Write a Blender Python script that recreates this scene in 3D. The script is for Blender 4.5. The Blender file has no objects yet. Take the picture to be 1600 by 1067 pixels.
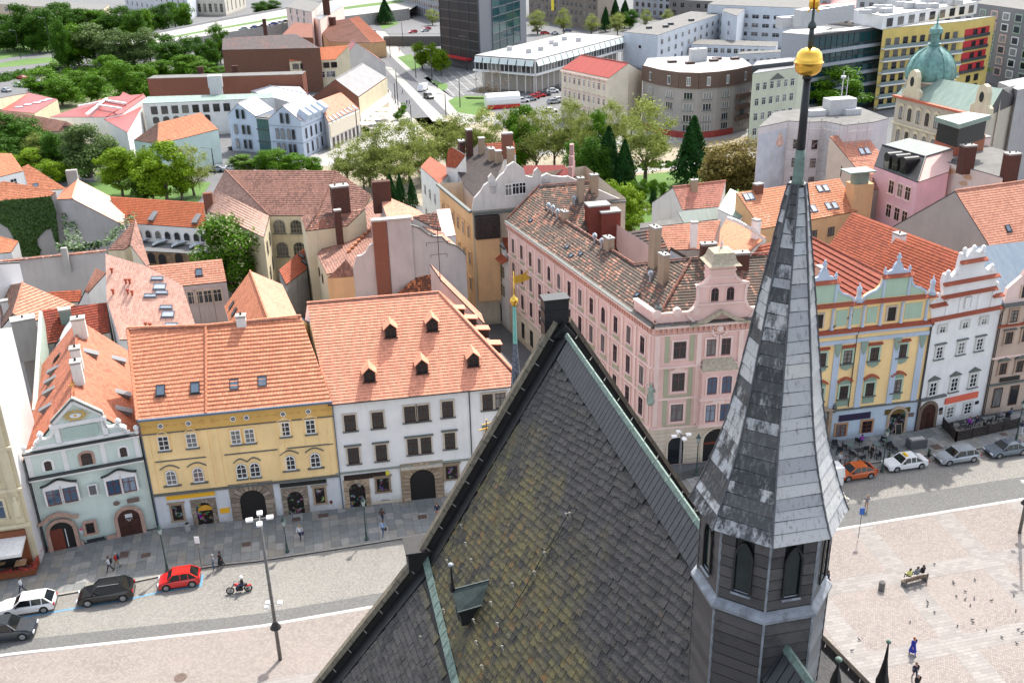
import bpy,bmesh,math,random
import numpy as np
from mathutils import Vector as V,Matrix
random.seed(7)
sc=bpy.context.scene
col=sc.collection
R_=math.radians
# camera
FPX,CAMH=1555.6,55.0
_dx,_dy=890-800,4100-533.5
_r=math.hypot(_dx,_dy);TH=math.atan(FPX/_r);ROLL=math.atan2(_dx,_dy)
FW=V((0,math.cos(TH),-math.sin(TH)));_up0=V((0,math.sin(TH),math.cos(TH)));_rt0=V((1,0,0))
UP=_up0*math.cos(ROLL)+_rt0*math.sin(ROLL);RT=_rt0*math.cos(ROLL)-_up0*math.sin(ROLL)
CAM=V((0,0,CAMH))
cd=bpy.data.cameras.new('camera');cam=bpy.data.objects.new('camera',cd);col.objects.link(cam)
cd.sensor_width=36;cd.lens=36*FPX/1600;cd.clip_start=.5;cd.clip_end=6000
cam.matrix_world=Matrix(((RT.x,UP.x,-FW.x,0),(RT.y,UP.y,-FW.y,0),(RT.z,UP.z,-FW.z,CAMH),(0,0,0,1)))
sc.camera=cam
# light
SUN_AZ,SUN_EL=R_(24.6),R_(55)
SUN=V((math.sin(SUN_AZ)*math.cos(SUN_EL),math.cos(SUN_AZ)*math.cos(SUN_EL),math.sin(SUN_EL)))
w=bpy.data.worlds.new('World');sc.world=w;w.use_nodes=True
wn=w.node_tree.nodes;wl=w.node_tree.links;wn.clear()
sky=wn.new('ShaderNodeTexSky');sky.sky_type='NISHITA';sky.sun_disc=False
sky.sun_elevation=SUN_EL;sky.sun_rotation=SUN_AZ;sky.dust_density=3.0;sky.air_density=1.0;sky.ozone_density=1.0
hs=wn.new('ShaderNodeHueSaturation');hs.inputs['Saturation'].default_value=.55
bg=wn.new('ShaderNodeBackground');bg.inputs[1].default_value=.15
wo=wn.new('ShaderNodeOutputWorld')
wl.new(sky.outputs[0],hs.inputs['Color']);wl.new(hs.outputs[0],bg.inputs[0]);wl.new(bg.outputs[0],wo.inputs[0])
sl=bpy.data.lights.new('sun','SUN');sl.energy=2.5;sl.angle=R_(.7);sl.color=(1,.96,.89)
so=bpy.data.objects.new('sun',sl);col.objects.link(so);so.location=(60,100,160)
so.rotation_euler=SUN.to_track_quat('Z','Y').to_euler()
sc.view_settings.view_transform='Standard';sc.view_settings.look='None';sc.view_settings.gamma=1
sc.view_settings.use_curve_mapping=False
sc.view_settings.exposure=1.36
sc.cycles.max_bounces=6
# ray helpers (photo point -> place in the world)
def ray(px,py):return FW+RT*((px-800)/FPX)+UP*((533.5-py)/FPX)
def P(px,py,z=0.0):
 d=ray(px,py);return CAM+d*((z-CAMH)/d.z)
AZ=R_(12)
S_=V((math.cos(AZ),math.sin(AZ),0));P_=V((-math.sin(AZ),math.cos(AZ),0));Z_=V((0,0,1))
class Pl:
 "a plane with origin, right axis and up axis; hit() gives the plane point behind a photo point"
 def __init__(s,o,x,u):s.o=V(o);s.x=V(x).normalized();s.u=V(u).normalized();s.n=s.x.cross(s.u)
 def hit(s,px,py):
  d=ray(px,py);t=(s.o-CAM).dot(s.n)/d.dot(s.n);q=CAM+d*t-s.o
  return q.dot(s.x),q.dot(s.u)
 def pt(s,u,v,off=0):return s.o+s.x*u+s.u*v+s.n*off
 def m(s,u,v,off=0):
  p=s.pt(u,v,off);a,b,c=s.x,-s.n,s.u
  return Matrix(((a.x,b.x,c.x,p.x),(a.y,b.y,c.y,p.y),(a.z,b.z,c.z,p.z),(0,0,0,1)))
def perp(a,b):
 d=b-a;return V((-d.y,d.x,0)).normalized()
# materials
MATS={}
def newmat(name):
 m=bpy.data.materials.new(name);m.use_nodes=True;n=m.node_tree.nodes;n.clear()
 o=n.new('ShaderNodeOutputMaterial');b=n.new('ShaderNodeBsdfPrincipled');m.node_tree.links.new(b.outputs[0],o.inputs[0])
 return m,n,m.node_tree.links,b
def N(n,t,**k):
 x=n.new('ShaderNode'+t)
 for a,v in k.items():setattr(x,a,v)
 return x
def mixc(n,l,fac,a,b,mode='MIX'):
 x=n.new('ShaderNodeMix');x.data_type='RGBA';x.blend_type=mode
 for i,v in((0,fac),(6,a),(7,b)):
  if hasattr(v,'is_output')or isinstance(v,bpy.types.NodeSocket):l.new(v,x.inputs[i])
  elif i==0:x.inputs[0].default_value=v
  else:x.inputs[i].default_value=(*v[:3],1)
 return x.outputs[2]
def math_(n,l,op,a,b=None,c=None):
 x=n.new('ShaderNodeMath');x.operation=op
 for i,v in enumerate((a,b,c)):
  if v is None:continue
  if isinstance(v,bpy.types.NodeSocket):l.new(v,x.inputs[i])
  else:x.inputs[i].default_value=v
 return x.outputs[0]
def noise(n,l,vec,scale,detail=4,rough=.6):
 x=n.new('ShaderNodeTexNoise');x.inputs['Scale'].default_value=scale;x.inputs['Detail'].default_value=detail
 x.inputs['Roughness'].default_value=rough;l.new(vec,x.inputs['Vector']);return x.outputs['Fac']
def ramp(n,l,fac,stops):
 x=n.new('ShaderNodeValToRGB');e=x.color_ramp.elements
 while len(e)<len(stops):e.new(.5)
 for i,(p,c)in enumerate(stops):
  e[i].position=p;e[i].color=(*c,1)if len(c)==3 else c
 l.new(fac,x.inputs[0]);return x.outputs[0]
def rng(n,l,v,a,b,c,d):
 x=n.new('ShaderNodeMapRange');l.new(v,x.inputs[0])
 for i,q in enumerate((a,b,c,d)):x.inputs[i+1].default_value=q
 return x.outputs[0]
def bump(n,l,b,h,strength=.5,dist=.02):
 x=n.new('ShaderNodeBump');x.inputs['Strength'].default_value=strength;x.inputs['Distance'].default_value=dist
 l.new(h,x.inputs['Height']);l.new(x.outputs[0],b.inputs['Normal'])
def pos(n):return n.new('ShaderNodeNewGeometry').outputs['Position']
def uv(n):return n.new('ShaderNodeUVMap').outputs[0]
def mapv(n,l,v,sc3):
 x=n.new('ShaderNodeMapping');x.inputs['Scale'].default_value=sc3;l.new(v,x.inputs[0]);return x.outputs[0]
def sc_(c,k):return tuple(min(1,x*k)for x in c)
def plain(name,c,rough=.6,metal=0,var=.12,scale=3.,emit=0,spec=.5,dark=None,coat=0):
 if name in MATS:return MATS[name]
 m,n,l,b=newmat(name);p=pos(n)
 f=noise(n,l,p,scale,5)
 cc=mixc(n,l,rng(n,l,f,.3,.7,0,1),sc_(c,1-var),sc_(c,1+var))
 if dark:
  g=noise(n,l,mapv(n,l,p,(1,1,.25)),scale*.6,6,.7)
  cc=mixc(n,l,rng(n,l,g,.56,.74,0,.85),cc,dark)
 l.new(cc,b.inputs['Base Color']);b.inputs['Roughness'].default_value=rough;b.inputs['Metallic'].default_value=metal
 b.inputs['Specular IOR Level'].default_value=spec;b.inputs['Coat Weight'].default_value=coat
 if rough>.4:bump(n,l,b,noise(n,l,p,scale*8,3),.15,.02)
 MATS[name]=m;return m
def plaster(name,c,dirt=.35,dcol=(.2,.17,.14)):
 "painted render: broad fading, vertical run marks and grime in blotches"
 if name in MATS:return MATS[name]
 m,n,l,b=newmat(name);p=pos(n)
 a=noise(n,l,p,.35,5,.6);s=noise(n,l,mapv(n,l,p,(1.6,1.6,.22)),1.0,6,.7);g=noise(n,l,p,1.7,6,.75)
 cc=mixc(n,l,rng(n,l,a,.3,.7,0,1),sc_(c,.9),sc_(c,1.06))
 cc=mixc(n,l,rng(n,l,s,.5,.8,0,dirt),cc,dcol)
 cc=mixc(n,l,rng(n,l,g,.6,.85,0,dirt*.9),cc,sc_(dcol,1.2))
 zc=n.new('ShaderNodeSeparateXYZ');l.new(p,zc.inputs[0]);sp=math_(n,l,'ADD',zc.outputs[2],math_(n,l,'MULTIPLY',g,2.2))
 cc=mixc(n,l,rng(n,l,sp,2.2,.9,0,.55),cc,sc_(dcol,.9))
 fn=noise(n,l,p,.12,3);cc=mixc(n,l,rng(n,l,fn,.45,.6,0,.12),cc,sc_(c,.7))
 l.new(cc,b.inputs['Base Color']);b.inputs['Roughness'].default_value=.9;b.inputs['Specular IOR Level'].default_value=.2
 bump(n,l,b,noise(n,l,p,9,4),.25,.03)
 MATS[name]=m;return m
def tiles(name,c,alt,amt=.15,col_w=.25,row_h=.35,big=.3,seam=.35,light=None,blotch=.0,rough=.75):
 "clay tiles laid in rows; colour varies tile by tile, patches by noise; joints are relief"
 if name in MATS:return MATS[name]
 m,n,l,b=newmat(name);t=uv(n);p=pos(n)
 sx=n.new('ShaderNodeSeparateXYZ');l.new(t,sx.inputs[0])
 u=math_(n,l,'DIVIDE',sx.outputs[0],col_w);v=math_(n,l,'DIVIDE',sx.outputs[1],row_h)
 fu=math_(n,l,'FLOOR',u);fv=math_(n,l,'FLOOR',v)
 cx=n.new('ShaderNodeCombineXYZ');l.new(fu,cx.inputs[0]);l.new(fv,cx.inputs[1])
 wnn=n.new('ShaderNodeTexWhiteNoise');wnn.noise_dimensions='3D';l.new(cx.outputs[0],wnn.inputs['Vector'])
 r=wnn.outputs['Value']
 cc=mixc(n,l,r,sc_(c,.82),sc_(c,1.15))
 rr=math_(n,l,'FRACT',math_(n,l,'MULTIPLY',r,17.3))
 nb=noise(n,l,p,big,4,.6)
 thr=math_(n,l,'ADD',math_(n,l,'MULTIPLY',math_(n,l,'SUBTRACT',nb,.5),2.2),amt)
 cc=mixc(n,l,math_(n,l,'MULTIPLY',math_(n,l,'LESS_THAN',rr,thr),.8),cc,alt)
 if light:
  r3=math_(n,l,'FRACT',math_(n,l,'MULTIPLY',r,41.7))
  cc=mixc(n,l,math_(n,l,'LESS_THAN',r3,.1),cc,light)
 st=noise(n,l,mapv(n,l,t,(.9,.12,1)),1.2,5,.7)
 cc=mixc(n,l,rng(n,l,st,.45,.8,0,.35+blotch),cc,sc_(alt,.8))
 l.new(cc,b.inputs['Base Color']);b.inputs['Roughness'].default_value=rough;b.inputs['Specular IOR Level'].default_value=.25
 wv=math_(n,l,'ABSOLUTE',math_(n,l,'SINE',math_(n,l,'MULTIPLY',u,math.pi)))
 fr=math_(n,l,'FRACT',v)
 h=math_(n,l,'ADD',math_(n,l,'MULTIPLY',wv,seam),math_(n,l,'MULTIPLY',math_(n,l,'SUBTRACT',1,fr),.5))
 bump(n,l,b,h,.8,.05)
 MATS[name]=m;return m
def seamed(name,c,c2,step=.6,rough=.45,metal=.0):
 if name in MATS:return MATS[name]
 m,n,l,b=newmat(name);t=uv(n);p=pos(n)
 sx=n.new('ShaderNodeSeparateXYZ');l.new(t,sx.inputs[0])
 u=math_(n,l,'DIVIDE',sx.outputs[0],step);fu=math_(n,l,'FLOOR',u)
 cx=n.new('ShaderNodeCombineXYZ');l.new(fu,cx.inputs[0]);wnn=n.new('ShaderNodeTexWhiteNoise');l.new(cx.outputs[0],wnn.inputs['Vector'])
 nn=noise(n,l,mapv(n,l,t,(1,.25,1)),1.3,5,.7)
 cc=mixc(n,l,rng(n,l,nn,.35,.7,0,1),c,c2)
 cc=mixc(n,l,math_(n,l,'MULTIPLY',wnn.outputs['Value'],.35),cc,sc_(c,1.25))
 l.new(cc,b.inputs['Base Color']);b.inputs['Roughness'].default_value=rough;b.inputs['Metallic'].default_value=metal
 fr=math_(n,l,'FRACT',u);hh=math_(n,l,'GREATER_THAN',fr,.9);bump(n,l,b,hh,1,.06)
 MATS[name]=m;return m
def blocks(name,c,c2,bw,bh,mortar=(.1,.09,.08),ms=.02,rough=.85,squash=1,off=.5,bstr=.6,rnd=None,src='uv',scale=1.):
 "masonry, setts or boards as fine relief, coloured piece by piece"
 if name in MATS:return MATS[name]
 m,n,l,b=newmat(name);t=uv(n)if src=='uv' else pos(n);p=pos(n)
 x=n.new('ShaderNodeTexBrick');x.offset=off;l.new(t,x.inputs['Vector']);x.inputs['Scale'].default_value=1
 x.inputs['Brick Width'].default_value=bw;x.inputs['Row Height'].default_value=bh;x.inputs['Mortar Size'].default_value=ms
 x.inputs['Color1'].default_value=(*c,1);x.inputs['Color2'].default_value=(*c2,1);x.inputs['Mortar'].default_value=(*mortar,1)
 x.inputs['Mortar Smooth'].default_value=.3;x.inputs['Bias'].default_value=0
 f=noise(n,l,p,.18,5,.65);g=noise(n,l,p,2.5,5,.7)
 cc=mixc(n,l,rng(n,l,f,.3,.7,.0,.45),x.outputs['Color'],rnd or sc_(c,.6))
 cc=mixc(n,l,rng(n,l,g,.5,.8,0,.3),cc,sc_(c2,1.2))
 l.new(cc,b.inputs['Base Color']);b.inputs['Roughness'].default_value=rough;b.inputs['Specular IOR Level'].default_value=.25
 h=math_(n,l,'SUBTRACT',math_(n,l,'MULTIPLY',g,.4),x.outputs['Fac']);bump(n,l,b,h,bstr,.04)
 MATS[name]=m;return m
def pane_mat(name,c=(.02,.025,.03),curtain=.35,ccol=(.45,.44,.42),rough=.08):
 if name in MATS:return MATS[name]
 m,n,l,b=newmat(name);oi=n.new('ShaderNodeObjectInfo');tc=n.new('ShaderNodeTexCoord')
 r=oi.outputs['Random']
 st=noise(n,l,mapv(n,l,tc.outputs['Object'],(9,1,.7)),1,3)
 cur=mixc(n,l,rng(n,l,st,.35,.65,0,1),sc_(ccol,.5),ccol)
 cc=mixc(n,l,math_(n,l,'MULTIPLY',math_(n,l,'LESS_THAN',r,curtain),.75),c,cur)
 l.new(cc,b.inputs['Base Color']);b.inputs['Roughness'].default_value=rough;b.inputs['Specular IOR Level'].default_value=.6
 MATS[name]=m;return m
# mesh building
class MB:
 def __init__(s):s.v=[];s.f=[];s.mi=[]
 def quad(s,*p,mi=0):
  k=len(s.v);s.v+=[tuple(x)for x in p];s.f.append(tuple(range(k,k+len(p))));s.mi.append(mi)
 poly=quad
 def box(s,x0,x1,y0,y1,z0,z1,mi=0,fr=None):
  c=[(x,y,z)for z in(z0,z1)for y in(y0,y1)for x in(x0,x1)]
  if fr is not None:c=[tuple(fr@V(q))for q in c]
  k=len(s.v);s.v+=c
  for f in((0,2,3,1),(4,5,7,6),(0,1,5,4),(2,6,7,3),(0,4,6,2),(1,3,7,5)):s.f.append(tuple(k+i for i in f));s.mi.append(mi)
 def bar(s,a,b,wd,ht=None,mi=0,up=Z_):
  "rectangular bar from a to b"
  a,b=V(a),V(b);ht=ht or wd;d=(b-a)
  if d.length<1e-6:return
  dn=d.normalized();sd=dn.cross(up)
  if sd.length<1e-3:sd=dn.cross(V((1,0,0)))
  sd.normalize();u2=sd.cross(dn)
  k=len(s.v)
  for q in(a,b):
   for i,j in((-1,-1),(1,-1),(1,1),(-1,1)):s.v.append(tuple(q+sd*(i*wd/2)+u2*(j*ht/2)))
  for f in((0,1,2,3),(7,6,5,4),(0,4,5,1),(1,5,6,2),(2,6,7,3),(3,7,4,0)):s.f.append(tuple(k+i for i in f));s.mi.append(mi)
 def tube(s,pts,rad,n=8,mi=0,cap=True,fr=None):
  "round tube along points with per-point radius"
  pts=[V(p)for p in pts];k=len(s.v);rad=rad if isinstance(rad,(list,tuple))else[rad]*len(pts)
  for i,p in enumerate(pts):
   d=(pts[min(i+1,len(pts)-1)]-pts[max(i-1,0)]).normalized()
   a=d.cross(V((0,1,0))if abs(d.y)<.9 else V((1,0,0))).normalized();b=d.cross(a)
   for j in range(n):
    t=2*math.pi*j/n;q=p+(a*math.cos(t)+b*math.sin(t))*rad[i];s.v.append(tuple(fr@q if fr is not None else q))
  for i in range(len(pts)-1):
   for j in range(n):
    j2=(j+1)%n;s.f.append((k+i*n+j,k+i*n+j2,k+(i+1)*n+j2,k+(i+1)*n+j));s.mi.append(mi)
  if cap:
   s.f.append(tuple(k+j for j in range(n))[::-1]);s.mi.append(mi);e=k+(len(pts)-1)*n;s.f.append(tuple(e+j for j in range(n)));s.mi.append(mi)
 def lathe(s,c,prof,n=12,mi=0,ph=0,sx=1,sy=1):
  "prof: (radius, z) from bottom to top about the vertical through c"
  c=V(c);k=len(s.v)
  for r,z in prof:
   for j in range(n):
    t=2*math.pi*j/n+ph;s.v.append((c.x+r*sx*math.cos(t),c.y+r*sy*math.sin(t),c.z+z))
  for i in range(len(prof)-1):
   for j in range(n):
    j2=(j+1)%n;s.f.append((k+i*n+j,k+i*n+j2,k+(i+1)*n+j2,k+(i+1)*n+j));s.mi.append(mi)
  s.f.append(tuple(k+j for j in range(n))[::-1]);s.mi.append(mi);e=k+(len(prof)-1)*n;s.f.append(tuple(e+j for j in range(n)));s.mi.append(mi)
 def prism(s,pts,off,mi=0):
  "closed outline (3D points) pushed by off"
  pts=[V(p)for p in pts];off=V(off);k=len(s.v);n=len(pts)
  s.v+=[tuple(p)for p in pts]+[tuple(p+off)for p in pts]
  s.f.append(tuple(range(k,k+n)));s.mi.append(mi);s.f.append(tuple(range(k+2*n-1,k+n-1,-1)));s.mi.append(mi)
  for i in range(n):
   j=(i+1)%n;s.f.append((k+j,k+i,k+n+i,k+n+j));s.mi.append(mi)
 def mesh(s,name,mats):
  me=bpy.data.meshes.new(name);me.from_pydata(s.v,[],s.f)
  for m in(mats if isinstance(mats,(list,tuple))else[mats]):me.materials.append(m)
  if any(s.mi):me.polygons.foreach_set('material_index',s.mi)
  u=me.uv_layers.new(name='UVMap');nl=len(me.loops)
  if nl:
   me.update()
   co=np.empty(len(me.vertices)*3);me.vertices.foreach_get('co',co);co=co.reshape(-1,3)
   no=np.empty(len(me.polygons)*3);me.polygons.foreach_get('normal',no);no=no.reshape(-1,3)
   tot=np.empty(len(me.polygons),int);me.polygons.foreach_get('loop_total',tot)
   vi=np.empty(nl,int);me.loops.foreach_get('vertex_index',vi)
   pn=np.repeat(no,tot,axis=0)
   h=np.stack([-pn[:,1],pn[:,0],np.zeros(nl)],1);ln=np.linalg.norm(h,axis=1);flat=ln<.08
   h[flat]=np.array(S_);ln[flat]=1;h/=ln[:,None]
   vv=np.cross(pn,h);c=co[vi]
   uvs=np.stack([(c*h).sum(1),(c*vv).sum(1)],1)
   u.data.foreach_set('uv',uvs.ravel())
  return me
 def obj(s,name,mats,parent=None,smooth=False,**k):
  me=s.mesh(name,mats)
  if smooth:me.polygons.foreach_set('use_smooth',[True]*len(me.polygons))
  return link(name,me,parent,**k)
def link(name,me,parent=None,m=None,label=None,cat=None,group=None,kind=None):
 o=bpy.data.objects.new(name,me);col.objects.link(o)
 if parent is not None:
  o.parent=parent;o.matrix_parent_inverse=PW(parent).inverted()
 if m is not None:o.matrix_basis=m
 WM[o.name]=m if m is not None else Matrix()
 if label:o['label']=label
 if cat:o['category']=cat
 if group:o['group']=group
 if kind:o['kind']=kind
 return o
WM={}
def PW(o):return WM.get(o.name,Matrix())
def thing(name,loc,label,cat,group=None):
 o=bpy.data.objects.new(name,None);col.objects.link(o);o.location=loc;o.empty_display_size=.3
 WM[o.name]=Matrix.Translation(V(loc));o['label']=label;o['category']=cat
 if group:o['group']=group
 return o
def copy_tree(o,m,parent=None,label=None,group=None,deep=2):
 "copy a thing with its parts; m = new world matrix of the root"
 c=o.copy();col.objects.link(c);c.matrix_basis=m;WM[c.name]=m
 if label:c['label']=label
 if group:c['group']=group
 for ch in list(o.children):
  d=ch.copy();col.objects.link(d);d.parent=c
  for g in list(ch.children):
   e=g.copy();col.objects.link(e);e.parent=d
 return c
def T3(x,y,z,rz=0,s=1):return Matrix.Translation((x,y,z))@Matrix.Rotation(rz,4,'Z')@Matrix.Scale(s,4)
def clip(poly,f):
 out=[]
 for i in range(len(poly)):
  a,b=poly[i],poly[(i+1)%len(poly)];fa,fb=f(a),f(b)
  if fa>=0:out.append(a)
  if(fa>0 and fb<0)or(fa<0 and fb>0):out.append(a+(b-a)*(fa/(fa-fb)))
 return out
def roof_face(mb,pts,row=.35,lift=.05,th=.16,mi=0,mi2=0):
 "a slope of overlapping rows (each row a raised step) over a slab"
 pts=[V(p)for p in pts];n=(pts[1]-pts[0]).cross(pts[2]-pts[0]).normalized()
 if n.z<0:pts=pts[::-1];n=-n
 h=V((-n.y,n.x,0));h=h.normalized()if h.length>1e-4 else S_.copy();v=n.cross(h)
 vs=[p.dot(v)for p in pts];v0,v1=min(vs),max(vs)
 if row:
  k=max(1,round((v1-v0)/row));st=(v1-v0)/k
  for i in range(k):
   a,b=v0+i*st,v0+(i+1)*st
   q=clip(clip(pts,lambda p:p.dot(v)-a),lambda p:b-p.dot(v))
   if len(q)<3:continue
   top=[p+n*(lift*(b-p.dot(v))/st)for p in q];mb.quad(*top,mi=mi)
   e=[(i2,(i2+1)%len(q))for i2 in range(len(q))if abs(q[i2].dot(v)-a)<1e-4 and abs(q[(i2+1)%len(q)].dot(v)-a)<1e-4]
   for x,y in e:mb.quad(q[x]-n*.01,q[y]-n*.01,top[y],top[x],mi=mi)
 else:mb.quad(*pts,mi=mi)
 lo=[p-n*th for p in pts];mb.quad(*lo[::-1],mi=mi2)
 for i in range(len(pts)):
  j=(i+1)%len(pts);mb.quad(lo[i],lo[j],pts[j]+n*.0,pts[i]+n*.0,mi=mi2)
 return Pl(min(pts,key=lambda p:p.dot(v)*1e3+p.dot(h)),h,v)
# palette
M_setts=blocks('sett_paving',(.36,.34,.31),(.22,.21,.19),.16,.13,(.07,.07,.065),.018,.8,rnd=(.27,.25,.22))
M_setts2=blocks('dark_sett_paving',(.23,.225,.215),(.14,.14,.135),.13,.11,(.06,.06,.058),.016,.8)
M_pink=blocks('pink_sett_paving',(.30,.265,.235),(.2,.172,.155),.2,.16,(.17,.15,.135),.016,.85,rnd=(.31,.265,.24))
M_pink2=blocks('granite_slab_paving',(.30,.275,.255),(.225,.205,.19),.7,.35,(.2,.185,.17),.012,.8)
M_kerbw=plain('pale_kerb_stone',(.46,.45,.42),.8,var=.1)
M_kerb=plain('kerb_stone',(.27,.25,.22),.8,var=.15)
M_flagbed=plain('mortar_bed',(.07,.07,.065),.9)
M_asph=plain('asphalt',(.10,.10,.105),.9,var=.2,scale=.6,dark=(.05,.05,.05))
M_asph_l=plain('worn_asphalt',(.12,.12,.122),.9,var=.14,scale=.4,dark=(.1,.1,.1))
M_path=plain('pale_paving',(.30,.29,.27),.9,var=.12,scale=.5)
M_blue=plain('blue_road_paint',(.10,.27,.42),.7,var=.15)
M_whitel=plain('white_road_paint',(.7,.7,.68),.7)
def flagmat():
 m,n,l,b=newmat('flagstone');oi=n.new('ShaderNodeObjectInfo');g=n.new('ShaderNodeNewGeometry');p=g.outputs['Position']
 r=math_(n,l,'FRACT',math_(n,l,'ADD',oi.outputs['Random'],g.outputs['Random Per Island']))
 c=ramp(n,l,r,[(0,(.16,.165,.16)),(.3,(.22,.225,.215)),(.55,(.185,.195,.195)),(.75,(.25,.23,.19)),(1,(.30,.295,.28))])
 c=mixc(n,l,rng(n,l,noise(n,l,p,1.2,5,.7),.45,.75,0,.5),c,(.09,.085,.075))
 l.new(c,b.inputs['Base Color']);b.inputs['Roughness'].default_value=.75;bump(n,l,b,noise(n,l,p,6,4),.3,.02);return m
M_flag=flagmat()
def grass_m(name,a,b2,sc=2.0):
 m,n,l,b=newmat(name);p=pos(n)
 c=mixc(n,l,noise(n,l,p,sc,6,.8),a,b2);c=mixc(n,l,rng(n,l,noise(n,l,p,.07,4),.35,.65,0,.6),c,sc_(b2,1.15))
 l.new(c,b.inputs['Base Color']);b.inputs['Roughness'].default_value=.95;bump(n,l,b,noise(n,l,p,12,3),.6,.08);return m
M_lawn=grass_m('lawn',(.045,.105,.014),(.09,.165,.03))
M_scrub=grass_m('rough_ground',(.05,.085,.02),(.12,.13,.06),.8)
def sheet(name,pts,z,mat,kind='structure',label=None,th=0):
 mb=MB();q=[V((p[0],p[1],z))for p in pts]
 a=sum(q[i].x*q[(i+1)%len(q)].y-q[(i+1)%len(q)].x*q[i].y for i in range(len(q)))
 if a<0:q=q[::-1]
 if th:mb.prism([p-Z_*th for p in q][::-1],Z_*th)
 else:mb.poly(*q)
 return mb.obj(name,mat,kind=kind,label=label)
O_=P(75,862,.12)
def W(s,p,z=0):return V((O_.x,O_.y,0))+S_*s+P_*p+Z_*z
def loc(v):d=V((v.x-O_.x,v.y-O_.y,0));return d.dot(S_),d.dot(P_)
gm=MB();gm.quad((-3000,-300,0),(3000,-300,0),(3000,5000,0),(-3000,5000,0))
gm.obj('ground',M_asph_l,kind='structure')
KERB=[loc(P(*q))for q in[(-60,952),(90,931),(210,910),(322,886),(400,878),(550,855),(677,834),(1301,735),(1377,722),(1456,711),(1536,701),(1600,690),(1700,676)]]
PLZ=[loc(P(*q))for q in[(-80,1035),(0,1023),(400,979),(625,940),(1293,829),(1600,779),(1700,763)]]
def interp(tab,s):
 if s<=tab[0][0]:return tab[0][1]
 for(a,b),(c,d)in zip(tab,tab[1:]):
  if s<=c:return b+(d-b)*(s-a)/(c-a)
 return tab[-1][1]
road=[W(s,interp(KERB,s))for s in np.linspace(KERB[0][0],KERB[-1][0],40)]+[W(s,interp(PLZ,s))for s in np.linspace(PLZ[-1][0],PLZ[0][0],40)]
def strip(name,fa,fb,z,mat,s0,s1,n=50,**k):
 mb=MB();ss=np.linspace(s0,s1,n)
 for a,b in zip(ss,ss[1:]):mb.quad(W(a,fa(a),z),W(b,fa(b),z),W(b,fb(b),z),W(a,fb(a),z))
 return mb.obj(name,mat,kind='structure',**k)
S0,S1=-14,125
strip('road',lambda s:interp(PLZ,s),lambda s:interp(KERB,s),.004,M_setts,S0,S1)
strip('road_gutter',lambda s:interp(PLZ,s)+.1,lambda s:interp(PLZ,s)+(1.7 if s<50 else 3.6),.008,M_setts2,S0,S1)
strip('kerb_line',lambda s:interp(PLZ,s)-.16,lambda s:interp(PLZ,s)+.16,.012,M_kerbw,S0,S1)
sheet('square',[W(-30,-60),W(130,-60),W(130,interp(PLZ,125)),W(60,interp(PLZ,60)),W(30,interp(PLZ,30)),W(-14,interp(PLZ,-14)),W(-30,interp(PLZ,-14))],.004,M_pink)
bands=MB()
b0=loc(P(1340,847));
def band(s0,p0,s1,p1,wd,z=.008):
 a,b=W(s0,p0,z),W(s1,p1,z);d=(b-a).normalized();t=V((-d.y,d.x,0))*(wd/2);bands.quad(a-t,b-t,b+t,a+t)
e1,e2=loc(P(1362,840)),loc(P(1505,1010));dd=((e2[0]-e1[0]),(e2[1]-e1[1]));L=math.hypot(*dd);dd=(dd[0]/L,dd[1]/L)
PITCH=abs(loc(P(1500,935))[0]-loc(P(1410,935))[0])
for k in range(-5,7):
 sx=e1[0]+k*8.6;pz=interp(PLZ,sx)-.3
 if 20<sx<40:continue
 band(sx,pz,sx+dd[0]*60,pz+dd[1]*60,2.1)
c1,c2=loc(P(1285,921)),loc(P(1465,889));sl_=(c2[1]-c1[1])/(c2[0]-c1[0])
for k in range(-4,1):
 p0=c1[1]+k*9.0
 band(-28,p0+sl_*(-28-c1[0]),110,p0+sl_*(110-c1[0]),1.9,.012)
bands.obj('square_paving_bands',M_pink2,kind='structure')
FAC=[loc(P(*q,.12))for q in[(-60,880),(75,862),(247,826),(530,794),(780,765)]]+[loc(P(*q,.12))for q in[(1032,760),(1290,690),(1429,674),(1520,655),(1600,640)]]+[(130,loc(P(1600,640))[1]+3)]
pv=MB();ss=np.linspace(-14,122,70)
for a,b in zip(ss,ss[1:]):
 ka,kb=interp(KERB,a),interp(KERB,b);fa,fb=interp(FAC,a)+1.5,interp(FAC,b)+1.5
 pv.quad(W(a,ka,.105),W(b,kb,.105),W(b,fb,.105),W(a,fa,.105));pv.quad(W(a,ka,0),W(b,kb,0),W(b,kb,.105),W(a,ka,.105))
pavement=pv.obj('pavement',M_flagbed,kind='structure')
strip('kerb',lambda s:interp(KERB,s)-.04,lambda s:interp(KERB,s)+.24,.13,M_kerb,S0,122)
rnd=random.Random(3)
flags=[]
s=S0+.3
while s<118:
 wd=rnd.uniform(.72,1.0);p=interp(KERB,s)+.27;top=interp(FAC,s+wd/2)+(14 if 45.5<s<58 else .05)
 while p<top-.15:
  ln=min(rnd.uniform(.75,1.45),top-p);flags.append((s,p,wd,ln));p+=ln
 s+=wd
def proj(v):
 q=v-CAM;z=q.dot(FW);return 800+FPX*q.dot(RT)/z,533.5-FPX*q.dot(UP)/z,z
def inview(v,m=0):
 x,y,z=proj(v);return z>0 and-m<x<1600+m and-m<y<1067+m
vis=[]
for i,f in enumerate(flags):
 c=W(f[0]+f[2]/2,f[1]+f[3]/2);x,y,z=proj(c)
 hid=690<x<1300 or not inview(c)
 vis.append((hid,z,i))
vis.sort();near={i for _,_,i in vis[:290]}
base=MB();base.box(0,1,0,1,0,1);fl_me=base.mesh('flagstone',M_flag);fs=MB()
ax=Matrix(((S_.x,P_.x,0,0),(S_.y,P_.y,0,0),(0,0,1,0),(0,0,0,1)))
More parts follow.
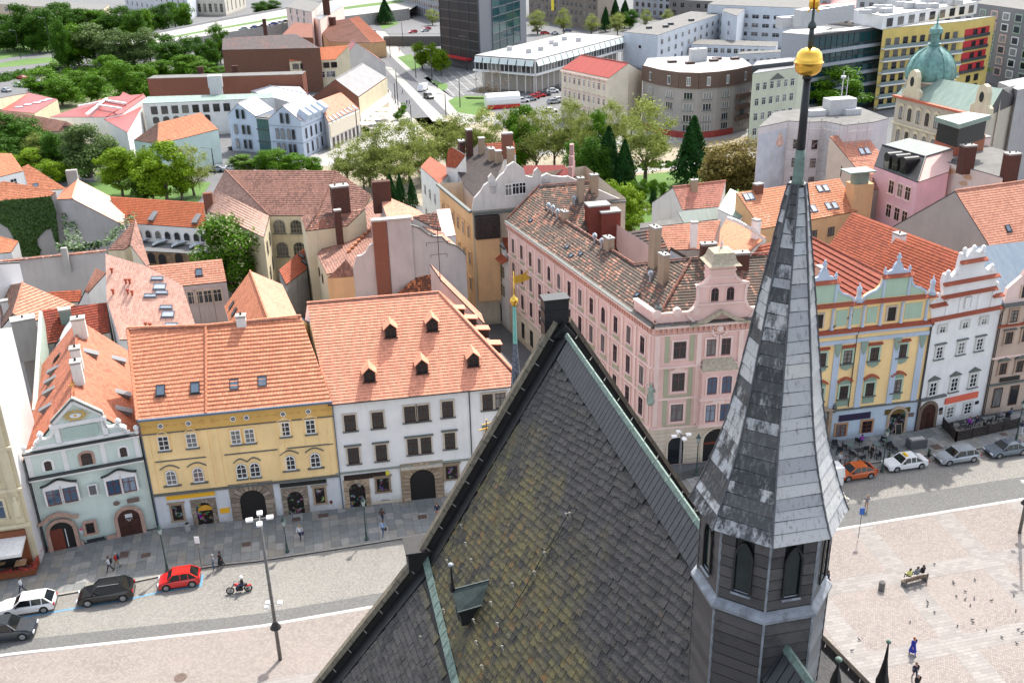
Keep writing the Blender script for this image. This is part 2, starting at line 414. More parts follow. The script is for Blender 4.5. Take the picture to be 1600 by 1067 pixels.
for i,(s,p,a,b)in enumerate(flags):
 g=.025;o=W(s+g/2,p+g/2,.07);h=.05+rnd.uniform(0,.008)
 m=Matrix.Translation(o)@ax@Matrix.Diagonal((a-g,b-g,h,1))
 if i in near:link('flagstone',fl_me,pavement,m)
 else:fs.box(0,1,0,1,0,1,fr=m)
fs.obj('flagstones_further_off',M_flag,pavement,kind='stuff')
def pxline(name,pts,wd,mat,z=.014,**k):
 mb=MB();q=[P(x,y,z)for x,y in pts]
 for a,b in zip(q,q[1:]):
  t=V((-(b-a).y,(b-a).x,0)).normalized()*wd/2;mb.quad(a-t,b-t,b+t,a+t)
 return mb.obj(name,mat,kind='structure',**k)
pxline('parking_line_marking',[(0,968),(40,963),(140,946),(200,936),(255,923),(313,915)],.2,M_blue)
pxline('parking_line_marking',[(313,916),(317,897)],.2,M_blue,.018)
M_cover=plain('rusty_cover',(.10,.065,.05),.7,var=.3)
for(x,y,a,b,z)in[(194,866,.7,.9,.13),(228,867,.75,.55,.13),(385,850,.7,.6,.13),(463,811,.7,.6,.13),(505,805,.9,.6,.13),(660,807,.8,.6,.13),(1463,804-0,.1,.1,.13),(1495,678,.9,.7,.13),(1568,678,.7,.5,.13),(1463,698,1.0,.9,.13)]:
 if a<.2:continue
 c=P(x,y,z);mb=MB();mb.box(-a/2,a/2,-b/2,b/2,0,.012,fr=Matrix.Translation(c)@ax)
 mb.box(-a/2-.05,a/2+.05,-b/2-.05,b/2+.05,-.01,.008,fr=Matrix.Translation(c)@ax);mb.obj('drain_cover',M_cover,kind='structure')
c=P(282,1058,.01);mb=MB();mb.lathe(c,[(.5,0),(.5,.02),(.45,.025)],20);mb.obj('manhole_cover',M_cover,kind='structure')
# the church: nave roof, gable, turret
A0=V((2.188,38.963,0));RZ,KZ,KS,EZ,ES=38.5,27.7,6.55,14.8,17.2
def C(s,a,z):return A0+S_*s+P_*a+Z_*z
M_stone=plain('dark_sandstone',(.075,.058,.04),.9,var=.35,scale=2,dark=(.02,.018,.015))
M_stone_l=plain('pale_coping',(.16,.135,.095),.9,var=.35,scale=5,dark=(.04,.035,.03))
M_black=plain('blackened_metal',(.012,.012,.013),.45,var=.4)
M_blackst=plain('blackened_stone',(.014,.012,.011),.7,var=.4)
M_copper=plain('green_copper',(.13,.185,.155),.6,var=.35,scale=7,dark=(.07,.075,.06))
M_copperd=plain('dark_copper',(.035,.052,.046),.5,var=.35,scale=5,dark=(.01,.012,.012))
M_gold=plain('gilded_metal',(.9,.52,.09),.28,1.0,var=.12,scale=6)
M_wallst=blocks('church_ashlar',(.22,.17,.12),(.15,.12,.09),.9,.45,(.08,.07,.06),.02)
def slatemat():
 m,n,l,b=newmat('roof_slate');oi=n.new('ShaderNodeObjectInfo');g=n.new('ShaderNodeNewGeometry');p=g.outputs['Position']
 r=math_(n,l,'FRACT',math_(n,l,'ADD',math_(n,l,'MULTIPLY',oi.outputs['Random'],7.13),g.outputs['Random Per Island']))
 grey=ramp(n,l,r,[(0,(.016,.016,.018)),(.2,(.028,.026,.026)),(.5,(.037,.035,.036)),(.8,(.048,.045,.044)),(1,(.034,.03,.028))])
 oli=ramp(n,l,r,[(0,(.02,.019,.017)),(.2,(.04,.037,.028)),(.45,(.10,.088,.033)),(.62,(.05,.042,.032)),(.85,(.08,.072,.03)),(.94,(.12,.066,.022)),(1,(.09,.085,.05))])
 pn=noise(n,l,p,.9,5,.7);oli=mixc(n,l,rng(n,l,pn,.45,.7,0,.7),oli,(.13,.11,.034));gr2=noise(n,l,mapv(n,l,p,(1,1,1)),1.4,5,.7);grey=mixc(n,l,rng(n,l,gr2,.5,.75,0,.6),grey,(.05,.046,.036))
 z=n.new('ShaderNodeSeparateXYZ');l.new(p,z.inputs[0])
 big=noise(n,l,mapv(n,l,p,(.5,.5,.9)),.55,4,.6)
 hgt=rng(n,l,z.outputs[2],37,31.5,-.28,.22)
 k=rng(n,l,math_(n,l,'ADD',big,hgt),.38,.6,0,1)
 low=rng(n,l,z.outputs[2],27.2,27.6,0,1);k=math_(n,l,'MULTIPLY',k,low)
 c=mixc(n,l,k,grey,oli)
 st=noise(n,l,mapv(n,l,p,(3,3,3)),5,6,.8)
 c=mixc(n,l,rng(n,l,st,.55,.72,0,.75),c,(.02,.019,.016))
 sp=noise(n,l,p,16,4,.7);c=mixc(n,l,math_(n,l,'MULTIPLY',rng(n,l,sp,.64,.74,0,.8),k),c,(.2,.19,.13))
 ds=noise(n,l,mapv(n,l,p,(1.1,1.1,.5)),1.1,6,.75);c=mixc(n,l,rng(n,l,ds,.52,.68,0,.65),c,(.014,.013,.012));ls=noise(n,l,mapv(n,l,p,(9,9,2.2)),1,4,.8);c=mixc(n,l,rng(n,l,ls,.58,.7,0,.45),c,(.13,.12,.095))
 l.new(c,b.inputs['Base Color']);b.inputs['Roughness'].default_value=.55;b.inputs['Specular IOR Level'].default_value=.35
 h=math_(n,l,'ADD',noise(n,l,p,4,5,.7),math_(n,l,'MULTIPLY',sp,.4));bump(n,l,b,h,.55,.05);return m
M_slate=slatemat()
def leadmat():
 m,n,l,b=newmat('lead_plate');oi=n.new('ShaderNodeObjectInfo');g=n.new('ShaderNodeNewGeometry');p=g.outputs['Position']
 r=math_(n,l,'FRACT',math_(n,l,'ADD',math_(n,l,'MULTIPLY',oi.outputs['Random'],5.7),g.outputs['Random Per Island']))
 c=ramp(n,l,r,[(0,(.33,.335,.34)),(.3,(.50,.495,.475)),(.55,(.39,.395,.40)),(.8,(.56,.54,.50)),(1,(.46,.475,.49))])
 bl=ramp(n,l,r,[(0,(.01,.01,.011)),(.5,(.02,.02,.022)),(1,(.045,.045,.046))])
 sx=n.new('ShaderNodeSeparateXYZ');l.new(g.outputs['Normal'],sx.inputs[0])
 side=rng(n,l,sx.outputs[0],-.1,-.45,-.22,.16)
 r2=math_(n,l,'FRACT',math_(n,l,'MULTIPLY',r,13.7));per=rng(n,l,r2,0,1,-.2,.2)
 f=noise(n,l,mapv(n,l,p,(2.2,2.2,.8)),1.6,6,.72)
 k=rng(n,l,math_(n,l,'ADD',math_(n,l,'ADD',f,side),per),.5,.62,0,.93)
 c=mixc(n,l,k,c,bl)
 st=noise(n,l,mapv(n,l,p,(14,14,2.5)),1,4,.7)
 c=mixc(n,l,math_(n,l,'MULTIPLY',rng(n,l,st,.52,.66,0,.6),k),c,(.26,.26,.27))
 c=mixc(n,l,rng(n,l,st,.54,.74,0,.7),c,(.07,.06,.056))
 rs_=noise(n,l,p,2.2,5,.75);c=mixc(n,l,rng(n,l,rs_,.6,.72,0,.55),c,(.17,.12,.095))
 l.new(c,b.inputs['Base Color']);b.inputs['Roughness'].default_value=.5;b.inputs['Metallic'].default_value=.0;b.inputs['Specular IOR Level'].default_value=.45
 bump(n,l,b,noise(n,l,p,7,4),.25,.03);return m
M_lead=leadmat()
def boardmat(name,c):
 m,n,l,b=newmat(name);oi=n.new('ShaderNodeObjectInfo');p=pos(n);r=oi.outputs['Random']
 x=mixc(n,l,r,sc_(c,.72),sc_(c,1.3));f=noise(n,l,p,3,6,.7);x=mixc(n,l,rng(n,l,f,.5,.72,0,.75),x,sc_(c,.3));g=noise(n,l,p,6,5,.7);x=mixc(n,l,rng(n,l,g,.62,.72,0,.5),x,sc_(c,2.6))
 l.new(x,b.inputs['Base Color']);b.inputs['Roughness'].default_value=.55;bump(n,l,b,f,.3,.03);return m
M_board=boardmat('dark_zinc_board',(.07,.063,.062));M_boardl=boardmat('grey_zinc_board',(.15,.16,.17))
M_lead_l=plain('pale_lead_flashing',(.22,.235,.255),.5,var=.35,scale=4,dark=(.08,.075,.075))
M_dglass=plain('dark_green_glass',(.006,.016,.017),.15,var=.5,scale=3)
church=thing('church',C(0,-16,0),'large dark slate church roof with stone gable parapet in front of the square','church')
b=MB();NEAR=-33
for sg in(-1,1):
 b.quad(C(sg*(ES-.6),0,0),C(sg*(ES-.6),NEAR,0),C(sg*(ES-.6),NEAR,EZ+.5),C(sg*(ES-.6),0,EZ+.5))
b.poly(*[C(s,0,z)for s,z in((-ES+.6,0),(ES-.6,0),(ES-.6,EZ+.6),(KS,KZ),(0,RZ),(-KS,KZ),(-ES+.6,EZ+.6))])
b.poly(*[C(s,NEAR,z)for s,z in((-ES+.6,0),(-ES+.6,EZ+.6),(-KS,KZ),(0,RZ-.05),(KS,KZ),(ES-.6,EZ+.6),(ES-.6,0))])
b.obj('wall',M_wallst,church)
M_under=plain('roof_boarding',(.02,.018,.016),.8)
r=MB()
for sg in(-1,1):
 for(s0,z0,s1,z1)in((0,RZ,KS,KZ),(KS,KZ,ES,EZ)):
  q=[C(sg*s0,-.05,z0),C(sg*s0,NEAR,z0),C(sg*s1,NEAR,z1),C(sg*s1,-.05,z1)]
  if sg>0:q=q[::-1]
  r.prism(q,(q[0]-q[1]).cross(q[2]-q[1]).normalized()*.2 if False else Z_*-.2)
roof=r.obj('roof',M_under,church)
def slope(sg,s0,z0,s1,z1):
 o=C(sg*s0,0,z0);dn=(C(sg*s1,0,z1)-o);L=dn.length;dn.normalize()
 x=P_*(1 if sg<0 else-1)
 return o,dn,L
slate_me=[]
rs=random.Random(11)
for k in range(8):
 mb=MB();x0,x1=.0,1.0;z0,z1=0,1
 sk=rs.uniform(-.06,.10);cut=rs.choice([0,.12,.2,.3])
 bot=[(x0+sk,-0.14),(x1+sk-cut*.4,-.14+rs.uniform(-.03,.03)),(x1+sk,-.14+cut*.5)]
 pts=[(x0,1.05),(x0+sk,-.14+rs.uniform(-.03,.03))]+bot[1:]+[(x1,1.05)]
 lift=lambda yy:.05*(1-max(yy,0)*.7)
 top=[(x,lift(y),y)for x,y in pts];kk=len(top)
 mb.poly(*[(x,-h,y)for x,h,y in top])
 for i in range(kk):
  j=(i+1)%kk;a,c2=top[i],top[j]
  mb.quad((a[0],-a[1],a[2]),(a[0],.0,a[2]),(c2[0],.0,c2[2]),(c2[0],-c2[1],c2[2]))
 slate_me.append(mb.mesh('slate',M_slate))
def pieces(o,right,up,ang,a0,a1,b0,b1,exp_,wid,keep):
 "yield matrices for slates: courses at angle ang on the plane; keep(a,b) filters; local x right, z up"
 c=(right*math.cos(ang)+up*math.sin(ang));v=(-right*math.sin(ang)+up*math.cos(ang));nrm=c.cross(v)
 diag=abs(a1-a0)+abs(b1-b0);out=[]
 k0=int(-diag/exp_)-2;k1=int(diag/exp_)+2
 for k in range(k0,k1):
  t=-diag-2+rs.uniform(0,wid)
  while t<diag+2:
   wd=wid*rs.uniform(.7,1.35);q=c*(t+wd/2)+v*((k+.5)*exp_);a,b_=q.dot(right),q.dot(up)
   if keep(a,b_):
    pp=o+c*t+v*(k*exp_)+v*rs.uniform(-.03,.03)+nrm*rs.uniform(0,.018);c_,v_=c,v;tw=rs.gauss(0,.022);c,v=(c_+v_*tw).normalized(),(v_-c_*tw).normalized()
    m=Matrix(((c.x*wd,-nrm.x,v.x*exp_,pp.x),(c.y*wd,-nrm.y,v.y*exp_,pp.y),(c.z*wd,-nrm.z,v.z*exp_,pp.z),(0,0,0,1)))
    out.append((m,pp+c*(wd/2)+v*(exp_/2)));c,v=c_,v_
   t+=wd
 return out
allsl=[]
o,dn,L1=slope(-1,0,RZ,KS,KZ)
right=-P_;
def mkslope(sg,s0,z0,s1,z1,ang,exp_,wid,bmin,bmax,amin=-.9):
 o,dn,L=slope(sg,s0,z0,s1,z1);up=-dn;right=-P_ if sg<0 else P_
 nrm=right.cross(up)
 if nrm.z<0:right=-right
 sgn=1 if right.dot(P_)>0 else-1
 return pieces(o,right,up,ang*(-sgn),0,33,0,L,exp_,wid,lambda a,b_:amin>a*sgn>NEAR+1 and-bmax<b_<-bmin)
allsl+=mkslope(-1,0,RZ,KS,KZ,R_(16),.28,.31,1.05,L1-.3)
allsl+=mkslope(-1,KS,KZ,ES,EZ,R_(8),.30,.36,.35,17)
allsl+=mkslope(1,KS,KZ,ES,EZ,R_(8),.34,.42,.3,17)
def hidden(p):
 x,y,z=proj(p);return not inview(p,6)
sc_sl=sorted(((hidden(p),(p-CAM).length,i)for i,(m,p)in enumerate(allsl)))
nearset={i for _,_,i in sc_sl[:290]}
big=MB();tri=[(list(np.array([v.co for v in me.vertices])),[tuple(f.vertices)for f in me.polygons])for me in slate_me]
for i,(m,p)in enumerate(allsl):
 k=rs.randrange(8)
 if i in nearset:link('slate',slate_me[k],roof,m)
 else:
  if not inview(p,150):continue
  vs,fsx=tri[k];n0=len(big.v)
  big.v+=[tuple(m@V(v))for v in vs];big.f+=[tuple(n0+j for j in f)for f in fsx];big.mi+=[0]*len(fsx)
big.obj('slates_further_off',M_slate,roof,kind='stuff')
o,dn,L1=slope(-1,0,RZ,KS,KZ);nrm=(-P_).cross(-dn);nrm=nrm if nrm.z>0 else-nrm
mb=MB();a=-1.0
while a>NEAR:
 p0=o+P_*a+nrm*.04;q0=p0+dn*1.02+nrm*.035+P_*(-.12)
 mb.quad(p0,p0-P_*.27,q0-P_*.27,q0);mb.quad(q0,q0-P_*.27,q0-P_*.27-nrm*.05,q0-nrm*.05);mb.quad(p0,q0,q0-nrm*.06,p0-nrm*.06);a-=.3
mb.obj('ridge_border_slates',plain('border_slate',(.034,.036,.04),.5,var=.25),roof,kind='stuff')
mb=MB();mb.prism([C(-.02,-.6,RZ+.1),C(.06,-.6,RZ+.06),C(.08,-.6,RZ-.1),C(-.1,-.6,RZ-.13),C(-.1,-.6,RZ-.05)],P_*(NEAR+1))
for k in range(24):mb.bar(C(-.12,-1.0-k*1.15,RZ-.06),C(.04,-1.0-k*1.15,RZ+.1),.05,.04)
mb.obj('ridge_flashing',M_copper,roof)
for sg in(-1,1):
 mb=MB();a=-.1
 while a>NEAR:
  q=[C(sg*(KS-.16),a,KZ+.36),C(sg*(KS-.16),a-.62,KZ+.36),C(sg*(KS+.1),a-.62,KZ-.0),C(sg*(KS+.1),a,KZ+.0)]
  mb.prism(q,Z_*.06);mb.bar(q[0]+Z_*.05,q[3]+Z_*.05,.04,.05);a-=.64
 mb.obj('copper_flashing',M_copper,roof)
for sg in(-1,1):
 segs=[((0,RZ),(KS,KZ)),((KS,KZ),(ES,EZ))]
 for gi,((s0,z0),(s1,z1))in enumerate(segs):
  o=C(sg*s0,0,z0);e=C(sg*s1,0,z1);d=(e-o).normalized();up=d.cross(P_)
  if up.z<0:up=-up
  L=(e-o).length;mb=MB()
  mb.prism([o-up*.5,e-up*.5,e+up*.38,o+up*.38],P_*.42);mb.obj('parapet',M_blackst,church)
  t=-.15 if gi==0 else .2
  while t<L:
   ln=min(1.25,L-t+.1);mb=MB()
   q=[o+d*t+up*.38-P_*.07,o+d*t+up*.38+P_*.5,o+d*t+up*.56+P_*.35,o+d*t+up*.56+P_*.05]
   mb.prism(q,d*(ln-.03));mb.obj('coping_stone',M_stone_l if(sg<0)else M_stone,church);t+=ln  # paler coping colour on the left rake, darker on the right
  t=.6
  mb=MB()
  while t<L:mb.bar(o+d*t+up*.36-P_*.05,o+d*t+up*.2-P_*.2,.04,.03);t+=1.25
  mb.obj('coping_clamps',plain('iron_clamp',(.2,.19,.17),.6),church,kind='stuff')
  mb=MB();mb.prism([o+up*.02-P_*.02,o+up*.02-P_*.85,o+up*.09-P_*.95,o-up*.1-P_*.95,o-up*.1-P_*.02],d*L);mb.obj('gutter',M_black,church)
 mb=MB();mb.box(sg*KS-.75,sg*KS+.3,-.1,1.1,KZ-1.6,KZ+.65,fr=Matrix.Translation(A0)@ax)
 mb.box(sg*KS-.85,sg*KS+.4,-.18,1.2,KZ+.65,KZ+.75,fr=Matrix.Translation(A0)@ax);mb.obj('shoulder_block',M_blackst,church)
mb=MB();F_=Matrix.Translation(A0)@ax
mb.box(-.78,.28,0.1,.8,RZ-.4,RZ+1.35,fr=F_)
for z in(RZ+.25,RZ+.8,RZ+1.3):mb.box(-.82,.32,.06,.84,z,z+.07,fr=F_)
mb.obj('gable_block',M_black,church)
mb=MB();mb.prism([C(-.45,-.35,RZ-.2),C(.0,-.35,RZ+.35),C(.45,-.35,RZ-.2)],P_*.4);mb.obj('gable_cap',M_black,church)
def onF(px,py,off=.05):
 pl=Pl(C(0,0,RZ),-P_,-(C(-KS,0,KZ)-C(0,0,RZ)).normalized());u,v=pl.hit(px,py);return pl.pt(u,v,off if pl.n.z>0 else-off)
mb=MB();w_=[onF(*q,.13)for q in((898,793),(873,838),(857,862),(826,918),(800,962))];mb.tube(w_,.02,5);mb.obj('lightning_wire',M_black,roof)
hook=MB();hook.bar((0,-.06,0),(0,-.2,.1),.06,.03);hook.bar((0,-.2,.1),(0,-.2,.16),.09,.03);hook_me=hook.mesh('snow_hook',plain('zinc_hook',(.4,.38,.33),.5))
plF=Pl(C(0,0,RZ),-P_,-(C(-KS,0,KZ)-C(0,0,RZ)).normalized())
for q in[(725,826),(732,854),(741,880),(703,881),(710,907),(717,935),(772,947),(782,980),(745,974),(749,1008),(790,1016),(758,1046),(840,900),(856,870),(890,810),(895,809),(806,918),(698,958),(662,1000)]:
 u,v=plF.hit(*q);link('snow_hook',hook_me,roof,plF.m(u,v,.03))
def louvre(label,px,py,sz=1.0,fin=True,pl=plF):
 u,v=pl.hit(px,py);c=pl.pt(u,v,0);f=V((pl.n.x,pl.n.y,0)).normalized();sd=f.cross(Z_)
 t=thing('louvre_dormer',c,label,'roof vent');M4=Matrix(((sd.x,-f.x,0,c.x),(sd.y,-f.y,0,c.y),(0,0,1,c.z),(0,0,0,1)))
 mb=MB();w2,h,dpt=.42*sz,.75*sz,1.0*sz
 mb.prism([M4@V(q)for q in((-w2,-dpt*.55,-.45*sz),(w2,-dpt*.55,-.45*sz),(w2*.9,-dpt*.55,h*.55),(-w2*.9,-dpt*.55,h*.55))],(M4.to_3x3()@V((0,dpt*1.2,.0))));mb.obj('cheek',M_black,t)
 mb=MB();a=M4@V((0,-dpt*.75,h*1.05));bb=M4@V((0,dpt*.75,h*1.3))
 for sg in(-1,1):
  e0=M4@V((sg*w2*1.35,-dpt*.68,h*.35));e1=M4@V((sg*w2*1.1,dpt*.55,h*.5));q=[a,bb,e1,e0]
  mb.prism(q if sg>0 else q[::-1],Z_*-.05);mb.bar(e0,e1,.05,.05);
 mb.bar(a,bb,.06,.06);mb.obj('hood',M_copperd,t)
 mb=MB();mb.quad(*[M4@V(q)for q in((-w2*1.0,-dpt*.6,-.3*sz),(w2*1.0,-dpt*.6,-.3*sz),(w2*1.0,-dpt*.6,h*.4),(0,-dpt*.6,h*.95),(-w2*1.0,-dpt*.6,h*.4))])
 for k in range(4):mb.bar(M4@V((-w2,-dpt*.63,-.2*sz+k*.2*sz)),M4@V((w2,-dpt*.63,-.2*sz+k*.2*sz)),.05,.03)
 mb.obj('louvre',M_black,t)
 if fin:
  mb=MB();mb.lathe(a,[(.09*sz,-.05),(.10*sz,.1),(.05*sz,.35*sz),(.035*sz,.85*sz),(.03,.95*sz)],8);mb.obj('finial',M_black,t)
  mb=MB();mb.lathe(a+Z_*.95*sz,[(.03,0),(.10,.03),(.12,.08),(.09,.14),(.02,.16)],10);mb.obj('finial_ball',M_lead_l,t,smooth=True)
louvre('small copper hooded louvre with spike finial on the stained slate slope',742,945,1.15)
# octagonal ridge turret with its concave spire
Tc=V((6.09,20.47,0));TC=20.6
turret=thing('ridge_turret',(Tc.x,Tc.y,30),'tall octagonal lead clad spire turret with gilded ball at its tip','spire')
def ov(r,z,k,ph=R_(12+90-22.5)):
 t=ph+math.pi/4*k;return V((Tc.x+r*math.cos(t),Tc.y+r*math.sin(t),z))
PROF=[(41.62,1.86),(41.9,1.74),(42.2,1.62),(42.5,1.51),(42.8,1.42),(43.1,1.31),(43.5,1.2),(43.9,1.1),(44.4,1.0),(44.9,.91),(45.5,.82),(46.2,.71),(46.9,.6),(47.6,.49),(48.3,.375),(49.0,.27),(49.55,.17)]
def rad(z):
 for(a,b_),(c,d)in zip(PROF,PROF[1:]):
  if z<=c:return b_+(d-b_)*max(0,z-a)/(c-a)
 return PROF[-1][1]
rt=random.Random(5)
core=MB()
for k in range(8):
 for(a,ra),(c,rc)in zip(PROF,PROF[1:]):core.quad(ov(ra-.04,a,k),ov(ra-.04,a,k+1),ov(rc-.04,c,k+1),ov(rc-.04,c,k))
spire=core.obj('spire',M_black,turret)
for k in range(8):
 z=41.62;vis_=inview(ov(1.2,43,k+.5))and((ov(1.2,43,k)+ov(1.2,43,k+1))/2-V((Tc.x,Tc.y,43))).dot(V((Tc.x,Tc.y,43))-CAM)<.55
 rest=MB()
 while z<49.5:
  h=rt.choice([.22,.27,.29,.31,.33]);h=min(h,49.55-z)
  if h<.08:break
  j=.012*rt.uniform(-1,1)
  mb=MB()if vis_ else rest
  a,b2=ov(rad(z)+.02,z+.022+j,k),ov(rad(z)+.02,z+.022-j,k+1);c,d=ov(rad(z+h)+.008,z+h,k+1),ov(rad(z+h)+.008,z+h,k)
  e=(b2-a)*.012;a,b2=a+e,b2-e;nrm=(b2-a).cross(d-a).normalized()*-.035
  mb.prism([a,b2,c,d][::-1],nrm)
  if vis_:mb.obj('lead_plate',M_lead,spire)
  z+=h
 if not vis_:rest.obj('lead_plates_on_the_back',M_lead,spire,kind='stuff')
hip=MB()
for k in range(8):
 for(a,ra),(c,rc)in zip(PROF,PROF[1:]):hip.bar(ov(ra+.03,a,k),ov(rc+.02,c,k),.035,.035)
hip.obj('hip_roll',plain('lead_roll',(.09,.09,.095),.5,var=.3),spire)
RB,RU,ZB=1.63,1.56,39.5
body=MB()
for k in range(8):
 body.quad(ov(RB-.05,32,k),ov(RB-.05,32,k+1),ov(RB-.05,ZB,k+1),ov(RB-.05,ZB,k));body.quad(ov(RU-.05,ZB,k),ov(RU-.05,ZB,k+1),ov(RU-.05,41.7,k+1),ov(RU-.05,41.7,k))
drum=body.obj('drum',M_black,turret)
def facep(r,k):a,b2=ov(r,0,k),ov(r,0,k+1);return Pl(a,b2-a,Z_),(b2-a).length
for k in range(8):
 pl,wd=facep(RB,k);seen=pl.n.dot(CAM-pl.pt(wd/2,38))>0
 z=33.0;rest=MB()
 lm=M_boardl if pl.n.x>.25 else M_board  # paler boards on the faces turned right, darker ones on the rest
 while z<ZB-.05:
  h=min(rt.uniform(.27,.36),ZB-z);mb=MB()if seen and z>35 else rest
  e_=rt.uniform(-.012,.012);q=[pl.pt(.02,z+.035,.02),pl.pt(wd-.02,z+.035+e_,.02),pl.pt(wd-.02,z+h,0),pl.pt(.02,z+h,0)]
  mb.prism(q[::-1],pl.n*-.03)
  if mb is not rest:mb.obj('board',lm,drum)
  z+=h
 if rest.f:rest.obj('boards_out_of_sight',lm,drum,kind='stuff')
 pl,wd=facep(RU,k);z=ZB+.12;hw=.21;zt0,zt1=39.95,41.2;rest=MB()
 while z<41.5:
  h=rt.uniform(.27,.36);z1=min(z+h,41.62)
  for x0,x1 in((.02,wd/2-hw-.02),(wd/2+hw+.02,wd-.02))if z1>zt0 and z<zt1+.1 else((.02,wd-.02),):
   mb=MB()if seen else rest
   q=[pl.pt(x0,z+.035,.02),pl.pt(x1,z+.035,.02),pl.pt(x1,z1,0),pl.pt(x0,z1,0)];mb.prism(q[::-1],pl.n*-.03)
   if seen:mb.obj('board',lm,drum)
  z=z1
 if rest.f:rest.obj('boards_out_of_sight',lm,drum,kind='stuff')
 arch=[(-hw,zt0),(hw,zt0),(hw,zt1-.2),(hw*.72,zt1-.02),(hw*.35,zt1+.12),(0,zt1+.18),(-hw*.35,zt1+.12),(-hw*.72,zt1-.02),(-hw,zt1-.2)]
 mb=MB();q=[pl.pt(wd/2+x,z,.05)for x,z in arch]
 for i in range(len(q)):
  j=(i+1)%len(q);c=pl.pt(wd/2,(zt0+zt1)/2,.05);mb.bar(q[i],q[j],.05,.05,up=pl.n)
 wnd=mb.obj('lancet_window',M_black,drum)
 mb=MB();mb.poly(*[pl.pt(wd/2+x,z,.012)for x,z in arch]);mb.obj('pane',M_dglass,wnd)
 mb=MB();mb.prism([pl.pt(wd/2-hw-.03,zt0-.03,.12),pl.pt(wd/2+hw+.03,zt0-.03,.12),pl.pt(wd/2+hw+.03,zt0+.05,0),pl.pt(wd/2-hw-.03,zt0+.05,0)][::-1],pl.n*-.02);mb.obj('sill',M_lead_l,wnd)
 mb=MB();a,b2,c,d=ov(RB+.1,ZB-.06,k),ov(RB+.1,ZB-.06,k+1),ov(RU-.02,ZB+.1,k+1),ov(RU-.02,ZB+.1,k)
 mb.prism([a,b2,c,d][::-1],Z_*-.08);mb.obj('ledge',M_lead_l,turret)
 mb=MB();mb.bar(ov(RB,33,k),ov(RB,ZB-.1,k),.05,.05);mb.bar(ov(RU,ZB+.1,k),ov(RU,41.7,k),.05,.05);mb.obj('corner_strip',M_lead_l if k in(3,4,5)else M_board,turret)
mb=MB();mb.lathe((Tc.x,Tc.y,49.5),[(.15,0),(.12,.12),(.11,.5),(.105,.75)],10);mb.obj('copper_sleeve',M_copper,turret,smooth=True)
mb=MB();mb.lathe((Tc.x,Tc.y,49.9),[(.10,0),(.085,1.0),(.075,1.78)],10);mb.lathe((Tc.x,Tc.y,51.68),[(.1,0),(.1,.06),(.07,.08)],10);mb.obj('pole',M_black,turret,smooth=True)
mb=MB();prof=[(.08,0),(.17,.03),(.245,.1),(.265,.18),(.27,.25),(.295,.262),(.295,.275),(.27,.285),(.265,.34),(.235,.45),(.17,.52),(.06,.56)]
mb.lathe((Tc.x,Tc.y,51.74),prof,32);mb.obj('gilded_ball',M_gold,turret,smooth=True)
mb=MB();mb.lathe((Tc.x,Tc.y,52.28),[(.055,0),(.05,.3),(.045,.38)],10);mb.lathe((Tc.x,Tc.y,52.64),[(.04,0),(.09,.04),(.08,.1),(.03,.17),(.025,.5),(.02,1.4)],10);mb.obj('stem',M_copperd,turret,smooth=True)
mb=MB()
for k in range(4):
 t=k*math.pi/2+.4;c=V((Tc.x,Tc.y,53.08));d=V((math.cos(t),math.sin(t),0));mb.lathe(c+d*.07,[(.02,-.06),(.05,0),(.045,.12),(.02,.2)],8);mb.bar(c+d*.02,c+d*.14+Z_*-.1,.02,.02)
mb.obj('gilded_cluster',M_gold,turret,smooth=True)
gz=37.75;ga,gb=P(1222,1010,gz),P(1282,1092,gz);gd=(gb-ga).normalized();gs=gd.cross(Z_)
cap=thing('dormer_gable',ga,'small slate gable with pale green copper ridge at the foot of the turret','dormer')
for sg in(-1,1):
 mb=MB();k=0;dv=(gs*sg*.62-Z_*.78)
 while k<7:
  j=0
  while j<6:q=ga+gd*(k*.34)+dv*(j*.34+.1);mb.prism([q,q+gd*.33,q+gd*.33+dv*.36,q+dv*.36]if sg>0 else[q+dv*.36,q+gd*.33+dv*.36,q+gd*.33,q],(gd.cross(dv)*(-sg)).normalized()*.03);j+=1
  k+=1
 mb.obj('slates',M_slate if sg<0 else M_boardl,cap,kind='stuff')
mb=MB();mb.prism([ga+gs*.02+Z_*.16,ga+gs*.24-Z_*.12,ga-gs*.2-Z_*.12],gd*3);mb.obj('verge',M_copper,cap)
mb=MB();mb.bar(ga-gd*.05+Z_*.2,ga-gd*.05-gs*.95-Z_*1.1,.14,.2);mb.bar(ga-gd*.05+Z_*.2,ga-gd*.05+gs*.95-Z_*1.1,.14,.2);mb.obj('bargeboard',M_black,cap)
def spike(label,px,py,zb,h,r,ball,rgx,rgy):
 b_=P(px,py,zb);t=thing('dormer_finial',b_,label,'finial')
 mb=MB();mb.lathe(b_-Z_*.6,[(r*1.4,0),(r*1.5,.3),(r,.7),(r*.45,.6+h*.5),(.03,.6+h)],8);mb.obj('spike',M_black,t)
 mb=MB();mb.lathe(b_+Z_*h,[(.03,-.02),(ball,.04),(ball*1.1,.1),(ball*.6,.17),(.02,.2)],10);mb.obj('ball',M_copper,t,smooth=True)
 e=P(rgx,rgy,zb-.3);mb=MB();d=(e-b_).normalized();sd=d.cross(Z_)
 for sg in(-1,1):q=[b_-Z_*.3,e+d*1.5,e+d*1.5+sd*sg*1.2-Z_*1.3,b_+sd*sg*1.2-Z_*1.6];mb.prism(q if sg<0 else q[::-1],Z_*-.06)
 mb.obj('dormer_roof',M_copperd,t)
spike('short black spike with round green knob beside the turret foot',1307,1056,27.2,.75,.16,.13,1285,1075)
spike('tall thin black spire finial at the lower edge of the church roof',1380,1056,24.8,1.75,.2,.1,1330,1068)
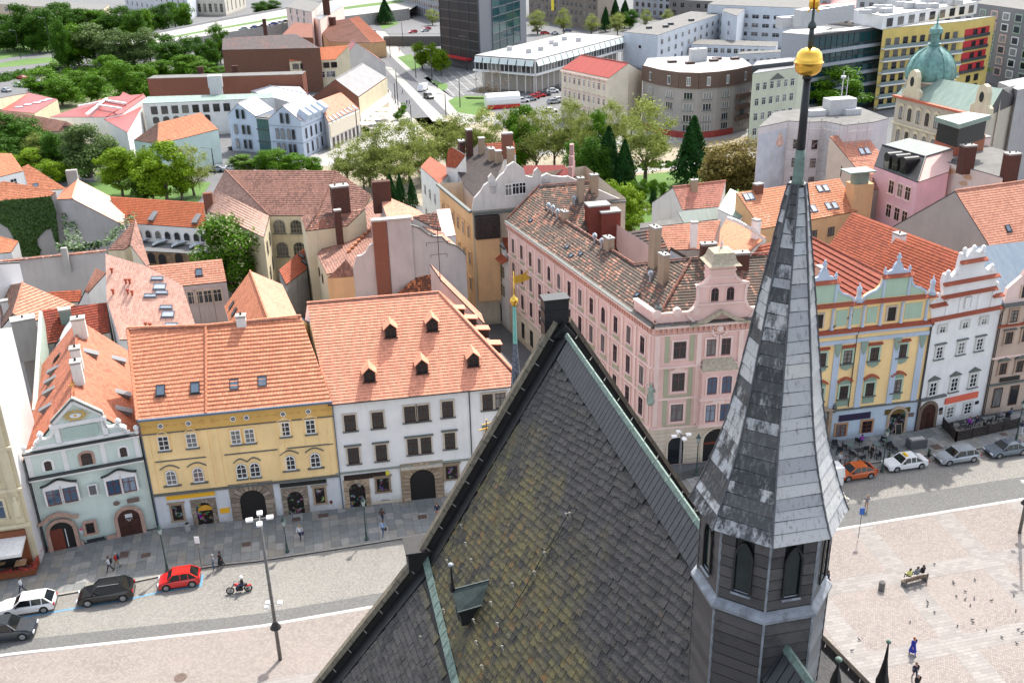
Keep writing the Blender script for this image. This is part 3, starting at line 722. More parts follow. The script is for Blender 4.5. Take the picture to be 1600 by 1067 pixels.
_vp=Pl(C(0,3.2,0),S_,Z_);_vs=_vp.hit(804,500)[0];vx=C(_vs,3.2,0);vt=thing('stair_turret',(vx.x,vx.y,20),'slender slate spirelet with green pole and gilded flag vane beyond the roof','spire')
def vz(py,px=803):d=ray(px,py);n2=V((vx.x,vx.y));t=n2.length_squared/(d.x*n2.x+d.y*n2.y);return CAMH+t*d.z
zt,zb_,zm=vz(470),vz(530),vz(600)
mb=MB();mb.lathe((vx.x,vx.y,0),[(.36,20),(.36,zm-1.5),(.42,zm-1.5),(.27,zm-.3),(.17,zm+1),(.08,zb_)],8,ph=.2);mb.obj('slate_spirelet',blocks('spirelet_slate',(.2,.22,.25),(.13,.15,.18),.3,.28,(.04,.04,.05),.02),vt)
mb=MB();mb.lathe((vx.x,vx.y,0),[(.1,zb_-.2),(.07,zt-.2)],10);mb.obj('pole',plain('turquoise_copper',(.2,.5,.42),.6),vt)
mb=MB();mb.lathe((vx.x,vx.y,zt),[(.05,-.25),(.13,-.22),(.06,-.17),(.17,-.1),(.2,0),(.16,.12),(.05,.2),(.03,.35),(.02,1.4)],16);mb.obj('ball',M_gold,vt,smooth=True)
mb=MB();zf=vz(437,815);f0=V((vx.x,vx.y,zf))
out=[(0,-.2),(.0,.18),(.35,.24),(.72,.5),(.58,.3),(.75,.05),(.35,-.12)]
mb.prism([f0+RT*x+Z_*z for x,z in out],FW*.03);mb.obj('vane',M_gold,vt)
g2=C(-3.35,.9,0);mb=MB();zc=vz(622,785)-.2
for a_,b_ in(((-.3,0),(.3,.1)),((-.15,.25),(.2,.3)),((0,-.3),(.05,.5)),((.15,-.2),(.25,.35))):mb.bar(V((g2.x,g2.y,zc))+S_*a_[0]+Z_*a_[1],V((g2.x,g2.y,zc))+S_*b_[0]+Z_*b_[1],.05,.04)
mb.bar(V((g2.x,g2.y,zc-1.2)),V((g2.x,g2.y,zc)),.05);mb.obj('gilded_ornament',M_gold,None,label='gilded wrought ornament sticking up behind the gable verge',cat='ornament')
# building kit
M_white=plaster('white_plaster',(.70,.69,.66),.35)
M_white2=plaster('clean_white_plaster',(.80,.79,.77),.18)
M_cream=plaster('cream_plaster',(.66,.58,.40),.4)
M_yell=plaster('yellow_plaster',(.93,.67,.33),.25,(.45,.27,.1))
M_yelltrim=plaster('ochre_trim',(.62,.36,.11),.2)
M_green=plaster('pale_green_plaster',(.62,.71,.645),.22,(.3,.34,.3))
M_mint=plaster('mint_plaster',(.42,.55,.42),.25)
M_pinkp=plaster('pink_plaster',(.78,.53,.47),.22,(.42,.26,.2))
M_pinkw=plaster('pale_pink_trim',(.82,.62,.55),.25,(.4,.28,.22))
M_olive=plaster('olive_panel',(.42,.42,.29),.3)
M_creamw=plaster('cream_rustication',(.68,.58,.45),.3)
M_bluew=plaster('pale_blue_plaster',(.48,.56,.66),.2)
M_beige=plaster('beige_pink_plaster',(.56,.43,.34),.3)
M_ocre=plaster('orange_cream_plaster',(.72,.45,.24),.3)
M_greyp=plaster('grey_plaster',(.34,.32,.30),.5)
M_greyc=plaster('grey_render',(.42,.40,.385),.35)
M_conc=plain('concrete',(.32,.31,.29),.9,var=.15,scale=1,dark=(.16,.15,.14))
M_sand=boardmat('sandstone',(.36,.27,.185))
M_pinkst=plain('pink_sandstone',(.42,.27,.21),.85,var=.18,scale=3,dark=(.26,.17,.13))
M_brown=plain('brown_wood',(.055,.02,.014),.45,var=.25)
M_redbr=plain('red_brown_wood',(.16,.035,.02),.4,var=.2)
M_whitefr=plain('white_joinery',(.8,.8,.78),.5,var=.04)
M_dark=plain('dark_void',(.008,.007,.007),.6)
M_gutter=plain('gutter_metal',(.03,.03,.032),.4)
M_gutb=plain('blue_grey_gutter',(.10,.15,.21),.35)
M_capst=plain('cornice_capping',(.11,.12,.11),.6,var=.2)
M_glass=pane_mat('window_pane',curtain=.5)
M_glassd=pane_mat('dark_pane',(.012,.014,.017),curtain=.3,ccol=(.26,.25,.235))
M_glassb=pane_mat('blue_pane',(.05,.09,.15),.3,(.35,.42,.5),.1)
M_brick=blocks('brickwork',(.27,.09,.05),(.2,.065,.04),.25,.08,(.2,.15,.12),.012)
M_brickd=blocks('sooty_brickwork',(.13,.05,.035),(.08,.035,.028),.25,.08,(.08,.06,.05),.012)
T_or=tiles('orange_roof_tiles',(.50,.19,.10),(.36,.13,.07),.06,seam=.5)
T_or2=tiles('salmon_roof_tiles',(.54,.25,.165),(.42,.175,.11),.0,seam=.3)
T_red=tiles('red_roof_tiles',(.33,.085,.04),(.22,.055,.03),.15)
T_brn=tiles('brown_roof_tiles',(.17,.095,.07),(.08,.05,.042),.2)
T_mot=tiles('mottled_old_tiles',(.105,.085,.068),(.33,.135,.085),.1,light=(.36,.2,.14))
T_mot2=tiles('mottled_red_old_tiles',(.26,.105,.07),(.09,.07,.06),.35,light=(.4,.24,.18))
T_blk=tiles('dark_old_tiles',(.045,.032,.028),(.025,.02,.02),.3)
T_pale=tiles('pale_salmon_tiles',(.58,.345,.27),(.5,.27,.195),.0,seam=.5)
T_redd=tiles('deep_red_tiles',(.26,.055,.03),(.16,.04,.025),.3)
T_met=seamed('red_sheet_roof',(.30,.045,.035),(.24,.04,.03))
T_cop=seamed('green_copper_roof',(.16,.235,.195),(.28,.34,.29),.7)
T_gry=seamed('grey_sheet_roof',(.17,.175,.18),(.12,.12,.125),.6)
T_flat=plain('bitumen_roof',(.145,.14,.13),.95,var=.2,scale=.5,dark=(.1,.1,.095))
T_flatl=plain('pale_membrane_roof',(.34,.335,.32),.8,var=.12,scale=.4,dark=(.35,.34,.32))
def arcpts(w_,h,arch,n=8):
 "outline of an opening, from lower left counter-clockwise seen from outside: (x, z)"
 if not arch:return[(-w_/2,0),(w_/2,0),(w_/2,h),(-w_/2,h)]
 ah=w_/2*(1 if arch is True else arch);b_=h-ah
 return[(-w_/2,0),(w_/2,0)]+[(w_/2*math.cos(t),b_+ah*math.sin(t))for t in[math.pi*i/n for i in range(n+1)]]
WC={}
def win_meshes(w_,h,fr,sur,sw,arch,nx,nz,sill,hood,hm,pane,sd):
 key=(round(w_,2),round(h,2),fr.name,sur.name if sur else 0,sw,arch,nx,nz,sill.name if sill else 0,hood,hm.name if hm else 0,pane.name,sd)
 if key in WC:return WC[key]
 mats=[fr,sur or fr,sill or sur or fr,hm or fr];mb=MB();op=arcpts(w_,h,arch)
 if sur:
  o2=[(x*(1+2*sw/w_),z)for x,z in arcpts(w_,h,arch)]
  o2=[]
  for i,(x,z)in enumerate(op):
   if arch:
    ah=w_/2*(1 if arch is True else arch);zb=h-ah
    o2.append((x*(1+2*sw/w_),z-(0 if z>.01 else 0)if z<=zb+1e-6 else zb+(z-zb)*(1+sw/ah)))
   else:o2.append((x*(1+2*sw/w_),z+(sw if z>0 else 0)))
  n=len(op)
  for i in range(1,n):
   j=(i+1)%n
   a,b2,c,d=op[i],op[j],o2[j],o2[i]
   mb.quad((a[0],-sd,a[1]),(d[0],-sd,d[1]),(c[0],-sd,c[1]),(b2[0],-sd,b2[1]),mi=1)
   mb.quad((d[0],-sd,d[1]),(d[0],0,d[1]),(c[0],0,c[1]),(c[0],-sd,c[1]),mi=1)
   mb.quad((a[0],-sd,a[1]),(b2[0],-sd,b2[1]),(b2[0],0,b2[1]),(a[0],0,a[1]),mi=1)
 f=min(.07,w_*.08);yo,yi=-.095,-.06
 for i in range(len(op)):
  a,b2=op[i],op[(i+1)%len(op)];cx,cz=0,h/2
  def inn(p):dx,dz=cx-p[0],cz-p[1];L=max(abs(dx),abs(dz)*w_/h,.01);return(p[0]+dx*f/L,p[1]+dz*f/max(L,.01))
  ai,bi=inn(a),inn(b2)
  mb.quad((a[0],yo,a[1]),(b2[0],yo,b2[1]),(bi[0],yo,bi[1]),(ai[0],yo,ai[1]));mb.quad((ai[0],yo,ai[1]),(bi[0],yo,bi[1]),(bi[0],yi,bi[1]),(ai[0],yi,ai[1]))
 bw=min(.055,w_*.06)
 for i in range(1,nx):x=-w_/2+w_*i/nx;mb.box(x-bw/2,x+bw/2,yo-.01,yi,f,h-f*.8)
 zz=[h*.66]if nz==2 else[h*i/nz for i in range(1,nz)]
 for z in zz:mb.box(-w_/2+f,w_/2-f,yo+.002,yi,z-bw/2,z+bw/2)
 if sill:mb.box(-w_/2-sw-.06,w_/2+sw+.06,-sd-.12,0,-.12,0,mi=2)
 W2=w_/2+sw+.14;H0=h+(sw if sur else .05)+.03
 if hood=='flat':mb.box(-W2,W2,-.24,0,H0,H0+.12,mi=3);mb.box(-W2+.08,W2-.08,-.12,0,H0-.12,H0-.0,mi=1)
 if hood=='tri':
  mb.prism([(-W2,-.22,H0+.02),(W2,-.22,H0+.02),(W2,-.22,H0+.1),(0,-.22,H0+.55),(-W2,-.22,H0+.1)],(0,.22,0),mi=3)
  mb.box(-W2+.1,W2-.1,-.1,0,H0-.25,H0+.02,mi=1)
 if hood in('arc','wave'):
  n=10;pr=[]
  for i in range(n+1):
   t=i/n;x=-W2+2*W2*t;z=H0+(.42*math.sin(math.pi*t)**1.0 if hood=='arc' else .36*(.5-.5*math.cos(2*math.pi*t))**1.2);pr.append((x,z))
  for(x0,z0),(x1,z1)in zip(pr,pr[1:]):
   mb.prism([(x0,-.17,z0),(x1,-.17,z1),(x1,-.17,z1+.07),(x0,-.17,z0+.07)],(0,.17,0),mi=3)
   if hood=='wave':mb.prism([(x0,-.07,H0-.12),(x1,-.07,H0-.12),(x1,-.07,z1),(x0,-.07,z0)],(0,.07,0),mi=1)
 me=mb.mesh('window',mats);mp=MB();mp.poly(*[(x,-.066,z)for x,z in op]);mpan=mp.mesh('pane',pane)
 WC[key]=(me,mpan);return WC[key]
def win(pl,u,v,w_,h,parent,fr=None,sur=None,sw=.14,arch=False,nx=2,nz=2,sill=None,hood=None,hm=None,pane=None,sd=.13,name='window'):
 me,mp=win_meshes(w_,h,fr or M_whitefr,sur,sw,arch,nx,nz,sill,hood,hm,pane or M_glass,sd)
 o=link(name,me,parent,pl.m(u,v));q=link('pane',mp,None,None);q.parent=o
 return o
def wins(pl,pxs,w_,h,parent,snap=True,**k):
 "windows whose centres are seen at pxs; a row shares its height"
 uv_=[pl.hit(*p)for p in pxs];vm=sum(v for _,v in uv_)/len(uv_)
 for u,v in uv_:win(pl,u,(vm if snap else v)-h/2,w_,h,parent,**k)
def bar_on(pl,name,mat,parent,pts,wd,dep,mi=0):
 "flat strip along a wall through given (u,v) points"
 mb=MB()
 for(a,b2),(c,d)in zip(pts,pts[1:]):
  d1=V((c-a,d-b2)).normalized()if True else 0;nx_,nz_=-d1.y*wd/2,d1.x*wd/2
  q=[pl.pt(a-nx_,b2-nz_,dep),pl.pt(c-nx_,d-nz_,dep),pl.pt(c+nx_,d+nz_,dep),pl.pt(a+nx_,b2+nz_,dep)]
  mb.prism(q[::-1],-pl.n*dep)
 return mb.obj(name,mat,parent)
def pbox(pl,u0,u1,v0,v1,d0,d1,mb=None,name=None,mat=None,parent=None):
 m=mb or MB();q=[pl.pt(u0,v0,d1),pl.pt(u1,v0,d1),pl.pt(u1,v1,d1),pl.pt(u0,v1,d1)];m.prism(q[::-1],pl.n*(d0-d1))
 if mb is None:return m.obj(name,mat,parent)
def outline(pl,pts,d0,d1,name,mat,parent):
 mb=MB();q=[pl.pt(u,v,d1)for u,v in pts];mb.prism(q[::-1],pl.n*(d0-d1));return mb.obj(name,mat,parent)
def ridge_cap(mb,a,b2,r=.13):
 a,b2=V(a),V(b2);L=(b2-a).length;n=max(2,int(L/.42));d=(b2-a)/n;sd=d.normalized().cross(Z_).normalized();u=sd.cross(d.normalized())
 for i in range(n):
  p,q=a+d*i,a+d*(i+1.04);k=1.0;
  for(x0,z0),(x1,z1)in(((-r,-.02),(-r*.5,r*.8)),((-r*.5,r*.8),(r*.5,r*.8)),((r*.5,r*.8),(r,-.02))):
   mb.quad(p+sd*x0*1.15+u*z0*1.15,q+sd*x0+u*z0,q+sd*x1+u*z1,p+sd*x1*1.15+u*z1*1.15)
 return mb
class House:pass
def house(label,A,B,ze,K1=None,K2=None,pitch=40,zr=None,d=None,ridge='x',wall=None,roof=None,name='town_house',cat='house',over=.3,row=.35,group=None,z0=0,side=.12,gut=True,cap=True,az=None,D=None,para=0,capm=None):
 """A,B: photo points of the two near eave corners (left, right as seen from the camera), ze: eave height.
    ridge x: ridge parallel to AB, its ends seen at K1,K2.  ridge y: gable in the AB wall, peak seen at K1, far ridge end at K2.  flat: far corner seen at D"""
 h=House();a=P(*A,ze)if len(A)==2 else V(A);b2=P(*B,ze)if len(B)==2 else V(B)
 a=V((a.x,a.y,ze));b2=V((b2.x,b2.y,ze))
 if az is not None:
  dr=V((math.sin(R_(az)),math.cos(R_(az)),0));b2=a+dr*(b2-a).dot(dr)
 x=(b2-a).normalized();n=perp(a,b2);L=(b2-a).length;h.L=L
 if n.y<0 and abs(n.y)>.2 and False:n=-n
 rt=None
 if ridge=='x':
  up=(n*math.cos(R_(pitch))+Z_*math.sin(R_(pitch)));pl=Pl(a,x,up)
  if K1 is not None:
   u1,v1=pl.hit(*K1)
   u2,v2=pl.hit(*K2)if K2 is not None else(L,v1)
   vv0=(v1+v2)/2
   vv=v1 if K2 is None or True else(v1+v2)/2
   if K2 is not None:vv=(v1+v2)/2
  else:
   vv=vv0=(d/2)/math.cos(R_(pitch));u1,u2=0,L
  sk=0
  if u1<-.4:sk=u1/(vv0*math.cos(R_(pitch)))
  if u1<.8:u1=min(u1,0)
  if u2>L-.8:u2=L
  half=vv*math.cos(R_(pitch));zr=ze+vv*math.sin(R_(pitch));d=d or 2*half
  r1=a+x*u1+n*half+Z_*(zr-ze);r2=a+x*u2+n*half+Z_*(zr-ze)
  c,dd=b2+n*d+x*(sk*d),a+n*d+x*(sk*d)
  polys=[[a,b2,r2,r1],[c,dd,r1,r2]];walls=[[a,b2],[c,dd]];gab=[]
  if u1>0:polys.append([dd,a,r1]);walls.append([dd,a])
  else:gab.append([dd,a,r1])
  if u2<L:polys.append([b2,c,r2]);walls.append([b2,c])
  else:gab.append([b2,c,r2])
  rl=[(r1,r2)]+([(a,r1),(dd,r1)]if u1>0 else[])+([(b2,r2),(c,r2)]if u2<L else[])
 elif ridge=='y':
  wl_=Pl(a,x,Z_)
  if K1 is not None:uu,vv=wl_.hit(*K1);zr=ze+vv if zr is None else zr
  else:uu=L/2;zr=zr or ze+math.tan(R_(pitch))*L/2
  if K2 is not None:
   q=P(*K2,zr);d=(q-a).dot(n)
  r1=a+x*uu+Z_*(zr-ze);r2=r1+n*d;c,dd=b2+n*d,a+n*d
  polys=[[dd,a,r1,r2],[b2,c,r2,r1]];walls=[[dd,a],[b2,c]];gab=[[a,b2,r1],[c,dd,r2]];rl=[(r1,r2)]
 elif ridge=='hipy':
  up=(n*math.cos(R_(pitch))+Z_*math.sin(R_(pitch)));pl=Pl(a,x,up);u1,v1=pl.hit(*K1)
  zr=ze+v1*math.sin(R_(pitch));r1=pl.pt(u1,v1);q=P(*K2,zr);dl=max((q-r1).dot(n),.5);r2=r1+n*dl
  d=(r2-a).dot(n)+(0 if D is None else D);c,dd=b2+n*d,a+n*d
  polys=[[a,b2,r1],[dd,a,r1,r2],[b2,c,r2,r1]];walls=[[a,b2],[dd,a],[b2,c]];gab=[[c,dd,r2]]
  if D:polys.append([c,dd,r2]);gab=[];walls.append([c,dd])
  rl=[(r1,r2),(a,r1),(b2,r1)]
 else:
  if D is not None:q=P(*D,ze);d=(q-a).dot(n)
  c,dd=b2+n*d,a+n*d;polys=[];walls=[[a,b2],[b2,c],[c,dd],[dd,a]];gab=[];rl=[]
 h.a,h.b,h.c,h.d=a,b2,c,dd;h.x,h.n,h.D,h.ze,h.zr=x,n,d,ze,zr or ze
 ctr=(a+c)/2;h.root=thing(name,(ctr.x,ctr.y,z0),label,cat,group)
 mb=MB();g=lambda p:V((p.x,p.y,z0))
 for p,q in walls:mb.quad(g(p),g(q),q,p)
 for p,q,r in gab:mb.quad(g(p),g(q),q,r,p)
 if ridge=='flat':
  pr=para
  if pr:
   for p,q in walls:mb.bar(p+Z_*(pr/2)+(q-p).normalized()*.0,q+Z_*(pr/2),.3,pr)
 h.wall=mb.obj('wall',wall or M_white,h.root)
 h.roofpl=[];mb=MB()
 for pts in polys:
  pts=[V(p)for p in pts];nn=(pts[1]-pts[0]).cross(pts[2]-pts[0]).normalized();hh=V((-nn.y,nn.x,0)).normalized();vv2=nn.cross(hh)
  low=min(p.z for p in pts);q=[]
  for i,p in enumerate(pts):
   p2=V(p)
   if abs(p.z-low)<.05:p2=p-vv2*over
   q.append(p2)
  q=[p+nn*.17 for p in q]
  if side and len(pts)==4:
   mid=sum((p.dot(hh)for p in q))/4
   q=[p+hh*(side if p.dot(hh)>mid else-side)if abs(sum(1 for r in pts if abs(r.dot(hh)-p.dot(hh))<.3)-2)<1 else p for p in q]
  h.roofpl.append(roof_face(mb,q,row=row,mi=0,mi2=1))
 if ridge=='flat':mb.prism([a-Z_*0,b2,c,dd][::-1],Z_*.12)if not para else mb.quad(a+Z_*.05,b2+Z_*.05,c+Z_*.05,dd+Z_*.05)
 h.roof=mb.obj('roof',[roof or T_or,M_gutter],h.root)
 if ridge=='flat' and para:
  mb=MB()
  for p,q in walls:mb.bar(p+Z_*(para+.04),q+Z_*(para+.04),.42,.08)
  mb.obj('parapet_cap',capm or M_capst,h.root)
 if cap and rl:
  mb=MB()
  for p,q in rl:ridge_cap(mb,p+Z_*.27,q+Z_*.27)
  mb.obj('ridge_tiles',capm or roof or T_or,h.roof,kind='stuff')
 if gut and ridge!='flat':
  mb=MB()
  for p,q in walls:
   o=(q-p).cross(Z_).normalized()*(over+.06);mb.bar(p+o+Z_*-.12,q+o+Z_*-.12,.14,.12)
  mb.obj('gutter',M_gutter,h.root)
 h.front=Pl(V((a.x,a.y,0)),x,Z_);h.back=Pl(V((c.x,c.y,0)),-x,Z_)
 h.left=Pl(V((dd.x,dd.y,0)),-n,Z_);h.right=Pl(V((b2.x,b2.y,0)),n,Z_)
 return h
def grid(h,which,n,zs,w_,ht,margin=1.2,skip=(),u0=None,u1=None,**k):
 "n windows across, rows at sill heights zs"
 pl=getattr(h,which);L=(h.L if which in('front','back')else h.D);a=margin if u0 is None else u0;b2=L-margin if u1 is None else u1
 for r,z in enumerate(zs):
  for i in range(n):
   if(r,i)in skip:continue
   u=a+(b2-a)*(i+.5)/n;win(pl,u,z,w_,ht,h.root,**k)
def chimney(h,px,py,w_=.7,dp=.5,ht=1.6,mat=None,pl=None,pots=2,capm=None,parent=None,up=.3,base=None):
 "chimney whose foot is seen at px,py on a roof slope"
 pl=pl or h.roofpl[0];u,v=pl.hit(px,py);c=pl.pt(u,v);x=pl.x;n=Z_.cross(x)
 F4=Matrix(((x.x,n.x,0,c.x),(x.y,n.y,0,c.y),(0,0,1,c.z),(0,0,0,1)))
 mb=MB();mb.box(-w_/2,w_/2,-dp/2,dp/2,-.9,ht,fr=F4);o=mb.obj('chimney',mat or M_brick,parent or h.roof)
 mb=MB();mb.box(-w_/2-.07,w_/2+.07,-dp/2-.07,dp/2+.07,ht,ht+.1,fr=F4);mb.box(-w_/2-.02,w_/2+.02,-dp/2-.02,dp/2+.02,ht-.14,ht-.06,fr=F4)
 for i in range(pots):
  t=(i+.5)/pots*w_-w_/2;mb.tube([F4@V((t,0,ht+.08)),F4@V((t,0,ht+.08+up))],[.11,.09],8,mi=1)
 mb.obj('chimney_cap',[capm or M_conc,M_dark],parent or h.roof)
 return o
SKM={}
def skylight(h,px,py,w_=.8,ht=1.1,pl=None,fm=None,gm_=None):
 pl=pl or h.roofpl[0];u,v=pl.hit(px,py);key=(w_,ht,fm.name if fm else 0,gm_)
 if key not in SKM:
  mb=MB();f=.07
  for b_ in((-w_/2,-w_/2+f,-.02,ht/2*0-ht/2,ht/2),(w_/2-f,w_/2,-.02,-ht/2,ht/2)):mb.box(b_[0],b_[1],-.13,.0,b_[3],b_[4])
  mb.box(-w_/2+f,w_/2-f,-.13,0,-ht/2,-ht/2+f);mb.box(-w_/2+f,w_/2-f,-.13,0,ht/2-f,ht/2)
  mb.box(-w_/2-.12,w_/2+.12,-.03,0,-ht/2-.14,-ht/2)
  mp=MB();mp.quad((-w_/2+f,-.085,-ht/2+f),(w_/2-f,-.085,-ht/2+f),(w_/2-f,-.085,ht/2-f),(-w_/2+f,-.085,ht/2-f))
  SKM[key]=(mb.mesh('skylight',fm or(plain('steel_blue_frame',(.13,.15,.18),.4)if gm_ else M_gutter)),mp.mesh('pane',M_skyw if gm_ else M_sky))
 a,b2=SKM[key];o=link('skylight',a,h.roof,pl.m(u,v,.04));q=link('pane',b2);q.parent=o
M_sky=plain('skylight_glass',(.09,.13,.17),.05,spec=1)
M_skyw=plain('white_skylight_glass',(.5,.56,.6),.08,spec=1)
def downpipe(pl,u,z0,z1,parent,off=.12,mat=None):
 mb=MB();mb.tube([pl.pt(u,z0,off),pl.pt(u,z1-.4,off),pl.pt(u,z1,off+.25)],.055,6);mb.obj('downpipe',mat or M_gutter,parent)
def arch_door(pl,u,w_,h,parent,smat,sw=.35,door=None,fan=True,voussoirs=0,z0=.12,name='doorway',dmat=None,sq=False,hoodp=None):
 "arched doorway with stone surround, leaves in dark wood"
 op=arcpts(w_,h,True,10);n=len(op);z_=z0
 if not voussoirs:
  mb=MB();o2=[(x*(1+2*sw/w_),z if z<=h-w_/2+1e-6 else(h-w_/2)+(z-(h-w_/2))*(1+2*sw/w_))for x,z in op]
  for i in range(1,n):
   j=(i+1)%n;a,b2,c,d=op[i],op[j],o2[j],o2[i]
   mb.prism([pl.pt(u+q[0],z_+q[1],.16)for q in(a,d,c,b2)][::-1],-pl.n*.16)
  o=mb.obj(name,smat,parent)
 else:
  fr_=MB();W3=w_/2+sw*1.5;H3=h+sw*1.3
  o=outline(pl,[(u-W3,z_),(u-w_/2,z_)]+[(u+x,z_+z)for x,z in op[2:][::-1]][0:]+[(u+w_/2,z_),(u+W3,z_),(u+W3,z_+H3),(u-W3,z_+H3)],0,.10,name,smat,parent)
  zb=h-w_/2;k=int(zb/.42)
  for sg in(-1,1):
   for i in range(k):
    x0=w_/2+.02;x1=W3-(.0 if i%2 else .18)
    pbox(pl,u+(sg*x0 if sg>0 else-x1),u+(x1 if sg>0 else-x0),z_+i*zb/k+.04,z_+(i+1)*zb/k-.03,.1,.22,name='quoin',mat=smat,parent=o)
  for i in range(voussoirs):
   t0,t1=math.pi*(i+.1)/voussoirs,math.pi*(i+.9)/voussoirs;r0=w_/2+.02;r1=w_/2+sw*(1.15 if i%2 else 1.35)
   if i==voussoirs//2:r1=w_/2+sw*1.35
   q=[(r0*math.cos(t0),r0*math.sin(t0)),(r1*math.cos(t0),r1*math.sin(t0)),(r1*math.cos(t1),r1*math.sin(t1)),(r0*math.cos(t1),r0*math.sin(t1))]
   outline(pl,[(u+x,z_+zb+z)for x,z in q],.1,.2,'voussoir',smat,o)
 mb=MB();mb.poly(*[pl.pt(u+x,z_+z,.075)for x,z in op],mi=0)
 mb.obj('opening',door or M_dark,o)
 if dmat:
  mb=MB();zb=h-w_/2;pb=lambda*a:pbox(pl,*a,mb=mb)
  for sg in(-1,1):
   for q in(.06,.52):
    pb(u+(sg*w_*.06 if sg>0 else-w_*.44),u+(w_*.44 if sg>0 else-w_*.06),z_+zb*q+.05,z_+zb*(q+.42),.07,.12)
  pb(u-w_/2,u+w_/2,z_+zb-.05,z_+zb+.08,.07,.14);pb(u-.04,u+.04,z_,z_+zb,.07,.13)
  mb.obj('door_leaf',dmat,o)
 return o
def wave_strip(pl,name,mat,parent,u0,u1,v,hgt,dep,wd=.1,kind='bell'):
 pts=[]
 for i in range(13):
  t=i/12;z=v+hgt*((.5-.5*math.cos(2*math.pi*t))**(1.3 if kind=='bell' else .6));pts.append((u0+(u1-u0)*t,z))
 return bar_on(pl,name,mat,parent,pts,wd,dep)
def sign(pl,px,py,w_,h,mat,label,cat='sign',dep=.12,parent=None,frame=None):
 u,v=pl.hit(px,py);mb=MB();q=[pl.pt(u-w_/2,v-h/2,dep),pl.pt(u+w_/2,v-h/2,dep),pl.pt(u+w_/2,v+h/2,dep),pl.pt(u-w_/2,v+h/2,dep)];mb.prism(q[::-1],-pl.n*dep)
 if parent is not None:return mb.obj('sign_board',mat,parent)
 return mb.obj('sign',mat,None,label=label,cat=cat)
def wpt(v):return P(*v)if len(v)==3 and not isinstance(v,V)else v
def free(label,polys,mats,wall,name='town_house',cat='house',row=.35,z0=0,group=None,lift=.05,capr=(),drop=True):
 "roof drawn as polygons of (photo x, photo y, height); every outer edge is closed with a wall down to the ground"
 pts={};ed={}
 for pg in polys:
  for i in range(len(pg)):
   e=(tuple(pg[i]),tuple(pg[(i+1)%len(pg)]));k=frozenset(e);ed.setdefault(k,[]).append(e)
 W_={}
 for pg in polys:
  f=[tuple(v)for v in pg if tuple(v)in W_];r=[tuple(v)for v in pg if tuple(v)not in W_]
  base=[W_[v]for v in f[:3]]+[P(*v)for v in r[:max(0,3-len(f))]];nn=(base[1]-base[0]).cross(base[2]-base[0]).normalized();o_=base[0];keep=max(0,3-len(f))
  if nn.z<0:nn=-nn
  zs=[v[2]for v in pg]
  if len(f)<3 and max(zs)-min(zs)>1 and(nn.z<.62 or nn.dot((CAM-o_).normalized())<.12):
   es=[(pg[i],pg[(i+1)%len(pg)])for i in range(len(pg))if pg[i][2]==pg[(i+1)%len(pg)][2]==min(zs)]
   if es:
    A_,B_=[W_.get(tuple(v),P(*v))for v in es[0]];best=None
    for sg in(1,-1):
     q=perp(A_,B_)*sg*.766+Z_*.643;n2=(B_-A_).cross(q).normalized();n2=n2 if n2.z>0 else-n2;hs=[]
     for v in pg:
      if v[2]>min(zs):d=ray(v[0],v[1]);t=(A_-CAM).dot(n2)/d.dot(n2);hs.append((CAM+d*t).z-min(zs)if t>0 else-99)
     sc2=min(hs)-max(0,max(hs)-12)if n2.dot(CAM-A_)>0 else-50
     if best is None or sc2>best[0]:best=(sc2,n2)
    if best[0]>.3:
     nn,o_,keep=best[1],A_,0
     for v in es[0]:
      if tuple(v)not in W_:W_[tuple(v)]=P(*v)
  for k,v in enumerate(r):
   if v in W_:continue
   q=P(*v)
   if k>=keep:
    d=ray(v[0],v[1]);dn=d.dot(nn);t=(o_-CAM).dot(nn)/dn if abs(dn)>1e-6 else-1
    if t>0 and abs((CAM+d*t).z-q.z)<7:q=CAM+d*t
   W_[v]=q
 c=sum(W_.values(),V((0,0,0)))/len(W_);h=House();h.root=thing(name,(c.x,c.y,z0),label,cat,group)
 mb=MB()
 for k,e in ed.items():
  if len(e)==1:a,b2=W_[e[0][0]],W_[e[0][1]];mb.quad(V((a.x,a.y,z0)),V((b2.x,b2.y,z0)),b2,a)
 h.wall=mb.obj('wall',wall,h.root);mb=MB();h.roofpl=[]
 ms=mats if isinstance(mats,list)else[mats]
 for i,pg in enumerate(polys):h.roofpl.append(roof_face(mb,[W_[tuple(v)]+Z_*.12 for v in pg],row=row,lift=lift,mi=min(i,len(ms)-1),mi2=len(ms),th=.12))
 h.roof=mb.obj('roof',ms+[M_gutter],h.root)
 mb=MB()
 for k,e in ed.items():
  if len(e)==2:a,b2=W_[e[0][0]],W_[e[0][1]];ridge_cap(mb,a+Z_*.2,b2+Z_*.2,.12)
 for a,b2 in capr:ridge_cap(mb,P(*a)+Z_*.2,P(*b2)+Z_*.2,.12)
 if mb.f:mb.obj('ridge_tiles',ms[0],h.roof,kind='stuff')
 return h
def vpl(a,b2,z):
 A,B=P(*a,z),P(*b2,z);A.z=B.z=0;return Pl(A,B-A,Z_)
def vgrid(root,pl,L,n,zs,w_,ht,m=.8,u0=0,**k):
 for z in zs:
  for i in range(n):win(pl,u0+m+(L-2*m)*(i+.5)/n,z,w_,ht,root,**k)
def gz(a,b2,z,q):return vpl(a,b2,z).hit(*q)[1]
# the row of houses on the square
def facade(a,b,z=.12):
 A=P(*a,z);B=P(*b,z);A.z=B.z=0;return Pl(A,B-A,Z_),(B-A).length
def hp(pl,*pts):return[pl.hit(*p)for p in pts]
def hline(pl,u0,u1,v,name,mat,parent,hgt=.2,dep=.25):return pbox(pl,u0,u1,v-hgt/2,v+hgt/2,0,dep,name=name,mat=mat,parent=parent)
GF_=.12
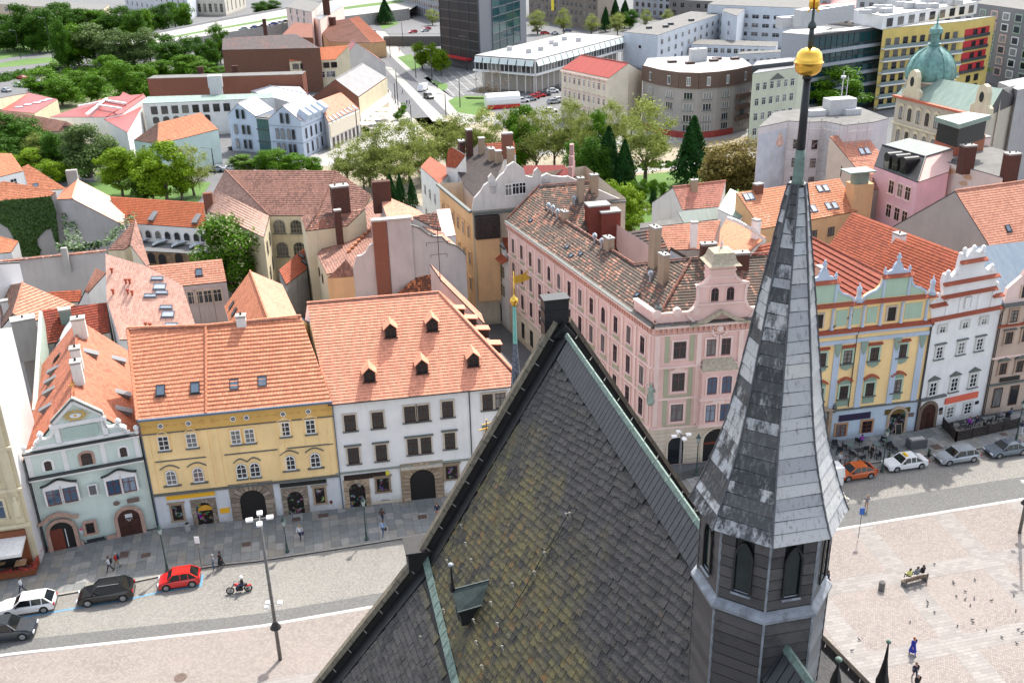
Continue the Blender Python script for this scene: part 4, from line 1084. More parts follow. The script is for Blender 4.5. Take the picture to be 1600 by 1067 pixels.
# pale green house
pl,L=facade((75,862),(247,826));A=pl.pt(0,10.7);B=pl.pt(9.85,10.7)
gh=house('pale green gabled house with a golden eye emblem, seen left of the yellow house',tuple(A-pl.n*.0),tuple(B),9.6,K1=(112,640),K2=(124,502),ridge='y',wall=M_green,roof=tiles('orange_red_tiles',(.50,.145,.06),(.3,.09,.045),.1,seam=.6),over=.0,side=0,row=.33)if False else None
zE=9.9;A=pl.pt(.0,zE,-.3);B=pl.pt(9.85,zE,-.3)
T_gh=tiles('orange_red_tiles',(.40,.145,.085),(.26,.09,.055),.1,seam=.6)
gh=house('pale green gabled house with a golden eye emblem, seen left of the yellow house',tuple(A),tuple(B),zE,K1=None,K2=(124,502),zr=15.0,ridge='y',wall=M_green,roof=T_gh,over=.25,side=0,row=.33)
r=gh.root;u_=lambda*p:pl.hit(*p)
gab=[(0,8),(9.85,8),(9.85,10.75)]+hp(pl,(213,681),(197,678),(198,667),(184,663),(170,665.5),(164,662),(161,655),(160,644),(112,622),(79,659),(82,668),(79.5,679),(72,684),(62,684),(53,692),(56,701),(40,706))
gab[-1]=(0,10.75);gab[3]=(9.6,10.8)
outline(pl,gab,-.45,.03,'gable_wall',M_green,r)
for v,d,hh in((8.2,.5,.16),(10.78,.42,.14)):hline(pl,-.1,9.9,v,'cornice_capping',M_gutter,r,.12,d);hline(pl,-.05,9.88,v-.18,'cornice',M_whitefr,r,.24,d-.15)
wt=M_white2
for a,b2 in(((79,659),(112,622)),((112,622),(160,644))):bar_on(pl,'gable_coping',M_capst,r,hp(pl,a,b2),.16,.3)
for off in(.28,):bar_on(pl,'pediment_moulding',wt,r,[(2.9,13.2),(4.92,15.05),(7.2,13.35)],.3,.2)
bar_on(pl,'pediment_moulding',wt,r,[(2.6,12.95),(7.4,12.95)],.38,.22)
bar_on(pl,'scroll_edge',wt,r,hp(pl,(55,699),(54,692),(63,686),(74,685),(81,679),(84,668),(81,660)),.22,.2);bar_on(pl,'scroll_edge',wt,r,hp(pl,(159,645),(160,656),(164,664),(171,668),(184,665),(196,669),(196,677)),.22,.2)
hline(pl,.8,9.2,11.15,'gable_base_band',wt,r,.3,.2)
for u in(2.9,6.9):pbox(pl,u,u+.45,11.2,12.9,.12,.2,name='pilaster_strip',mat=wt,parent=r)
outline(pl,[(3.75,11.5),(6.5,11.5),(6.6,11.7),(6.6,12.45),(6.4,12.65),(3.85,12.65),(3.65,12.45),(3.65,11.7)],.12,.17,'panel',plaster('sage_panel',(.42,.53,.47),.1),r)
for u,v in(u_(62,679),u_(184,658)):mb=MB();mb.lathe(pl.pt(u,v-.3,-.1),[(.18,0),(.28,.15),(.3,.3),(.15,.5),(.05,.6)],10);mb.obj('urn',wt,r,smooth=True)
for(u,v)in((.15,10.85),(9.75,10.85)):mb=MB();mb.lathe(pl.pt(u,v,.2),[(.2,0),(.2,.25),(.1,.35),(.24,.5),(.26,.65),(.15,.85),(.03,.9)],10);mb.obj('urn',wt,r,smooth=True)
em=MB();c=(4.93,13.75)
for k in range(30):
 t=2*math.pi*k/30;rx=.95 if k%2 else 1.25;ry=.55 if k%2 else .72
 p0=(c[0]+.6*math.cos(t-.13),c[1]+.3*math.sin(t-.13));p1=(c[0]+.6*math.cos(t+.13),c[1]+.3*math.sin(t+.13));p2=(c[0]+rx*math.cos(t),c[1]+ry*math.sin(t))
 em.prism([pl.pt(*q,.2)for q in(p0,p1,p2)],-pl.n*.06)
emo=em.obj('eye_emblem_rays',plain('ochre_gold_paint',(.62,.40,.10),.5),r)
mb=MB();mb.poly(*[pl.pt(c[0]+.5*math.cos(t),c[1]-.02+.24*math.sin(t),.215)for t in np.linspace(0,2*math.pi,15)[:-1]]);e2=mb.obj('eye_white',wt,emo)
mb=MB();mb.poly(*[pl.pt(c[0]+.13*math.cos(t),c[1]+.0+.13*math.sin(t),.23)for t in np.linspace(0,2*math.pi,11)[:-1]]);mb.obj('pupil',plain('ochre_gold_paint',(0,0,0)),emo)
for u in(.05,3.05,6.35,9.3):pbox(pl,u,u+.42,8.3,10.55,.0,.12,name='pilaster_strip',mat=wt,parent=r)
wins(pl,[(75,726),(193,706)],.62,1.0,r,fr=M_brown,sur=wt,sw=.22,nx=2,nz=1,pane=M_glassd,arch=.6)
wins(pl,[(135.5,716)],.95,1.25,r,fr=M_brown,sur=M_pinkst,sw=.22,arch=.5,pane=M_glassd)
wins(pl,[(84,776),(110,771)],1.2,1.7,r,fr=M_redbr,sur=wt,sw=.17,nz=2,pane=M_glassb)
wins(pl,[(178,760),(202,755)],1.2,1.7,r,fr=M_redbr,sur=wt,sw=.17,nz=2,pane=M_glassb)
for p0,p1 in(((62,758),(120,749)),((157,743),(213,733))):
 (a,v),(b2,v2)=u_(*p0),u_(*p1);vm=(v+v2)/2-.1
 wave_strip(pl,'window_hood',M_gutter,r,a,b2,vm,.5,.3,.09)
 outline(pl,[(a+.2,vm-.55),(b2-.2,vm-.55),(b2-.2,vm-.05),((a+b2)/2+.6,vm+.12),((a+b2)/2,vm+.42),((a+b2)/2-.6,vm+.12),(a+.2,vm-.05)],0,.1,'window_head_panel',wt,r)
pa=u_(145,765);pbox(pl,pa[0]-.42,pa[0]+.42,pa[1]-.6,pa[1]+.6,0,.05,name='plaque_frame',mat=wt,parent=r);pbox(pl,pa[0]-.3,pa[0]+.3,pa[1]-.48,pa[1]+.48,0,.08,name='plaque',mat=plain('grey_bronze',(.12,.12,.125),.5),parent=r)
M_bronze=plain('brown_bronze',(.16,.11,.09),.5)
mb=MB();q=u_(182,786);mb.prism([pl.pt(q[0]+.3*math.cos(t),q[1]+.24*math.sin(t),.06)for t in np.linspace(0,6.283,17)[:-1]],-pl.n*.06);mb.obj('oval_plaque',M_bronze,r)
q=u_(208,781);pbox(pl,q[0]-.55,q[0]+.55,q[1]-.24,q[1]+.24,0,.06,name='plaque',mat=M_bronze,parent=r)
q=u_(100,845);d1=arch_door(pl,q[0],2.05,3.0,r,M_pinkst,.34,door=M_dark,z0=.12)
pbox(pl,q[0]-.98,q[0]+.1,.14,2.4,.01,.08,name='door_leaf',mat=M_redbr,parent=d1);pbox(pl,q[0]+.3,q[0]+.36,.3,2.3,.01,.1,name='door_glazing_bar',mat=M_whitefr,parent=d1)
outline(pl,[(q[0]-1.75,3.2),(q[0]-1.3,3.3),(q[0]-.6,3.75),(q[0],3.85),(q[0]+.7,3.65),(q[0]+1.4,3.3),(q[0]+1.75,3.3),(q[0]+1.8,3.5),(q[0]+1.3,3.6),(q[0]+.6,4.0),(q[0],4.2),(q[0]-.8,4.0),(q[0]-1.4,3.55),(q[0]-1.8,3.4)],0,.38,'door_hood',M_pinkst,r)
q=u_(204,822);d1=arch_door(pl,q[0],2.0,2.9,r,M_pinkst,.34,door=M_brown,z0=.12,dmat=M_brown)
pbox(pl,q[0]-.3,q[0]+.35,1.7,2.5,.05,.1,name='notice',mat=plain('pale_notice',(.6,.6,.62),.5),parent=d1)
wins(pl,[(141,824)],.75,1.15,r,fr=M_brown,sur=M_pinkst,sw=.24,pane=M_glassd,sill=M_pinkst)
q=u_(127,829);pbox(pl,q[0]-.16,q[0]+.16,q[1]-.3,q[1]+.35,0,.04,name='notice',mat=plain('grey_notice',(.5,.5,.52),.5),parent=r)
mb=MB();mb.prism([pl.pt(q[0]+.15*math.cos(t),q[1]+.22+.12*math.sin(t),.06)for t in np.linspace(0,6.283,13)[:-1]],-pl.n*.02);mb.obj('notice_badge',plain('pink_red_badge',(.6,.05,.12),.5),r)
for u0,u1 in((.05,.35),(2.95,3.2),(5.3,6.9)):pbox(pl,u0,u1,.1,.55,0,.07,name='plinth',mat=M_pinkst,parent=r)
pbox(pl,3.5,5.1,.2,.55,0,.03,name='cellar_grille',mat=M_gutter,parent=r)
downpipe(pl,-.12,.1,8.0,r);downpipe(pl,9.95,.1,8.0,r)
for q in((121,556),(122,578)):
 c=P(*q,15.05);chimney(gh,q[0],q[1]+8,1.0,.9,1.4,M_white,pots=1)
chimney(gh,125,515,1.1,1.3,1.3,M_white,pots=1)
for q in((155,616),(191,642+0)):pass
def shed_dormer(h,px,py,w_,ln,pl,ht=.55,col=None):
 u,v=pl.hit(px,py);t=pl.m(u,v);mb=MB()
 mb.prism([(-w_/2,0,-ln/2),(-w_/2,-ht,-ln/2),(-w_/2,-.02,ln/2)],(w_,0,0));o=link('dormer',mb.mesh('dormer',T_gry),h.roof,t)
 mp=MB();mp.quad((-w_/2+.08,-ht+.08,-ln/2-.01),(w_/2-.08,-ht+.08,-ln/2-.01),(w_/2-.08,-.12,-ln/2-.01),(-w_/2+.08,-.12,-ln/2-.01));q=link('pane',mp.mesh('pane',M_glassd));q.parent=o
plr=gh.roofpl[1];pll=gh.roofpl[0]
for q in((183,563),(190,616),(191,642),(139,552)):shed_dormer(gh,q[0],q[1],1.0,1.5,plr)
for q in((75,637),(80,611),(82,594),(86,578)):shed_dormer(gh,q[0],q[1],.7,1.3,pll)
mb=MB();q=gh.roofpl[1].pt(*gh.roofpl[1].hit(116,618));mb.bar(q,q+Z_*1.5,.04);mb.bar(q+Z_*1.1-S_*.35,q+Z_*1.1+S_*.35,.04);mb.bar(q+Z_*.8-S_*.25,q+Z_*1.4+S_*.25,.03);mb.obj('gilded_cross',M_gold,r)
# yellow house
y1,L1=facade((249,826),(345,815));y2,L2=facade((345,815),(530,794));ze=12.3
c0=y1.pt(0,0);c1=y1.pt(L1+.35,0);y2=Pl(c1,y2.pt(L2,0)-c1,Z_);c2=y2.pt(11.65,0);c2.z=0
yr=thing('town_house',(c0+c2)/2,'deep yellow two-storey house over shops with six attic portholes','house')
n1=perp(c0,c2);DY=15.4;back0,back2=c0+n1*DY,c2+n1*DY;up=Z_*ze
def rp(px,py,pl_):u,v=pl_.hit(px,py);return pl_.pt(u,v)
pt_=R_(37.5);f1=Pl(c0+up,c1-c0,perp(c0,c1)*math.cos(pt_)+Z_*math.sin(pt_));f2=Pl(c1+up,c2-c1,perp(c1,c2)*math.cos(pt_)+Z_*math.sin(pt_))
zr_=ze+7.7*math.tan(pt_)
R0,R1,R2=P(200,517,zr_),P(322,513,zr_),P(471,498,zr_)
mb=MB();top=lambda v:v+Z_*ze
mb.quad(c0,c1,top(c1),top(c0));mb.quad(c1,c2,top(c2),top(c1));mb.quad(c2,back2,top(back2),R2,top(c2));mb.quad(back0,c0,top(c0),R0,top(back0));mb.quad(back2,back0,top(back0),top(back2));mb.obj('wall',M_yell,yr)
T_yh=tiles('bright_orange_tiles',(.60,.24,.135),(.5,.185,.105),.0,col_w=.3,row_h=.42,seam=.7)
mb=MB();o1=y1.n*.38-Z_*.2;o2=y2.n*.38-Z_*.2;e=Z_*.15
pls=[roof_face(mb,[top(c0)+o1+e,top(c1)+(o1+o2)/2+e,R1+e,R0+e],row=.42,lift=.06,mi2=1),roof_face(mb,[top(c1)+(o1+o2)/2+e,top(c2)+o2+e,R2+e,R1+e],row=.42,lift=.09,mi2=1),roof_face(mb,[R0+e,R2+e,top(back2)+e,top(back0)+e],row=.42,mi2=1)]
yroof=mb.obj('roof',[T_yh,M_gutb],yr)
class _:pass
yh=_();yh.roof=yroof;yh.roofpl=pls;yh.root=yr
mb=MB();ridge_cap(mb,R0+e*2,R1+e*2,.16);ridge_cap(mb,R1+e*2,R2+e*2,.16);ridge_cap(mb,top(c1)+o1+e*1.6,R1+e*2,.12);ridge_cap(mb,top(c0)+o1+e*1.5,R0+e*1.7,.14);mb.obj('ridge_tiles',T_yh,yroof,kind='stuff')
mb=MB()
for a,b2,o in((c0,c1,y1.n),(c1,c2,y2.n)):mb.bar(top(a)+o*.42-Z_*.05,top(b2)+o*.42-Z_*.05,.26,.2);mb.bar(top(a)+o*.2-Z_*.12,top(b2)+o*.2-Z_*.12,.45,.1)
mb.obj('gutter',M_gutb,yr)
for q in((251,610),(305,606)):skylight(yh,q[0],q[1],.85,1.1,pls[0])
for q in((366,601),(410,596)):skylight(yh,q[0],q[1],.85,1.1,pls[1])
chimney(yh,378,508,.9,.8,1.0,M_white,pl=pls[1],pots=1)
for pl,Lx,bays in((y1,6.2,[(0,6.1)]),(y2,11.65,[(.2,3.4),(4.3,7.2),(7.9,11.4)])):
 hline(pl,0,Lx,10.55,'frieze_moulding',M_capst,yr,.09,.14);pbox(pl,0,Lx,10.6,12.2,0,.05,name='frieze',mat=plaster('frieze_paint',(.70,.43,.13),.1),parent=yr)
 hline(pl,0,Lx,3.98,'shop_cornice',M_capst,yr,.16,.3)
 pbox(pl,0,Lx,.1,3.9,0,.04,name='shopfront_wall',mat=plaster('blue_white_plaster',(.62,.64,.66),.3),parent=yr)
hline(y1,.8,5.5,7.55,'string_course',M_capst,yr,.09,.12);hline(y2,1.0,6.0,7.55,'string_course',M_capst,yr,.09,.12);hline(y2,6.9,11.3,7.55,'string_course',M_capst,yr,.09,.12)
for pl,us in((y1,(.1,5.4)),(y2,(.15,6.15,10.9))):
 for u in us:
  pbox(pl,u,u+.55,4.1,10.5,0,.07,name='pilaster_strip',mat=M_yell,parent=yr)
  for v in(7.4,11.3):mb=MB();mb.lathe(pl.pt(u+.27,v,.05),[(.01,0),(.2,.01),(.2,.3),(.01,.31)],8);
  outline(pl,[(u+.27+.24*math.cos(t),11.3+.24*math.sin(t))for t in np.linspace(0,6.283,11)[:-1]],.05,.09,'roundel',M_yelltrim,yr)
mb=MB()
for pl,Lx in((y1,6.0),(y2,11.4)):
 u=.9
 while u<Lx-.5:
  q=[pl.pt(u+a,11.3+b2,.07)for a,b2 in((-.3,0),(0,-.12),(.3,0),(0,.12))];mb.quad(*q);u+=.75
mb.obj('frieze_ornament',M_yelltrim,yr)
wk=dict(fr=M_whitefr,nx=2,nz=3,sw=.1,pane=M_glassd)
cv=lambda x,y:(200+x/5,600+y/5)
wins(y1,[cv(278,455),cv(498,442)],.98,1.55,yr,sill=M_capst,sur=M_yell,hood='wave',hm=M_yell,**wk)
wins(y2,[cv(843,415),cv(950,398)],.92,1.55,yr,sill=M_capst,sur=M_yell,hood=None,**wk)
wins(y2,[cv(1228,355),cv(1425,325)],.92,1.55,yr,sill=M_capst,sur=M_yell,hood='wave',hm=M_yell,**wk)
wins(y1,[cv(337,720),cv(550,712)],.98,1.65,yr,arch=True,sill=M_capst,hood='arc',hm=M_capst,**{**wk,'sw':.28})
wins(y2,[cv(888,680),cv(992,662)],.98,1.65,yr,arch=True,sill=M_capst,hood='arc',hm=M_capst,**{**wk,'sw':.02})
wins(y2,[cv(1268,615),cv(1463,587)],.96,1.65,yr,arch=True,sill=M_capst,hood='arc',hm=M_capst,**{**wk,'sw':.28})
for pl,cs in((y1,[(252,314),(472,303)]),(y2,[(820,270),(925,256),(1208,215),(1405,187)])):
 for c in cs:
  u,v=pl.hit(*cv(*c));v=11.3;mb=MB();mb.prism([pl.pt(u+.27*math.cos(t),v+.27*math.sin(t),.1)for t in np.linspace(0,6.283,13)[:-1]],-pl.n*.06);o=mb.obj('porthole',M_whitefr,yr)
  mb=MB();mb.poly(*[pl.pt(u+.19*math.cos(t),v+.19*math.sin(t),.105)for t in np.linspace(0,6.283,11)[:-1]]);mb.obj('pane',M_dark,o)
  mb=MB();mb.bar(pl.pt(u-.18,v-.1,.11),pl.pt(u+.18,v+.1,.11),.04,.02);mb.bar(pl.pt(u-.1,v+.18,.11),pl.pt(u+.1,v-.18,.11),.04,.02);mb.obj('bars',M_whitefr,o)
M_sandg=boardmat('weathered_voussoir',(.27,.215,.165))
def shopwin(pl,px,py,w_,h,par,mat=M_sand,pane=None):
 u,v=pl.hit(px,py);win(pl,u,v-h/2,w_,h,par,fr=M_brown,sur=mat,sw=.2,nx=1,nz=1,sill=mat,pane=pane or M_shop,hood='flat',hm=mat)
def shopmat():
 m,n,l,b=newmat('shop_window');p=pos(n);x=n.new('ShaderNodeTexVoronoi');x.inputs['Scale'].default_value=3.5;l.new(p,x.inputs['Vector'])
 c=mixc(n,l,rng(n,l,noise(n,l,p,2.2,3),.52,.62,0,.8),(.008,.008,.008),x.outputs['Color']);c=mixc(n,l,.55,c,(.02,.015,.012))
 l.new(c,b.inputs['Base Color']);b.inputs['Roughness'].default_value=.12;return m
M_shop=shopmat()
shopwin(y1,*cv(388,1000),.95,1.7,yr)
arch_door(y1,y1.hit(*cv(608,1040))[0],1.5,2.5,yr,M_sandg,.3,door=M_shop,voussoirs=9)
q=y1.hit(*cv(604,962));mb=MB();mb.poly(*[y1.pt(q[0]+.72*math.cos(t),q[1]-.25+.62*math.sin(t),.15)for t in np.linspace(0,math.pi,9)]);mb.obj('shop_blind',plain('amber_blind',(.62,.30,.03),.6),yr)
arch_door(y2,y2.hit(*cv(985,980))[0],2.4,3.3,yr,M_sandg,.6,door=M_dark,voussoirs=11)
arch_door(y2,y2.hit(*cv(1312,930))[0],1.55,2.6,yr,M_sandg,.35,door=M_shop,voussoirs=9)
shopwin(y2,*cv(1500,865),.95,1.75,yr)
M_amber=plain('amber_sign_paint',(.80,.42,.02),.5,var=.04);M_blacks=plain('black_sign_paint',(.01,.01,.01),.5)
def on_wall_sign(pl,a,b2,v,h,mat,par):pbox(pl,a,b2,v-h/2,v+h/2,.04,.14,name='shop_sign',mat=mat,parent=par)
a,b2=y1.hit(*cv(300,888)),y1.hit(*cv(683,876));on_wall_sign(y1,a[0],b2[0],3.5,.42,M_amber,yr)
a,b2=y2.hit(*cv(1185,790)),y2.hit(*cv(1548,735));on_wall_sign(y2,a[0],b2[0],3.5,.42,M_blacks,yr)
q=y2.hit(*cv(757,983));on_wall_sign(y2,q[0]-.45,q[0]+.45,q[1],.55,M_amber,yr)
q=y2.hit(*cv(1600,915));pbox(y2,q[0]-.3,q[0]-.05,q[1]-.2,q[1]+.15,.04,.1,name='letter_box',mat=M_redbr,parent=yr)
downpipe(y1,.02,.1,12.0,yr,mat=M_gutb);downpipe(y2,11.62,.1,12.2,yr,mat=M_gutb)
# white corner house with big hipped roof
pl,L=facade((530,794),(780,765));A=pl.pt(0,12.05);B=pl.pt(18.9,12.05)
T_wh=tiles('fresh_salmon_tiles',(.64,.275,.175),(.56,.23,.15),.02,col_w=.22,row_h=.33,seam=.3)
wh=house('big white corner house with salmon hipped roof and five gabled dormers',tuple(A),tuple(B),12.05,K1=(480,480),K2=(685,457),pitch=40,wall=M_white2,roof=T_wh,row=.33,over=.35,side=.1,D=None)
r=wh.root;cw=lambda x,y:(400+x/4,534+y/4)
wd=dict(fr=M_brown,sur=plain('stone_surround',(.52,.45,.36),.8,var=.12),sw=.16,nx=2,nz=2,pane=M_glassd)
wins(pl,[cw(588,508),cw(760,482)],1.1,1.75,r,sill=M_capst,**wd);wins(pl,[cw(962,455),cw(1045,436)],1.1,1.75,r,sill=M_capst,**wd);wins(pl,[cw(1197,418)],1.1,1.75,r,sill=M_capst,**wd);wins(pl,[cw(1447,378),cw(1527,360)],1.05,1.75,r,sill=M_capst,**wd)
wins(pl,[cw(610,712),cw(783,686)],1.1,1.8,r,sill=M_capst,hood='flat',hm=M_capst,**wd);wins(pl,[cw(980,655),cw(1062,638)],1.05,1.8,r,sill=M_capst,hood='flat',hm=M_capst,**{**wd,'sw':.12});wins(pl,[cw(1212,622),cw(1465,580)],1.05,1.8,r,sill=M_capst,hood='flat',hm=M_capst,**wd)
hline(pl,0,18.9,4.15,'string_course',plain('grey_green_stone',(.24,.26,.22),.8),r,.18,.16)
arch_door(pl,pl.hit(*cw(633,940))[0],1.6,2.75,r,M_sand,.32,door=M_shop,voussoirs=9,name='shop_portal')
shopwin(pl,*cw(793,890),1.2,1.5,r);shopwin(pl,*cw(1222,812),1.2,1.5,r)
u=pl.hit(*cw(1040,870))[0];arch_door(pl,u,2.5,3.5,r,M_sand,.6,door=M_dark,voussoirs=11,name='portal')
hline(pl,u-2.1,u+2.1,4.0,'portal_cornice',plain('stone_surround',(0,0,0)),r,.2,.5)
M_frost=plain('dark_sign_board',(.02,.008,.006),.5);a,b2=pl.hit(*cw(545,810)),pl.hit(*cw(835,770));on_wall_sign(pl,a[0],b2[0]-.45,3.55,.55,M_frost,r);on_wall_sign(pl,b2[0]-.45,b2[0]-.1,3.55,.55,plain('yellow_sign_paint',(.7,.6,.03),.5),r)
for q in(cw(808,980),cw(1235,913)):x=pl.hit(*q);pbox(pl,x[0]-.45,x[0]+.45,.2,.5,0,.04,name='cellar_grille',mat=M_gutter,parent=r)
downpipe(pl,pl.hit(*cw(1330,300))[0],4.3,12,r)
pbox(pl,.05,18.8,.1,.45,0,.05,name='plinth',mat=plain('stone_surround',(0,0,0)),parent=r)
def gable_dormer(h,px,py,pl,w_=1.0,ht=.85,rm=None,lab='dormer'):
 "small dormer whose window foot is seen at px,py"
 u,v=pl.hit(px,py);c=pl.pt(u,v,.05);x=pl.x;o=Z_.cross(x)*-1
 if o.dot(pl.n)<0:o=-o
 F4=Matrix(((x.x,-o.x,0,c.x),(x.y,-o.y,0,c.y),(x.z,0,1,c.z),(0,0,0,1)))
 tanp=math.sqrt(1-pl.u.z**2)/pl.u.z;run=lambda z:z*tanp
 mb=MB();b0=[(-w_/2,0,0),(w_/2,0,0),(w_/2,0,ht),(0,0,ht+w_*.45),(-w_/2,0,ht)];bk=[(a,run(z),z)for a,y,z in b0]
 for i in range(5):j=(i+1)%5;mb.quad(*[F4@V(q)for q in(b0[i],b0[j],bk[j],bk[i])])
 mb.poly(*[F4@V(q)for q in b0]);d=mb.obj(lab,M_dark,h.roof)
 mb=MB()
 for sg in(-1,1):
  e0,e1=V((sg*(w_/2+.16),-.3,ht-.12)),V((sg*(w_/2+.16),run(ht-.1),ht-.12));r0,r1=V((0,-.3,ht+w_*.45+.06)),V((0,run(ht+w_*.5),ht+w_*.45+.06))
  q=[F4@V(z)for z in(e0,r0,r1,e1)];mb.prism(q if sg>0 else q[::-1],Z_*.09)
 mb.obj('dormer_roof',rm,d)
 mb=MB();w2=w_/2
 for a,b2,z0,z1 in((-w2,-w2+.1,0,ht),(w2-.1,w2,0,ht),(-w2,w2,ht-.08,ht),(-.03,.03,0,ht)):mb.box(a,b2,-.04,0,z0,z1,fr=F4)
 mb.box(-w2-.1,w2+.1,-.2,0,-.1,0,fr=F4);mb.obj('window_frame',M_brown,d)
for q in((611,527),(676,517),(578,596),(660,583),(740,572)):gable_dormer(wh,q[0],q[1],wh.roofpl[0],1.15,.95,T_wh)
side_pl=wh.roofpl[2]if len(wh.roofpl)>2 else wh.roofpl[0]
for q in((727,476),(746,491),(765,508),(784,531)):
 c=P(q[0],q[1],18.6-(q[0]-685)/127*6);c=c-S_*.5-Z_*.25;mb=MB();mb.box(-.8,.3,-.45,.45,-1.0,.0,fr=Matrix.Translation(c)@ax,mi=1);mb.prism([c-S_*1.1-P_*.6+Z_*.12,c+S_*.45-P_*.6-Z_*.06,c+S_*.45+P_*.6-Z_*.06,c-S_*1.1+P_*.6+Z_*.12],Z_*.08);mb.obj('dormer',[T_wh,M_dark],wh.roof)
# yellow and mint double gable house
pl,Lx=facade((1290,690),(1432,672));u0=-5.0;u1=10.75
A=pl.pt(u0,13.4,-.3);B=pl.pt(u1,13.4,-.3);cb=lambda x,y:(1240+x/4.444,440+y/4.444)
yl=thing('town_house',pl.pt(3,0,-7),'yellow and mint house with blue pilasters and two small scrolled gables','house')
mb=MB();DP=13;q=[pl.pt(u0,0),pl.pt(u1,0),pl.pt(u1,0,-DP),pl.pt(u0,0,-DP)]
for i in range(4):a,b2=q[i],q[(i+1)%4];mb.quad(a,b2,b2+Z_*13.4,a+Z_*13.4)
mb.quad(pl.pt(u0,13.3),pl.pt(u1,13.3),pl.pt(u1,16.4),pl.pt(u0,16.4));mb.quad(pl.pt(u1,13.3,0),pl.pt(u1,13.3,-.45),pl.pt(u1,16.4,-.45),pl.pt(u1,16.4,0));mb.quad(pl.pt(u1,13.3,-.45),pl.pt(u0,13.3,-.45),pl.pt(u0,16.4,-.45),pl.pt(u1,16.4,-.45));mb.quad(pl.pt(u1,16.4,-.45),pl.pt(u0,16.4,-.45),pl.pt(u0,16.4,0),pl.pt(u1,16.4,0))
mb.obj('wall',M_yell,yl)
M_tstrip=tiles('small_red_tiles',(.40,.10,.05),(.25,.07,.04),.1,col_w=.2,row_h=.4,seam=1.0)
def tstrip(pl,a,b2,v,par,dep=.45,ht=.28):
 "little tiled ledge, tile by tile"
 mb=MB();n=int(abs(b2-a)/.22)
 for i in range(n):
  x=a+(b2-a)*(i+.5)/n;mb.bar(pl.pt(x,v+ht/2,0),pl.pt(x,v-ht/2,dep),.17,.09)
 mb.prism([pl.pt(a,v+ht/2,0),pl.pt(a,v-ht/2,dep),pl.pt(a,v-ht/2-.06,dep),pl.pt(a,v+ht/2-.2,0)],pl.x*(b2-a));return mb.obj('tile_ledge',M_redl,par)
M_redl=plain('red_ledge_tile',(.36,.085,.04),.7,var=.3,scale=6)
wt2=M_bluew
tstrip(pl,u0,u1+.1,13.45,yl,.5);tstrip(pl,u0,u1+.1,16.45,yl,.45)
hline(pl,u0,u1,13.1,'cornice',wt2,yl,.4,.3);hline(pl,u0,u1,12.1,'architrave',wt2,yl,.45,.14);hline(pl,u0,u1,16.15,'cornice',M_yell,yl,.3,.2)
for g,(gx,gy)in((-2.3,(1286,430)),(6.0,(1405,411))):
 uc=pl.hit(gx,gy)[0]if False else g
 o=[(-3.6,16.5),(3.6,16.5),(3.5,17.0),(2.9,17.35),(2.2,17.6),(1.75,18.1),(1.6,18.7),(1.6,19.0),(-1.6,19.0),(-1.6,18.7),(-1.75,18.1),(-2.2,17.6),(-2.9,17.35),(-3.5,17.0)]
 go=outline(pl,[(uc+a,b2)for a,b2 in o],-.4,0,'scrolled_gable',M_yell,yl)
 outline(pl,[(uc+a*.93,16.7+(b2-16.5)*.86)for a,b2 in o[:8]+o[8:]],0,.035,'gable_panel',M_mint,go)
 bar_on(pl,'scroll_edge',wt2,go,[(uc+a,b2)for a,b2 in o[1:8]],.22,.1);bar_on(pl,'scroll_edge',wt2,go,[(uc+a,b2)for a,b2 in o[8:]+o[:1]],.22,.1)
 tstrip(pl,uc-1.8,uc+1.8,19.05,yl,.35)
 o2=[(-1.2,19.2),(1.2,19.2),(1.1,19.5),(.6,19.7),(.42,20.2),(.2,20.5),(-.2,20.5),(-.42,20.2),(-.6,19.7),(-1.1,19.5)]
 outline(pl,[(uc+a,b2)for a,b2 in o2],-.3,-.02,'gable_crest',wt2,yl)
 for dx,z,s in((0,20.4,1.0),(-1.4,19.2,.75),(1.4,19.2,.75)):mb=MB();mb.lathe(pl.pt(uc+dx,z,-.15),[(.2*s,0),(.22*s,.1*s),(.1*s,.25*s),(.25*s,.45*s),(.25*s,.6*s),(.1*s,.8*s),(.13*s,.92*s),(.03,1.05*s)],10);mb.obj('urn',wt2,yl,smooth=True)
 for dx in(-1.55,1.35):pbox(pl,uc+dx,uc+dx+.24,16.7,18.9,0,.12,name='pilaster_strip',mat=wt2,parent=go)
 win(pl,uc-.15,13.95,.95,1.6,yl,fr=M_brown,sur=plain('stone_surround',(0,0,0)),sw=.16,nx=1,nz=1,pane=M_dark,sd=.14)
for du in(1.9,10.3):mb=MB();mb.lathe(pl.pt(du,16.5,-.1),[(.55,0),(.3,.5),(.22,.7),(.3,.8),(.18,1.0),(.3,1.15),(.28,1.5),(.08,1.7),(.03,2.1)],10);mb.obj('urn',wt2,yl,smooth=True)
for x in(-4.6,-3.35,-.9,1.1,2.6,4.6,7.0,9.9):
 mb=MB();mb.lathe(pl.pt(x,13.65,.1),[(.24,0),(.17,.15),(.15,2.2),(.24,2.3),(.24,2.45)],8);mb.obj('column',wt2,yl)
for a,b2 in((-.5,.8),(-4.3,-3.6),(3.0,4.2),(7.4,9.4),(1.4,2.3)):pbox(pl,a,b2,13.95,15.75,0,.04,name='mint_panel',mat=M_mint,parent=yl)
for x in(-4.3,.1,3.15,7.0,9.95):
 pbox(pl,x-.35,x+.35,4.0,11.8,0,.14,name='pilaster_strip',mat=wt2,parent=yl)
 outline(pl,[(x-.42,11.9),(x-.3,11.0),(x,10.4),(x+.3,11.0),(x+.42,11.9)],.14,.24,'capital',plain('verdigris_ornament',(.25,.33,.26),.8,var=.3,scale=12),yl)
hline(pl,u0,u1,3.95,'string_course',M_capst,yl,.18,.2);pbox(pl,u0,u1,.1,3.85,0,.03,name='shopfront_wall',mat=plaster('light_blue_plaster',(.50,.58,.66),.2),parent=yl)
